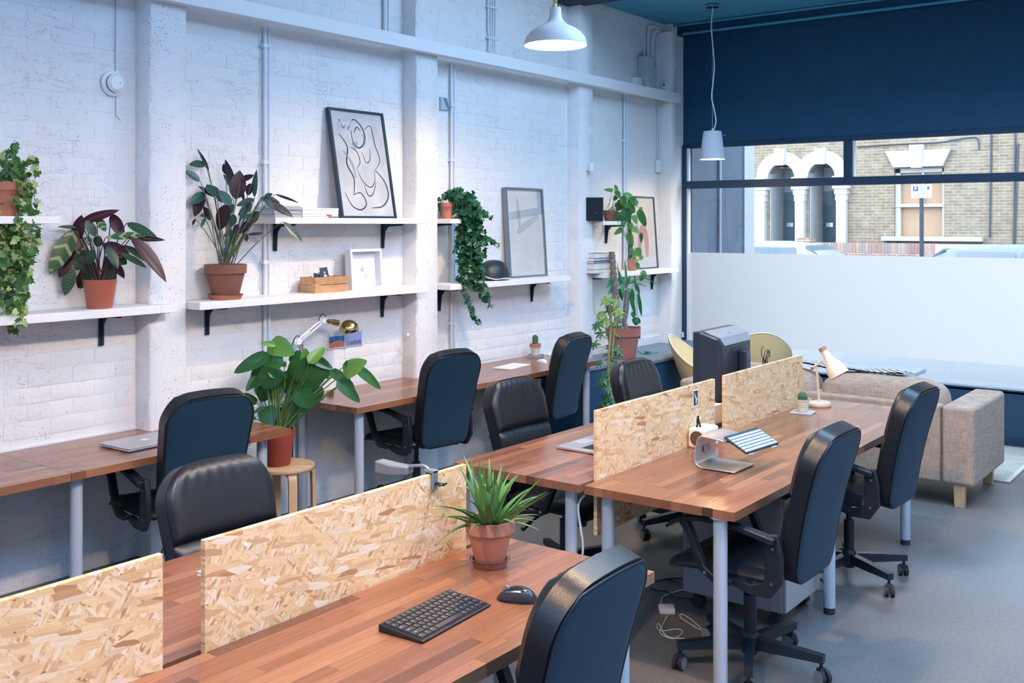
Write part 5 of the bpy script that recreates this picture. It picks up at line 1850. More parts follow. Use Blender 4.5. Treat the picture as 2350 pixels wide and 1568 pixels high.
obj('bulb', MB().sphere((0, 0, Lh * .6), .026, 14, 8), WHITE, sh_)

# monitor on the far left desk, seen from behind
t = thing('monitor', 'black monitor seen from behind over the chipboard', 'monitor', (2.33, 5.50, TT), R(3))
MBK = mat('monitor_black', (.016, .026, .042), .35)
MGR = mat('monitor_grey', (.26, .27, .29), .4)
zb, zt_ = .075, .49
hy = .235
sec = lambda x, hy_, z0, z1: [(x, -hy_, z0), (x, hy_, z0), (x, hy_, z1), (x, -hy_, z1)]
obj('casing', MB().loft([sec(-.085, hy + .02, zb, zt_), sec(-.04, hy + .02, zb, zt_), sec(.055, hy - .005, zb + .02, zt_ - .035), sec(.075, hy - .02, zb + .04, zt_ - .075)]), MBK, t, None, .008)
obj('screen', MB().box(-.0865, -.085, -hy, hy, zb + .02, zt_ - .02), mat('screen_black', (.01, .012, .015), .1), t, None)
obj('top_band', MB().loft([[(-.03, -hy + .02, zt_ + .001), (-.03, hy - .002, zt_ + .001), (-.03, hy - .002, zt_ - .004), (-.03, -hy + .02, zt_ - .004)], [(.058, -hy + .03, zt_ - .032), (.058, hy - .02, zt_ - .032), (.052, hy - .02, zt_ - .04), (.052, -hy + .03, zt_ - .04)], [(.079, -hy + .05, zt_ - .075), (.079, hy - .03, zt_ - .075), (.073, hy - .03, zt_ - .075), (.073, -hy + .05, zt_ - .075)]]), MGR, t, None)
obj('handle_recess', MB().prism([(-.10, zt_ - .095), (.12, zt_ - .095), (.08, zt_ - .125), (-.06, zt_ - .125)], 'x', .0735, .0765), FOOT, t, None)
bg_ = obj('badge', MB().prism([(-.02, .014), (.0, .002), (.025, .012), (.006, -.004), (.008, -.018), (-.004, -.004)], 'z', 0, .001), mat('badge_silver', (.6, .62, .64), .4, .5), t, None)
bg_.location = (.03, 0, zt_ - .0195)
bg_.rotation_euler = (0, R(19), R(90))
obj('stand_column', MB().box(.078, .118, .02, .10, .02, zt_ - .12), MBK, t, None, .008)
obj('stand_plate', MB().box(.118, .124, .03, .09, .03, zt_ - .13), mat('monitor_mid', (.05, .085, .13), .35), t, None, .004)
obj('stand_foot', MB().lathe([(.12, 0), (.12, .008), (.10, .014), (.03, .02)], 32, (.03, .05, 0)), MBK, t)
t = thing('paper_stack', 'stack of white paper on a dark tray between the chipboard dividers', 'paper', (2.36, 5.02, TT))
obj('tray', MB().box(-.11, .12, -.06, .16, 0, .02), MBK, t, None, .004)
obj('sheets', MB().box(-.10, .115, -.05, .15, .02, .12), WHITE, t, None, .002)
# coiled cables
pcb = at(1748, 822, 5.95)
t = thing('cable_coil', 'coil of thin black cable standing beside the monitor', 'cable', (2.505, pcb.y + .05, TT))
cb = MB()
zc = pcb.z - TT
for k, (r, dy, dz, dx) in enumerate(((.042, 0, 0, 0), (.036, .008, .004, .008), (.040, -.006, -.006, .012))):
    cb.tube([(dx + .012 * math.sin(a_ * .7), dy + r * math.cos(a_), zc + dz + r * math.sin(a_)) for a_ in [2 * math.pi * i / 24 for i in range(25)]], .0022, 6)
cb.tube(spline([(.0, -.04, zc), (.0, -.055, zc + .04), (.01, -.05, zc + .07)], 4), .0022, 6)
for s in (-.02, .0, .02):
    cb.tube(spline([(.0, -.03, zc), (.005, -.03 + s, zc - .04), (.005, -.02 + s * 1.5, .12), (.005, -.02 + s, .012)], 4), .0022, 6)
obj('cable', cb, mat('cable_black', (.02, .02, .025), .6), t)
obj('plug', MB().box(-.012, .012, -.05, -.03, 0.0, .03).box(-.012, .012, .0, .02, 0.0, .025), KEYM, t, None, .003)

# ------------------------------------------------------------------ furniture on the floor
# drawer unit
x0, x1, y0, y1 = 2.615, 3.13, 4.44, 4.865
t = thing('drawer_unit', 'grey steel drawer unit on castors under the desk', 'cabinet', (0, 0, 0))
DU = mat('drawer_grey', (.25, .265, .30), .45)
obj('body', MB().box(x0, x1 - .018, y0, y1, .075, .60), DU, t, None, .004)
fz = [(.08, .33), (.336, .462), (.468, .594)]
for z0, z1 in fz:
    dr = obj('drawer', MB().box(x1 - .017, x1, y0 + .003, y1 - .003, z0, z1), mat('drawer_front', (.36, .35, .35), .45), t, None, .003)
    pts = [((y0 + y1) / 2 + .06 * math.cos(math.pi * k / 12), z1 - .055 - .042 * math.sin(math.pi * k / 12)) for k in range(13)]
    obj('finger_pull', MB().prism(pts, 'x', x1, x1 + .0015), mat('pull_pale', (.55, .54, .52), .5), dr, None)
    obj('pull_edge', MB().box(x1, x1 + .003, (y0 + y1) / 2 - .062, (y0 + y1) / 2 + .062, z1 - .057, z1 - .052), DU, dr, None)
    obj('lock', MB().cyl((x1, y1 - .04, z1 - .03), (x1 + .004, y1 - .04, z1 - .03), .008, n=12), CHROME, dr)
for xx, yy in ((x0 + .06, y0 + .05), (x1 - .07, y0 + .05), (x0 + .06, y1 - .05), (x1 - .07, y1 - .05)):
    cs = obj('castor', MB().box(xx - .018, xx + .018, yy - .02, yy + .02, .05, .076).box(xx - .02, xx + .014, yy - .008, yy + .008, .026, .06), PLASTIC, t, None, .003)
    obj('wheel', MB().cyl((xx, yy - .024, .029), (xx, yy + .024, .029), .029, n=18), RUBBER, cs)

# power adapter and cables
pa = onz(1530, 1405, .0)
t = thing('power_adapter', 'white laptop power adapter with a loose cable on the floor', 'adapter', (pa.x, pa.y, 0), R(35))
obj('brick', MB().box(-.036, .036, -.036, .036, 0, .028), WHITE, t, None, .006)
fl = lambda px, py: onz(px, py, .004) - Vector((pa.x, pa.y, 0))
Mi = Matrix.Rotation(-R(35), 3, 'Z')
pts = [Mi @ fl(*q_) for q_ in ((1533, 1412), (1518, 1440), (1517, 1455), (1545, 1466), (1566, 1452), (1555, 1444), (1520, 1448), (1508, 1440), (1512, 1432), (1530, 1460), (1570, 1466), (1610, 1464), (1617, 1452), (1590, 1425), (1565, 1410), (1563, 1418), (1600, 1442), (1638, 1458), (1640, 1478), (1600, 1480), (1575, 1467))]
obj('thin_cable', MB().tube(spline(pts, 5), .0022, 6), WHITE, t)
obj('mains_lead', MB().tube(spline([Mi @ fl(*q_) for q_ in ((1517, 1383), (1522, 1370), (1545, 1360), (1575, 1352))], 5), .0035, 6), WHITE, t)
t = thing('floor_cables', 'black cables trailing on the floor towards the drawer unit', 'cable', (0, 0, 0))
for q in (((1493, 1350), (1510, 1356), (1530, 1358), (1550, 1370), (1590, 1374)), ((1505, 1335), (1520, 1331), (1545, 1328), (1575, 1329)), ((1520, 1330), (1545, 1333), (1557, 1338))):
    obj('cable', MB().tube(spline([onz(a, b_, .006) for a, b_ in q], 5), .0035, 6), mat('cable_black', (.02, .02, .025), .6), t)
t = thing('desk_cable', 'white cable hanging down a leg of the laptop desk', 'cable', (0, 0, 0))
wq = depth((2.50, 3.70, .5))
obj('cable', MB().tube(spline([at(a, b_, wq) for a, b_ in ((1342, 1137), (1331, 1150), (1327, 1170), (1333, 1215), (1338, 1250), (1336, 1300), (1338, 1360))], 5), .005, 8), WHITE, t)
t = thing('lead', 'thin black lead hanging below the stool', 'cable', (0, 0, 0))
obj('cable', MB().tube(spline([(.17, 4.15, .60), (.16, 4.16, .30), (.15, 4.17, .12), (.17, 4.18, .03), (.24, 4.19, .006)], 5), .004, 8), mat('cable_black', (.02, .02, .025), .6), t)

# round stool under the monstera
t = thing('stool', 'round birch bentwood stool carrying the monstera pot', 'stool', (.325, 3.955, 0), R(20))
obj('seat', MB().lathe([(.165, .425), (.172, .43), (.174, .44), (.172, .449), (.165, .452), (.001, .452)], 48), BIRCH, t, 50)
for k in range(4):
    a = R(45 + 90 * k)
    c_, s_ = math.cos(a), math.sin(a)
    path = [(.10, .418), (.135, .418)] + [(.135 + .032 * math.sin(R(q)), .386 + .032 * math.cos(R(q))) for q in range(15, 91, 15)] + [(.170, .30), (.172, .15), (.172, 0)]
    lm = MB()
    rings = []
    P = [Vector((p[0], 0, p[1])) for p in path]
    for i, p_ in enumerate(P):
        d_ = (P[min(i + 1, len(P) - 1)] - P[max(i - 1, 0)]).normalized()
        nn = Vector((d_.z, 0, -d_.x)) * .011
        rings.append([(p_ - nn) + Vector((0, -.024, 0)), (p_ - nn) + Vector((0, .024, 0)), (p_ + nn) + Vector((0, .024, 0)), (p_ + nn) + Vector((0, -.024, 0))])
    lm.loft(rings).xf(Matrix.Rotation(a, 4, 'Z'))
    obj('leg', lm, BIRCH, t, 40, .002)

# sofa
SOFA = m_weave('sofa_weave', (.30, .22, .165), (.44, .34, .265), 170.0)
SX0, SX1, SY0, SY1 = 1.235, 3.335, 7.03, 7.90
t = thing('sofa', 'beige woven two-seat sofa seen from behind, facing the window', 'sofa', (SX0, SY0, 0))
W, D = SX1 - SX0, SY1 - SY0
AW = .205
obj('back_frame', MB().box(AW, W - AW, .0, .20, .15, .655), SOFA, t, None, .018, seg=3)
obj('seat_frame', MB().box(AW, W - AW, .20, D - .02, .15, .30), SOFA, t, None, .012)
for x0 in (0, W - AW):
    obj('armrest', MB().box(x0, x0 + AW, -.005, D, .145, .655), SOFA, t, None, .028, seg=4)


def cushion(x0, x1, y0, y1, z0, z1, b_=.05, sag=.0):
    cx, cy, cz = (x0 + x1) / 2, (y0 + y1) / 2, (z0 + z1) / 2
    m = MB()
    nu, nv = 28, 20
    for j in range(nv + 1):
        pass

    def f(u, v):
        a = u * 2 * math.pi
        b2 = (v - .5) * math.pi
        sp = lambda t_, e: math.copysign(abs(t_) ** e, t_)
        x = sp(math.cos(b2), .35) * sp(math.cos(a), .3)
        y = sp(math.cos(b2), .5) * sp(math.sin(a), .35)
        z = sp(math.sin(b2), .55)
        wob = 1 + .012 * math.sin(x * 9 + z * 5) + .010 * math.sin(y * 7 + x * 4)
        return (cx + x * (x1 - x0) / 2 * wob, cy + y * (y1 - y0) / 2, cz + z * (z1 - z0) / 2 * wob - sag * x * x)
    return m.grid(f, nu, nv)


for k in range(2):
    xa = AW + .01 + k * (W / 2 - AW)
    obj('seat_cushion', cushion(xa, xa + W / 2 - AW - .02, .22, D - .01, .29, .44), SOFA, t, 80)
    obj('back_cushion', cushion(xa + .004, xa + W / 2 - AW - .022 + (.02 if k else 0), .03, .30, .42, .80, sag=.02), SOFA, t, 80)
for xx in (.10, W - .10):
    for yy in (.04, D - .05):
        obj('leg', MB().loft([[(xx - .035, yy - .025, .15), (xx + .035, yy - .025, .15), (xx + .035, yy + .025, .15), (xx - .035, yy + .025, .15)], [(xx - .030, yy - .022, 0), (xx + .030, yy - .022, 0), (xx + .030, yy + .022, 0), (xx - .030, yy + .022, 0)]]), LEGWOOD, t, None, .003)
obj('seam', MB().box(W - AW - .003, W - AW + .001, -.007, -.003, .16, .64), mat('seam_brown', (.12, .08, .06), .8), t, None)

# striped throw over the sofa back
m_, nt, N, L, b = nodes('striped_knit')
tc = N.new('ShaderNodeTexCoord').outputs['Object']
ck = tex(N, L, 'Checker', mapping(N, L, tc, (45, 60, 60)), Scale=1.0)
ck.inputs['Color1'].default_value = (.02, .02, .025, 1)
ck.inputs['Color2'].default_value = (.75, .72, .68, 1)
L.new(ck.outputs['Color'], b.inputs['Base Color'])
setp(b, Roughness=.95)
KNIT = m_
t = thing('throw_blanket', 'black and white knitted throw along the sofa cushions', 'blanket', (0, 0, 0))
tb = MB()
xa, xb = 2.02, 2.85


def throw(u, v):
    x = xa + (xb - xa) * u
    y = 7.16 + .16 * v + .015 * math.sin(u * 9)
    z = .828 - .006 * abs(v - .4) * 4 + .018 * math.exp(-((u - .15) / .25) ** 2) + .006 * math.sin(u * 14 + v * 4)
    return (x, y, z)


obj('knit', tb.grid(throw, 40, 8).grid(lambda u, v: tuple(Vector(throw(1 - u, v)) - Vector((0, 0, .012))), 40, 8), KNIT, t, 80)
fr_ = MB()
for k in range(14):
    p_ = Vector(throw(1.0, k / 13))
    fr_.tube([p_, p_ + Vector((.03, 0, -.006))], [.004, .002], 5)
o = obj('fringe', fr_, KNIT, t)

# low console table behind the sofa
pt = onz(2105, 852, .62)
PALEB = mat('pale_blue_wood', (.46, .55, .62), .5, var=.06)
xr = ony(2105, 850, 8.55).x
t = thing('console_table', 'pale blue console table between the sofa and the window', 'table', (0, 0, 0))
obj('tabletop', MB().box(1.90, xr, 8.50, 8.80, .612, .645), PALEB, t, None, .003)
for xx in (1.98, xr - .10):
    for yy in (8.54, 8.76):
        obj('leg', MB().box(xx - .022, xx + .022, yy - .018, yy + .018, .0125, .612), PALEB, t, None, .002)
    obj('cross_rail', MB().box(xx - .012, xx + .012, 8.558, 8.742, .54, .612), PALEB, t, None)

# woven rug by the window
t = thing('rug', 'pale greenish woven rug behind the sofa', 'rug', (0, 0, 0))
RUG = m_weave('rug_weave', (.36, .38, .34), (.50, .50, .44), 120.0)
obj('pile', MB().box(1.7, 3.36, 7.93, 9.2, 0.0005, .012), RUG, t, None, .003)
obj('border', MB().box(1.7, 1.73, 7.93, 9.2, .0115, .0125).box(3.33, 3.36, 7.93, 9.2, .0115, .0125), mat('rug_edge', (.62, .58, .50), .9), t, None)

# yellow shell armchairs
YEL = mat('yellow_shell', (.74, .58, .30), .38)


def shell_chair(label, x, y, rz, hz=.0):
    t = thing('shell_chair', label, 'chair', (x, y, 0), R(rz), 'yellow shell armchairs')

    def sh(u, v):
        """bucket: v from the seat centre out to the rim, u around (0 = front)"""
        a = (u - .5) * 2 * math.pi          # 0 at the back (-y)
        back = math.cos(a)                  # 1 back, -1 front
        rx, ry = .30, .27
        rim = .22 + .245 * max(0, back) ** 1.6 + (.0 if back > -.2 else -.15 * ((-back - .2) / .8) ** 1.2)
        r = v ** .8
        flare = 1 + .10 * max(0, back) * v
        px = rx * r * math.sin(a) * flare
        py = -ry * r * back * (1.08 if back > 0 else .95) - .05 * max(0, back) * v ** 3
        z = .40 + rim * max(0, (v - .45) / .55) ** 1.7 * (1 if back > -.6 else .6)
        return (px, py, z + hz)
    outer = MB().grid(sh, 48, 16)
    outer.grid(lambda u, v: tuple(Vector(sh(1 - u, v)) + Vector((0, 0, -.008)) + Vector((sh(1 - u, v)[0] * .02, sh(1 - u, v)[1] * .02, 0))), 48, 16)
    obj('shell', outer, YEL, t, 80)
    obj('rim', MB().tube([sh(k / 48, 1) for k in range(49)], .006, 6), mat('shell_rim', (.82, .76, .62), .35), t)
    for sx in (-1, 1):
        for sy in (-1, 1):
            obj('leg', MB().cyl((sx * .10, sy * .09, .40 + hz), (sx * .22, sy * .22, 0), .013, .010, 12), LEGWOOD, t)
    obj('leg_brace', MB().cyl((-.13, -.12, .32 + hz), (.13, .12, .32 + hz), .004, n=8).cyl((.13, -.12, .32 + hz), (-.13, .12, .32 + hz), .004, n=8), BLACK_M, t)


shell_chair('yellow shell armchair left of the monitor, beside the navy bench', .955, 8.10, -75, .0)
shell_chair('yellow shell armchair right of the monitor with only its back showing', 1.03, 8.93, 32, .0)
# ------------------------------------------------------------------ plants
def leaf_me(name, L_, W, kind, m, fold=.25, droop=.15, nv=10, wave=0.0):
    def wid(t):
        if kind == 'lance':
            return math.sin(math.pi * min(1, t ** .85)) ** .75
        if kind == 'heart':
            return (math.sin(math.pi * t ** .52) ** .62) if t < .97 else .12 * (1 - t) / .03
        if kind == 'strap':
            return min(1, .55 + t * 1.2) * (1 - t ** 3) if t < 1 else 0.0
        return math.sin(math.pi * t)

    def f(u, v):
        x = (u * 2 - 1)
        w = max(.012, wid(v)) * W / 2
        y = v * L_
        if kind == 'heart':             # lobes reach back past the stalk
            y -= .16 * L_ * (1 - v) ** 3 * abs(x) ** 1.2 * 1.6
        z = fold * abs(x) * w - droop * L_ * v * v + wave * W * math.sin(v * 11) * abs(x)
        return (x * w, y, z)
    return MB().grid(f, 4, nv).mesh(name, m, 80)


def place(parent, me, L0, base, tip, nrm, wf=1.0, name='leaf'):
    org = parent.matrix_basis.translation if not parent.parent else Vector((0, 0, 0))
    base, tip = Vector(base) - parent.location, Vector(tip) - parent.location
    d = tip - base
    s = d.length / L0
    y = d.normalized()
    z = (nrm - y * nrm.dot(y))
    z = z.normalized() if z.length > 1e-4 else y.orthogonal().normalized()
    x = y.cross(z)
    M = Matrix(((x.x * s * wf, y.x * s, z.x * s, base.x), (x.y * s * wf, y.y * s, z.y * s, base.y), (x.z * s * wf, y.z * s, z.z * s, base.z), (0, 0, 0, 1)))
    return link(name, me, parent, M=M)


def pot(parent, r0, r1, h, m, rim=0.0, rimh=0.0, soil=True, z=0.0, sub=True):
    prof = [(r0 * .96, z), (r0, z + .003), (r1 - rim, z + h - rimh)]
    if rim:
        prof += [(r1, z + h - rimh), (r1 + .002, z + h)]
    else:
        prof += [(r1, z + h)]
    prof += [(r1 - .008, z + h), (r1 - .010, z + h * .80)]
    o = obj('pot', MB().lathe(prof, 40, caps=False).lathe([(.001, z + .001), (r0 * .97, z + .001)], 40, caps=False), m, parent, 40)
    if soil:
        obj('soil', MB().lathe([(.001, z + h * .86), (r1 - .009, z + h * .84)], 28, caps=False), SOIL, parent, 50)
    return o


def saucer(parent, r, h, m):
    return obj('saucer', MB().lathe([(r * .82, 0), (r * .86, .001), (r, h), (r + .002, h), (r - .005, h), (r * .8, .006), (.001, .006)], 40, caps=False), m, parent, 40)


rp = random.Random(21)


def spec_plant(t, w0, leaves, conv, me_of, stems_from, stem_r, stem_m, jit=.07, rnd_n=.5):
    """leaves: (bx, by, tx, ty, width, kind, side); conv maps them to photo pixels; each gets its own depth around the pot"""
    sb = MB()
    for (bx, by, tx, ty, wd, kind, side) in leaves:
        p0, p1 = conv(bx, by), conv(tx, ty)
        dw = rp.uniform(-jit, jit)
        a, b_ = at(p0[0], p0[1], w0 + dw), at(p1[0], p1[1], w0 + dw + rp.uniform(-jit, jit) * .7)
        a.x, b_.x = max(a.x, .06), max(b_.x, .06)
        me, L0, W0 = me_of(kind)
        s = (b_ - a).length / L0
        wm = wd * w0 / FPX
        n = (CAM - a).normalized() * side + Vector((rp.uniform(-rnd_n, rnd_n), rp.uniform(-rnd_n, rnd_n), .35 + rp.uniform(-.4, .8) * rnd_n))
        place(t, me, L0, a, b_, n, min(3.2, wm / (W0 * s)) if s > 0 else 1)
        q = Vector(stems_from) + Vector((rp.uniform(-.03, .03), rp.uniform(-.03, .03), 0))
        mid = (q + a) / 2 + Vector((0, 0, .04)) + (a - q) * .08
        sb.tube([p_ - t.location for p_ in bez(q, mid, a, 8)], [stem_r * (1.2 - .06 * k) for k in range(9)], 6)
    obj('stems', sb, stem_m, t)


# --- red-backed stromanthe on the first shelf
pz = onx(229, 706, .135)
t = thing('potted_stromanthe', 'potted plant with dark red undersides in a brown plastic pot', 'plant', (.135, pz.y, SZ))
pot(t, .062, .083, .145, TERRA_P)
w0 = depth(t.location)
MAR = (.040, .008, .020)
ST_A = m_leaf('stromanthe_leaf', (.022, .075, .035), (.012, .040, .022), .30, (.26, .34, .18), 230, MAR)
ST_B = m_leaf('stromanthe_maroon', (.032, .006, .016), (.060, .009, .016), 0, None, 60, (.03, .006, .018))
ST_C = m_leaf('stromanthe_cream', (.05, .14, .045), (.03, .09, .04), .7, (.55, .55, .30), 90, MAR)
mm = {'g': (leaf_me('leaf', .25, .07, 'lance', ST_A, .25, .12), .25, .07), 'm': (leaf_me('leaf', .25, .07, 'lance', ST_B, .3, .14), .25, .07), 'c': (leaf_me('leaf', .25, .07, 'lance', ST_C, .2, .12), .25, .07)}
cv = lambda x, y: (x / 2.851, 300 + y / 2.851)
k = 1 / 2.851
LV = [(525, 600, 770, 515, 62, 'm', 1), (478, 730, 512, 548, 95, 'm', 1), (728, 545, 806, 700, 80, 'm', 1), (828, 605, 1020, 690, 62, 'g', 1), (850, 690, 1112, 968, 105, 'm', 1), (455, 655, 205, 925, 120, 'c', 1),
      (430, 650, 205, 825, 130, 'm', 1), (430, 890, 318, 1070, 85, 'g', 1), (410, 815, 302, 955, 80, 'm', 1), (530, 780, 395, 905, 120, 'g', 1), (525, 710, 415, 825, 80, 'c', 1), (605, 870, 498, 1030, 120, 'g', 1),
      (505, 920, 470, 1030, 60, 'm', 1), (655, 690, 625, 765, 70, 'g', 1), (690, 700, 965, 672, 55, 'c', 1), (675, 740, 852, 825, 90, 'm', 1), (795, 750, 1012, 862, 65, 'g', 1), (790, 805, 965, 888, 50, 'g', 1),
      (755, 785, 668, 965, 80, 'g', 1), (735, 860, 815, 955, 60, 'm', 1), (690, 915, 762, 978, 90, 'g', 1), (635, 570, 692, 655, 60, 'c', 1), (480, 635, 300, 622, 28, 'g', 1), (560, 590, 632, 690, 75, 'g', 1),
      (620, 780, 560, 880, 70, 'g', 1), (700, 760, 780, 900, 70, 'g', 1), (600, 740, 540, 700, 60, 'c', 1), (760, 830, 830, 870, 70, 'g', 1), (860, 700, 1080, 712, 40, 'm', 1), (580, 830, 600, 960, 80, 'g', 1), (470, 760, 330, 900, 70, 'm', 1)]
LV = [(a, b_, c, d, w * k, e, f) for a, b_, c, d, w, e, f in LV]
spec_plant(t, w0, LV, cv, lambda q: mm[q], (.135, pz.y, SZ + .125), .003, mat('dark_stem', (.07, .03, .03), .6), .06)

# --- tall striped ctenanthe on the second shelf
pz = onx(515, 690, .125)
t = thing('potted_ctenanthe', 'tall striped-leaf plant in a terracotta pot with saucer', 'plant', (.135, pz.y, SZ))
saucer(t, .098, .028, TERRA)
pot(t, .073, .116, .185, mat('old_terracotta', (.25, .105, .075), .8, var=.15, vscale=10), .010, .050, z=.012)
w0 = depth(t.location)
CT_A = m_leaf('ctenanthe_leaf', (.020, .095, .065), (.016, .065, .050), .5, (.13, .25, .19), 330, (.035, .012, .025))
CT_B = m_leaf('ctenanthe_maroon', (.035, .012, .022), (.022, .012, .020), 0, None, 60, (.03, .01, .02))
mm2 = {'g': (leaf_me('leaf', .13, .035, 'lance', CT_A, .25, .10), .13, .035), 'm': (leaf_me('leaf', .13, .035, 'lance', CT_B, .3, .1), .13, .035)}
cv = lambda x, y: (350 + x / 3.267, 320 + y / 3.267)
k = 1 / 3.267
LV = [(335, 190, 108, 192, 72, 'g', 1), (358, 312, 158, 235, 72, 'g', 1), (372, 245, 195, 78, 30, 'm', 1), (385, 400, 148, 488, 78, 'g', 1), (372, 410, 255, 575, 85, 'm', 1), (432, 580, 252, 568, 62, 'g', 1), (425, 605, 302, 505, 70, 'm', 1),
      (285, 595, 218, 645, 22, 'm', 1), (372, 588, 316, 662, 26, 'g', 1), (485, 425, 392, 330, 92, 'g', 1), (470, 432, 335, 348, 40, 'm', 1), (585, 495, 508, 378, 82, 'g', 1), (625, 370, 535, 148, 62, 'm', 1), (608, 385, 535, 250, 46, 'g', 1),
      (552, 265, 528, 178, 40, 'm', 1), (625, 450, 655, 232, 125, 'm', 1), (660, 315, 758, 258, 62, 'm', 1), (765, 435, 770, 230, 52, 'g', 1), (745, 330, 703, 425, 60, 'm', 1), (572, 490, 480, 685, 128, 'm', 1), (682, 455, 674, 388, 26, 'm', 1),
      (765, 448, 628, 495, 55, 'g', 1), (745, 480, 640, 580, 60, 'g', 1), (808, 440, 958, 470, 62, 'm', 1), (858, 470, 1062, 572, 74, 'm', 1), (830, 430, 918, 525, 52, 'g', 1), (838, 432, 898, 408, 40, 'g', 1), (918, 412, 1098, 472, 20, 'm', 1),
      (795, 540, 700, 650, 72, 'g', 1), (752, 600, 650, 705, 66, 'm', 1), (712, 715, 832, 700, 24, 'm', 1), (690, 700, 712, 768, 44, 'm', 1), (605, 685, 528, 725, 60, 'g', 1), (630, 690, 580, 795, 62, 'g', 1), (978, 618, 1132, 762, 52, 'g', 1),
      (575, 795, 535, 852, 40, 'g', 1), (695, 500, 660, 600, 60, 'g', 1), (560, 560, 605, 480, 62, 'g', 1), (540, 470, 470, 395, 60, 'g', 1), (610, 560, 590, 660, 60, 'g', 1), (700, 560, 760, 640, 50, 'g', 1), (650, 640, 600, 700, 50, 'm', 1)]
LV = [(a, b_, c, d, w * k, e, f) for a, b_, c, d, w, e, f in LV]
spec_plant(t, w0, LV, cv, lambda q: mm2[q], (.135, pz.y, SZ + .16), .0026, mat('pale_stem', (.13, .15, .075), .6), .07)

# --- monstera on the stool
t = thing('potted_monstera', 'large leaved green monstera in a red plastic pot on the stool', 'plant', (.305, 3.925, .452))
pot(t, .070, .097, .205, RED_P)
w0 = depth(t.location)
MO_A = m_leaf('monstera_leaf', (.040, .155, .040), (.022, .095, .035), .12, (.10, .26, .07), 70, (.05, .16, .05), rough=.28)
MO_B = m_leaf('monstera_young', (.17, .36, .06), (.10, .27, .05), .1, (.2, .4, .1), 70, (.16, .32, .06), rough=.3)
mm3 = {'g': (leaf_me('leaf', .12, .11, 'heart', MO_A, .16, .10, 12), .12, .11), 'y': (leaf_me('leaf', .12, .11, 'heart', MO_B, .2, .10, 12), .12, .11)}
cv = lambda x, y: (500 + x / 3.135, 700 + y / 3.135)
k = 1 / 3.135
LV = [(405, 290, 548, 350, 155, 'y', 1), (395, 285, 305, 275, 46, 'y', 1), (320, 385, 108, 485, 110, 'g', 1), (425, 415, 222, 385, 150, 'g', 1), (335, 480, 196, 615, 105, 'g', 1), (395, 485, 330, 610, 175, 'g', 1), (385, 485, 492, 505, 90, 'g', 1),
      (345, 595, 315, 705, 120, 'g', 1), (655, 420, 680, 620, 275, 'g', 1), (630, 440, 630, 315, 95, 'y', 1), (590, 370, 505, 395, 95, 'g', 1), (675, 395, 775, 298, 85, 'y', 1), (700, 395, 832, 460, 80, 'g', 1), (935, 475, 1066, 400, 135, 'y', 1),
      (1025, 480, 1182, 605, 85, 'g', 1), (838, 495, 985, 590, 80, 'g', 1), (890, 570, 1025, 700, 95, 'g', 1), (645, 605, 615, 790, 245, 'g', 1), (492, 565, 415, 645, 100, 'g', 1), (350, 760, 395, 865, 140, 'g', 1), (262, 695, 192, 635, 56, 'g', 1),
      (325, 748, 250, 772, 46, 'g', 1), (262, 822, 232, 808, 40, 'g', 1), (485, 425, 442, 432, 44, 'g', 1), (922, 432, 925, 402, 26, 'g', 1), (500, 570, 532, 395, 60, 'y', 1), (560, 470, 500, 560, 110, 'g', 1), (620, 560, 690, 650, 140, 'g', 1),
      (430, 640, 500, 740, 120, 'g', 1), (520, 700, 545, 820, 100, 'g', 1), (450, 760, 470, 860, 110, 'g', 1), (540, 780, 500, 870, 80, 'g', 1), (300, 640, 270, 560, 60, 'g', 1), (560, 560, 500, 680, 150, 'g', 1), (470, 520, 560, 600, 120, 'g', 1), (600, 640, 680, 740, 150, 'g', 1), (420, 560, 370, 680, 120, 'g', 1), (740, 440, 800, 530, 110, 'g', 1), (560, 380, 640, 470, 120, 'g', 1), (300, 470, 240, 560, 90, 'g', 1), (520, 620, 440, 720, 120, 'g', 1)]
LV = [(a, b_, c, d, w * k, e, f) for a, b_, c, d, w, e, f in LV]
spec_plant(t, w0, LV, cv, lambda q: mm3[q], (.305, 3.925, .452 + .17), .0036, STEM_G, .09, .3)


# --- ivies
def ivy_leaf(mb, p, d, n, s):
    y = d.normalized()
    z = (n - y * n.dot(y)).normalized()
    x = y.cross(z)
    pts = [(0, 0, 0), (.30, -.16, 0), (.52, .12, .04), (.32, .34, .0), (.40, .62, .03), (.14, .62, -.02), (0, 1.0, -.12), (-.14, .62, -.02), (-.40, .62, .03), (-.32, .34, 0), (-.52, .12, .04), (-.30, -.16, 0)]
    V = [p + (x * a + y * b_ + z * c) * s for a, b_, c in pts] + [p + (y * .4 - z * .06) * s]
    mb.add(V, [(12, i, (i + 1) % 12) for i in range(12)])


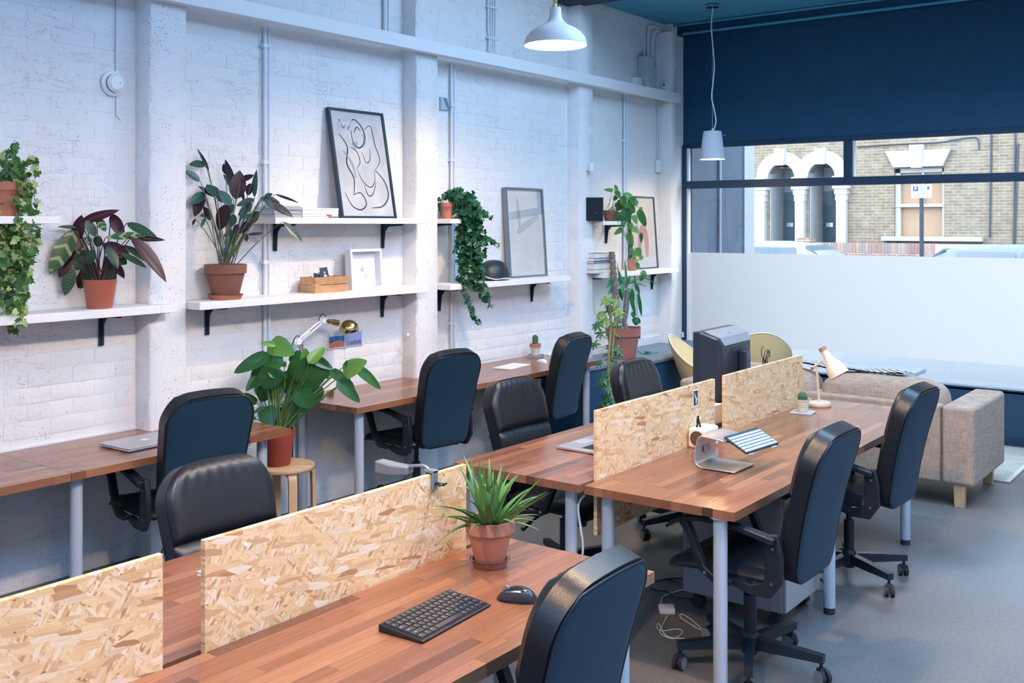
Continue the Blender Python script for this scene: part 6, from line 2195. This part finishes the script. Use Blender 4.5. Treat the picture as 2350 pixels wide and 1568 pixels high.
def ivy(name, label, loc, potspec, strands, w0, mats, size, seed, jit=.05, per=9, tuft=None, tuft_n=0):
    t = thing(name, label, 'plant', loc)
    potspec(t)
    r_ = random.Random(seed)
    leaves = [MB() for _ in mats]
    sb = MB()
    L0 = t.location
    for st_ in strands:
        dw = r_.uniform(-jit, jit)
        P = [at(px, py, w0 + dw + r_.uniform(-.012, .012)) for px, py in st_]
        for p in P:
            p.x = max(p.x, .02)
        sp = spline(P, 8)
        sb.tube([p - L0 for p in sp], .0014, 5)
        ln = sum((sp[i + 1] - sp[i]).length for i in range(len(sp) - 1))
        nlf = max(3, int(ln * per / .1 * .1 / size * .45))
        for q in range(nlf):
            u = (q + r_.random()) / nlf * (len(sp) - 1)
            p = sp[min(int(u), len(sp) - 1)]
            d = Vector((r_.uniform(-1, 1), r_.uniform(-1, 1), r_.uniform(-1.3, .2)))
            n = (CAM - p).normalized() + Vector((r_.uniform(-.8, .8), r_.uniform(-.8, .8), r_.uniform(-.2, .9)))
            pp_ = p + d.normalized() * .008
            pp_.x = max(pp_.x, .02)
            ivy_leaf(leaves[r_.randrange(len(mats))], pp_ - L0, d, n, size * r_.uniform(.65, 1.2))
    for q in range(tuft_n):
        px, py, rx, ry = tuft[r_.randrange(len(tuft))]
        a, b_ = r_.uniform(0, 2 * math.pi), math.sqrt(r_.random())
        p = at(px + rx * b_ * math.cos(a), py + ry * b_ * math.sin(a), w0 + r_.uniform(-.09, .05))
        p.x = max(p.x, .025)
        d = Vector((r_.uniform(-1, 1), r_.uniform(-1, 1), r_.uniform(-1.2, .5)))
        n = (CAM - p).normalized() + Vector((r_.uniform(-.7, .7), r_.uniform(-.7, .7), r_.uniform(-.2, 1)))
        ivy_leaf(leaves[r_.randrange(len(mats))], p - L0, d, n, size * r_.uniform(.7, 1.25))
    for mb, m in zip(leaves, mats):
        o = obj('foliage', mb, m, t, 60)
        o['kind'] = 'stuff'
    obj('stems', sb, mat('ivy_stem', (.14, .10, .06), .8), t)
    return t


IVG = m_leaf('ivy_green', (.075, .19, .045), (.075, .19, .045))
IVP = m_leaf('ivy_pale', (.40, .49, .17), (.40, .49, .17))
IVD = m_leaf('ivy_dark', (.012, .085, .045), (.012, .085, .045), rough=.3)
IVM = m_leaf('ivy_mid', (.030, .135, .055), (.030, .135, .055), rough=.3)
p0 = onx(12, 490, .13)
ivy('trailing_ivy', 'pale variegated ivy trailing down at the left edge', (.13, p0.y, SZU), lambda t: pot(t, .055, .088, .16, TERRA, .008, .04), [
    ((40, 385), (60, 370), (85, 365), (88, 392)), ((30, 380), (28, 345), (34, 322)), ((20, 385), (5, 420), (-5, 520), (5, 640), (12, 700)), ((50, 390), (62, 470), (66, 560), (58, 610)), ((30, 395), (44, 500), (40, 600), (55, 690), (48, 745)),
    ((10, 390), (18, 520), (10, 620), (22, 720), (30, 755)), ((55, 390), (75, 430), (80, 470)), ((45, 390), (70, 470), (85, 540), (70, 580)), ((25, 400), (30, 520), (24, 640), (14, 740)), ((0, 400), (2, 500), (-6, 600), (0, 730)),
    ((35, 395), (52, 530), (62, 600), (66, 640)), ((15, 395), (36, 560), (52, 660), (62, 680)), ((5, 560), (35, 600), (60, 590))], depth((.13, p0.y, 1.8)), (IVG, IVG, IVP), .036, 4, tuft=[(25, 370, 22, 18), (20, 560, 24, 60), (45, 590, 25, 28), (25, 650, 28, 50), (40, 720, 20, 28)], tuft_n=190)
p0 = onx(1028, 500, .12)
ST2 = []
r3 = random.Random(8)
for k_ in range(26):
    x0 = r3.uniform(1035, 1075)
    x1 = x0 + r3.uniform(5, 35)
    yl = r3.choice((540, 560, 580, 600, 610, 640, 665))
    ST2.append(((x0, r3.uniform(436, 460)), (x1, r3.uniform(470, 500)), (x1 + r3.uniform(-6, 14), (480 + yl) / 2), (x1 + r3.uniform(-12, 14), yl)))
ST2 += [((1070, 560), (1078, 620), (1095, 650), (1112, 690)), ((1090, 550), (1100, 600), (1110, 660), (1126, 700)), ((1062, 600), (1066, 660), (1080, 705), (1098, 738)), ((1085, 480), (1110, 490), (1128, 497)), ((1095, 540), (1120, 545), (1140, 560)), ((1035, 445), (1015, 450), (1010, 480)), ((1012, 470), (1015, 490)), ((1066, 640), (1052, 645))]
ivy('trailing_ivy', 'dark green ivy spilling from the short shelf onto the helmet', (.12, p0.y, SZU), lambda t: pot(t, .045, .062, .115, mat('salmon_pot', (.50, .17, .13), .6), .006, .03), ST2, depth((.14, p0.y, 1.8)), (IVD, IVD, IVM), .042, 9, tuft=[(1052, 452, 38, 20), (1085, 490, 26, 32), (1088, 545, 24, 40), (1078, 600, 22, 30)], tuft_n=210)

# --- pothos on the short shelf
PO = m_leaf('pothos_leaf', (.045, .20, .045), (.03, .14, .05), 0, None, 60, (.05, .18, .05), rough=.3)
PO_L = m_leaf('pothos_light', (.16, .38, .10), (.10, .28, .07), 0, None, 60, (.14, .32, .08), rough=.3)
mm4 = {'g': (leaf_me('leaf', .09, .08, 'heart', PO, .25, .2, 9), .09, .08), 'y': (leaf_me('leaf', .09, .08, 'heart', PO_L, .25, .2, 9), .09, .08)}
p0 = onx(1417, 500, .13)
t = thing('potted_pothos', 'green pothos spilling over the short shelf beside the loudspeaker', 'plant', (.14, 7.80, SZU - .012))
pot(t, .04, .058, .095, mat('brown_pot', (.20, .09, .06), .6))
w0 = depth((.18, 7.82, 1.85))
cv = lambda x, y: (1300 + x / 2.613, 380 + y / 2.613)
k = 1 / 2.613
LV = [(270, 150, 224, 142, 26, 'y', 1), (300, 150, 292, 112, 26, 'y', 1), (300, 160, 320, 195, 44, 'g', 1), (350, 185, 400, 178, 46, 'y', 1), (390, 200, 425, 240, 50, 'g', 1), (340, 220, 300, 270, 60, 'g', 1), (330, 200, 360, 250, 60, 'g', 1), (370, 230, 410, 290, 56, 'y', 1),
      (310, 290, 290, 345, 56, 'g', 1), (350, 270, 380, 330, 64, 'g', 1), (440, 285, 478, 370, 48, 'g', 1), (445, 255, 450, 285, 24, 'y', 1), (400, 310, 430, 350, 46, 'y', 1), (330, 310, 345, 370, 50, 'g', 1), (330, 385, 285, 412, 36, 'y', 1), (380, 350, 395, 400, 40, 'y', 1),
      (380, 415, 392, 490, 50, 'y', 1), (445, 415, 452, 465, 24, 'g', 1), (400, 380, 430, 400, 36, 'y', 1), (390, 500, 380, 540, 32, 'y', 1), (420, 505, 450, 545, 46, 'y', 1), (430, 590, 425, 625, 36, 'y', 1), (320, 240, 290, 240, 50, 'g', 1), (360, 300, 400, 260, 50, 'g', 1), (300, 200, 285, 180, 40, 'g', 1), (420, 230, 400, 200, 40, 'g', 1), (345, 340, 330, 300, 46, 'g', 1)]
LV = [(a, b_, c, d, w * k, e, f) for a, b_, c, d, w, e, f in LV]
spec_plant(t, w0, LV, cv, lambda q: mm4[q], (.14, 7.80, SZU + .07), .002, STEM_G, .06)
# small pot with a trailing heart-leaf plant on the lower shelf
p0 = onx(1453, 610, .17)
t = thing('potted_heartleaf', 'little terracotta pot of trailing heart leaves next to the hardbacks', 'plant', (.165, p0.y, SZ))
pot(t, .035, .052, .105, mat('pink_terracotta', (.52, .24, .19), .7), .005, .03)
w0 = depth(t.location)
LV = [(400, 560, 420, 620, 34, 'y', 1), (445, 560, 440, 525, 34, 'y', 1), (460, 660, 440, 690, 40, 'g', 1), (455, 640, 480, 665, 36, 'g', 1), (420, 540, 380, 515, 34, 'g', 1), (395, 885, 410, 915, 34, 'g', 1), (410, 920, 420, 960, 40, 'g', 1), (420, 925, 445, 945, 36, 'g', 1), (430, 970, 445, 990, 24, 'g', 1), (435, 1025, 442, 1040, 16, 'g', 1)]
LV = [(a, b_, c, d, w * k, e, f) for a, b_, c, d, w, e, f in LV]
spec_plant(t, w0, LV, cv, lambda q: mm4[q], (.165, p0.y, SZ + .09), .0015, STEM_G, .03)

# --- yucca on the navy bench
p0 = onz(1428, 828, .67)
t = thing('potted_yucca', 'yucca with a ringed bare trunk in a big terracotta pot on the navy bench', 'plant', (.33, 7.72, .67))
pot(t, .105, .150, .265, mat('yucca_pot', (.33, .13, .10), .75, var=.1), .012, .07)
w0 = depth(t.location)
TRK = mat('yucca_bark', (.20, .17, .15), .9, var=.4, vscale=40, bump=.6, bscale=60)
tr = MB()
c0 = Vector((.30, 7.70, .88)) - t.location
top = at(1404, 578, w0) - t.location
n = 40
rings = []
for i in range(n + 1):
    u = i / n
    c = c0.lerp(top, u)
    r = (.030 + .004 * math.sin(i * 2.2)) * (1.1 - .2 * u)
    rings.append([c + Vector((r * math.cos(2 * math.pi * q / 14), r * math.sin(2 * math.pi * q / 14), 0)) for q in range(14)])
obj('trunk', tr.loft(rings), TRK, t, 50)
c2 = at(1440, 665, w0 + .02) - t.location
tr2 = MB().tube([Vector((.36, 7.74, .88)) - t.location, at(1433, 740, w0 + .02) - t.location, c2], [.024, .022, .020], 12)
obj('trunk', tr2, TRK, t, 50)
YU = m_leaf('yucca_leaf', (.020, .16, .055), (.030, .20, .075), 0, None, 60, (.03, .16, .06), rough=.32)
ym = leaf_me('leaf', .35, .04, 'strap', YU, .35, .18, 10)
cv = lambda x, y: (1340 + x / 6.032, 560 + y / 6.032)
for (bx, by, tx, ty, wd) in ((400, 470, 160, 590, 60), (390, 520, 90, 690, 40), (400, 480, 300, 720, 70), (390, 560, 200, 690, 22), (420, 440, 400, 180, 20), (510, 570, 440, 240, 24), (510, 580, 500, 370, 60), (600, 590, 560, 200, 34), (600, 560, 640, 440, 40), (620, 560, 800, 440, 26),
                             (640, 530, 900, 580, 28), (760, 440, 1040, 545, 22), (600, 640, 610, 1040, 50), (630, 660, 715, 1010, 66), (660, 620, 700, 800, 56), (750, 690, 805, 1020, 60), (700, 520, 790, 720, 60), (560, 600, 720, 660, 22), (490, 620, 540, 800, 60), (540, 560, 430, 470, 30), (520, 560, 560, 740, 60), (590, 600, 520, 430, 40), (620, 520, 700, 460, 40)):
    dw = rp.uniform(-.08, .08)
    a, b_ = at(*cv(bx, by), w0 + .02 + dw * .3), at(*cv(tx, ty), w0 + .02 + dw)
    a.x, b_.x = max(a.x, .27), max(b_.x, .27)
    s = (b_ - a).length / .35
    place(t, ym, .35, a, b_, (CAM - a).normalized() + Vector((rp.uniform(-.4, .4), 0, .5)), min(4, wd / 6.032 * w0 / FPX / (.04 * s)))

# --- umbrella plant on the floor in front of the bench
t = thing('umbrella_plant', 'tall variegated umbrella plant climbing in front of the yucca pot', 'plant', (.86, 6.93, 0))
pot(t, .09, .13, .22, TERRA, .01, .05)
w0 = depth(t.location)
SC_A = m_leaf('umbrella_leaf', (.030, .13, .055), (.045, .17, .06), 0, None, 60, (.06, .18, .09), rough=.3)
SC_B = m_leaf('umbrella_variegated', (.11, .25, .05), (.20, .33, .07), .5, (.42, .46, .14), 90, (.2, .3, .08), rough=.35)
um = {'g': leaf_me('leaf', .085, .030, 'lance', SC_A, .2, .2, 6), 'y': leaf_me('leaf', .085, .034, 'lance', SC_B, .2, .25, 6)}
pts = [(1396, 935), (1397, 880), (1396, 830), (1399, 790), (1402, 750), (1400, 710), (1396, 690)]
P = [Vector((.86, 6.93, .18))] + [at(a, b_, w0) for a, b_ in pts]
obj('stems', MB().tube([p - t.location for p in spline(P, 4)], .011, 8).tube([p - t.location for p in spline([Vector((.84, 6.95, .18)), at(1401, 900, w0 + .03), at(1404, 820, w0 + .03), at(1414, 730, w0 + .03)], 4)], .008, 8), mat('umbrella_stem', (.30, .32, .16), .7), t)
wh = [(1375, 700, 'y'), (1392, 688, 'y'), (1412, 690, 'y'), (1365, 720, 'y'), (1400, 712, 'y'), (1420, 715, 'y'), (1388, 735, 'y'), (1408, 740, 'y'), (1365, 745, 'g'), (1425, 745, 'y'), (1378, 765, 'g'), (1412, 765, 'y'), (1362, 790, 'g'), (1382, 790, 'y'), (1372, 810, 'g'), (1425, 775, 'g'), (1418, 800, 'g'), (1366, 832, 'g'),
      (1385, 822, 'g'), (1412, 832, 'g'), (1420, 812, 'g'), (1375, 855, 'g'), (1405, 860, 'g'), (1385, 872, 'g'), (1372, 880, 'g'), (1395, 890, 'g'), (1365, 905, 'g'), (1380, 915, 'g'), (1398, 910, 'g'), (1375, 930, 'g'), (1390, 935, 'g'), (1408, 920, 'g'), (1360, 925, 'g')]
twig = MB()
for (px, py, kk) in wh:
    dw = rp.uniform(-.12, .12)
    c = at(px, py, w0 + dw)
    c.x = max(c.x, .70)
    stem_p = at(1398, min(py + 14, 930), w0)
    twig.tube([stem_p - t.location, c - t.location], .0022, 5)
    ax = (c - stem_p).normalized() + Vector((0, 0, .5)) + (CAM - c).normalized() * .4
    ax.normalize()
    u_ = ax.orthogonal().normalized()
    v_ = ax.cross(u_)
    nl = 7 if py < 760 else 6
    ll = .062 if py < 770 else .052
    for q in range(nl):
        a_ = 2 * math.pi * q / nl + px
        d = (u_ * math.cos(a_) + v_ * math.sin(a_)) + ax * .1 - Vector((0, 0, .35))
        place(t, um[kk], .085, c, c + d.normalized() * ll * rp.uniform(.85, 1.15), ax + Vector((rp.uniform(-.2, .2), rp.uniform(-.2, .2), .2)), 1.05)
obj('twigs', twig, STEM_G, t)
t = thing('string_lights', 'loose green cord and plug lying on the navy bench', 'cord', (0, 0, 0))
obj('cord', MB().tube(spline([onz(a, b_, .674) for a, b_ in ((1460, 812), (1464, 806), (1475, 812), (1490, 813), (1500, 810), (1508, 810), (1512, 806))], 5), .003, 6), mat('cord_green', (.03, .25, .14), .5), t)
pg = onz(1487, 811, .672)
obj('plug', MB().obox((pg.x, pg.y, .683), (.05, .05, .018)), mat('plug_green', (.02, .30, .14), .5), t, None, .004)

# --- aloe on the foreground desk
p0 = onz(1113, 1300, TT)
t = thing('potted_aloe', 'spiky green aloe in a terracotta pot with glazed saucer on the front desk', 'plant', (2.885, 2.605, TT))
saucer(t, .062, .024, TERRA_G)
pot(t, .047, .078, .142, mat('salmon_terracotta', (.50, .205, .125), .65, var=.06, vscale=6), .007, .038, z=.008)
AL = m_leaf('aloe_leaf', (.17, .34, .085), (.075, .21, .075), 0, None, 60, (.08, .2, .06), rough=.38)
alm = []
for k_, dr in enumerate((-.15, .1, .35, .7)):
    mb = MB()
    rings = []
    for i in range(11):
        u = i / 10
        w = .0125 * (1 - u ** 1.5) + .0007
        th = .0045 * (1 - u) + .0005
        y = .2 * u * (1 - .16 * max(0, dr) * u)
        z = -dr * .2 * u ** 2.2
        rings.append([(-w, y, z + th), (0, y, z + th * .2), (w, y, z + th), (w * .6, y, z - th), (0, y, z - th * 1.6), (-w * .6, y, z - th)])
    alm.append(mb.loft(rings).mesh('leaf', AL, 60))
ra = random.Random(12)
ctr = t.location + Vector((0, 0, .13))
for i in range(60):
    a = i * 2.39996 + ra.uniform(-.3, .3)
    tier = i / 60
    el = R(20 + 62 * (1 - tier) ** .8 + ra.uniform(-12, 10)) if i > 5 else R(ra.uniform(66, 86))
    ln = ra.uniform(.15, .24) if tier < .8 else ra.uniform(.10, .17)
    d = Vector((math.cos(a) * math.cos(el), math.sin(a) * math.cos(el), math.sin(el)))
    b_ = ctr + Vector((math.cos(a), math.sin(a), 0)) * ra.uniform(.004, .045) * (.3 + tier)
    if (b_ + d * ln).x < 2.765 or (b_ + d * ln * .5).x < 2.75:
        continue
    place(t, alm[0 if i < 4 else ra.choice((1, 1, 2, 2, 3))], .2, b_, b_ + d * ln, Vector((0, 0, 1)) if el < R(70) else Vector((math.cos(a), math.sin(a), 1)), 1.05)

# --- cacti
CACT = mat('cactus_green', (.055, .13, .065), .7, var=.2, vscale=60, bump=.5, bscale=200)


def cactus(t, c, r, h, ribs=12, round_=False):
    mb = MB()
    rings = []
    n = ribs * 4
    for i in range(15):
        u = i / 14
        rr = r * (math.sin(math.pi * (.16 + .84 * u)) ** .5 if round_ else (1 if u < .72 else math.sqrt(max(.001, 1 - ((u - .72) / .28) ** 2))))
        rings.append([Vector(c) + Vector((rr * (1 + .07 * math.cos(ribs * 2 * math.pi * q / n)) * math.cos(2 * math.pi * q / n), rr * (1 + .07 * math.cos(ribs * 2 * math.pi * q / n)) * math.sin(2 * math.pi * q / n), h * u)) for q in range(n)])
    obj('cactus', mb.loft(rings), CACT, t, 60)
    sp = MB()
    for q in range(ribs):
        for i in range(1, 9):
            u = i / 9.5
            a = 2 * math.pi * q / ribs
            rr = r * (1.06 if u < .72 or round_ else math.sqrt(max(.001, 1 - ((u - .72) / .28) ** 2)) * 1.06)
            if round_:
                rr = r * 1.06 * math.sin(math.pi * (.16 + .84 * u)) ** .5
            p_ = Vector(c) + Vector((rr * math.cos(a), rr * math.sin(a), h * u))
            sp.add([p_, p_ + Vector((math.cos(a) * .007, math.sin(a) * .007, .003)), p_ + Vector((-math.sin(a) * .0008, math.cos(a) * .0008, 0))], [(0, 1, 2)])
    o = obj('spines', sp, mat('cactus_spine', (.62, .55, .40), .6), t, None)
    o['kind'] = 'stuff'


p0 = onz(1197, 817, Z2)
t = thing('slate_tile', 'grey square tile under the tall cactus on the wall desk', 'tile', (.12, p0.y, Z2), R(25))
obj('tile', MB().box(-.06, .06, -.06, .06, 0, .020), mat('slate', (.20, .23, .28), .6, var=.2), t, None, .002)
obj('felt_pad', MB().box(-.05, .05, -.05, .05, -.0005, .0005), RUBBER, t, None)
t = thing('potted_cactus', 'tall green cactus in a white dipped terracotta pot on a tile', 'plant', (.12, p0.y, Z2 + .020))
pot(t, .028, .042, .088, mat('dipped_white', (.62, .58, .54), .7, var=.12, vscale=30), .003, .028)
obj('rim', MB().lathe([(.0425, .062), (.0455, .064), (.046, .089), (.0375, .089)], 32, caps=False), TERRA, t, 40)
cactus(t, (0, 0, .075), .022, .085, 10)
p0 = onz(971, 856, Z2)
t = thing('potted_cactus', 'tiny dark cactus in an orange pot by the middle chair', 'plant', (.075, p0.y, Z2))
pot(t, .024, .034, .062, mat('orange_pot', (.62, .21, .09), .6), .003, .02)
cactus(t, (0, 0, .050), .024, .032, 10, True)
p0 = onz(1836, 950, TT)
t = thing('slate_tile', 'pale square coaster tile under the round cactus near the cream lamp', 'tile', (p0.x + .005, p0.y + .03, TT), R(8))
obj('tile', MB().box(-.062, .062, -.062, .062, 0, .010), mat('coaster', (.46, .42, .40), .6), t, None, .0015)
obj('felt_pad', MB().box(-.05, .05, -.05, .05, -.0005, .0005), RUBBER, t, None)
t = thing('potted_cactus', 'round spiny cactus in a ribbed cream pot beside the cream lamp', 'plant', (p0.x + .005, p0.y + .03, TT + .010))
prof = [(.028, 0)]
for i in range(6):
    z = .008 + .010 * i
    r = .030 + .0016 * i
    prof += [(r, z), (r + .0012, z + .004), (r, z + .008)]
prof += [(.041, .072), (.037, .072), (.036, .058)]
obj('pot', MB().lathe(prof, 36, caps=False).lathe([(.001, .001), (.028, .001)], 30, caps=False), mat('ribbed_cream', (.66, .60, .46), .6), t, 30)
obj('soil', MB().lathe([(.001, .062), (.037, .061)], 20, caps=False), SOIL, t)
cactus(t, (-.002, 0, .055), .026, .062, 14, True)
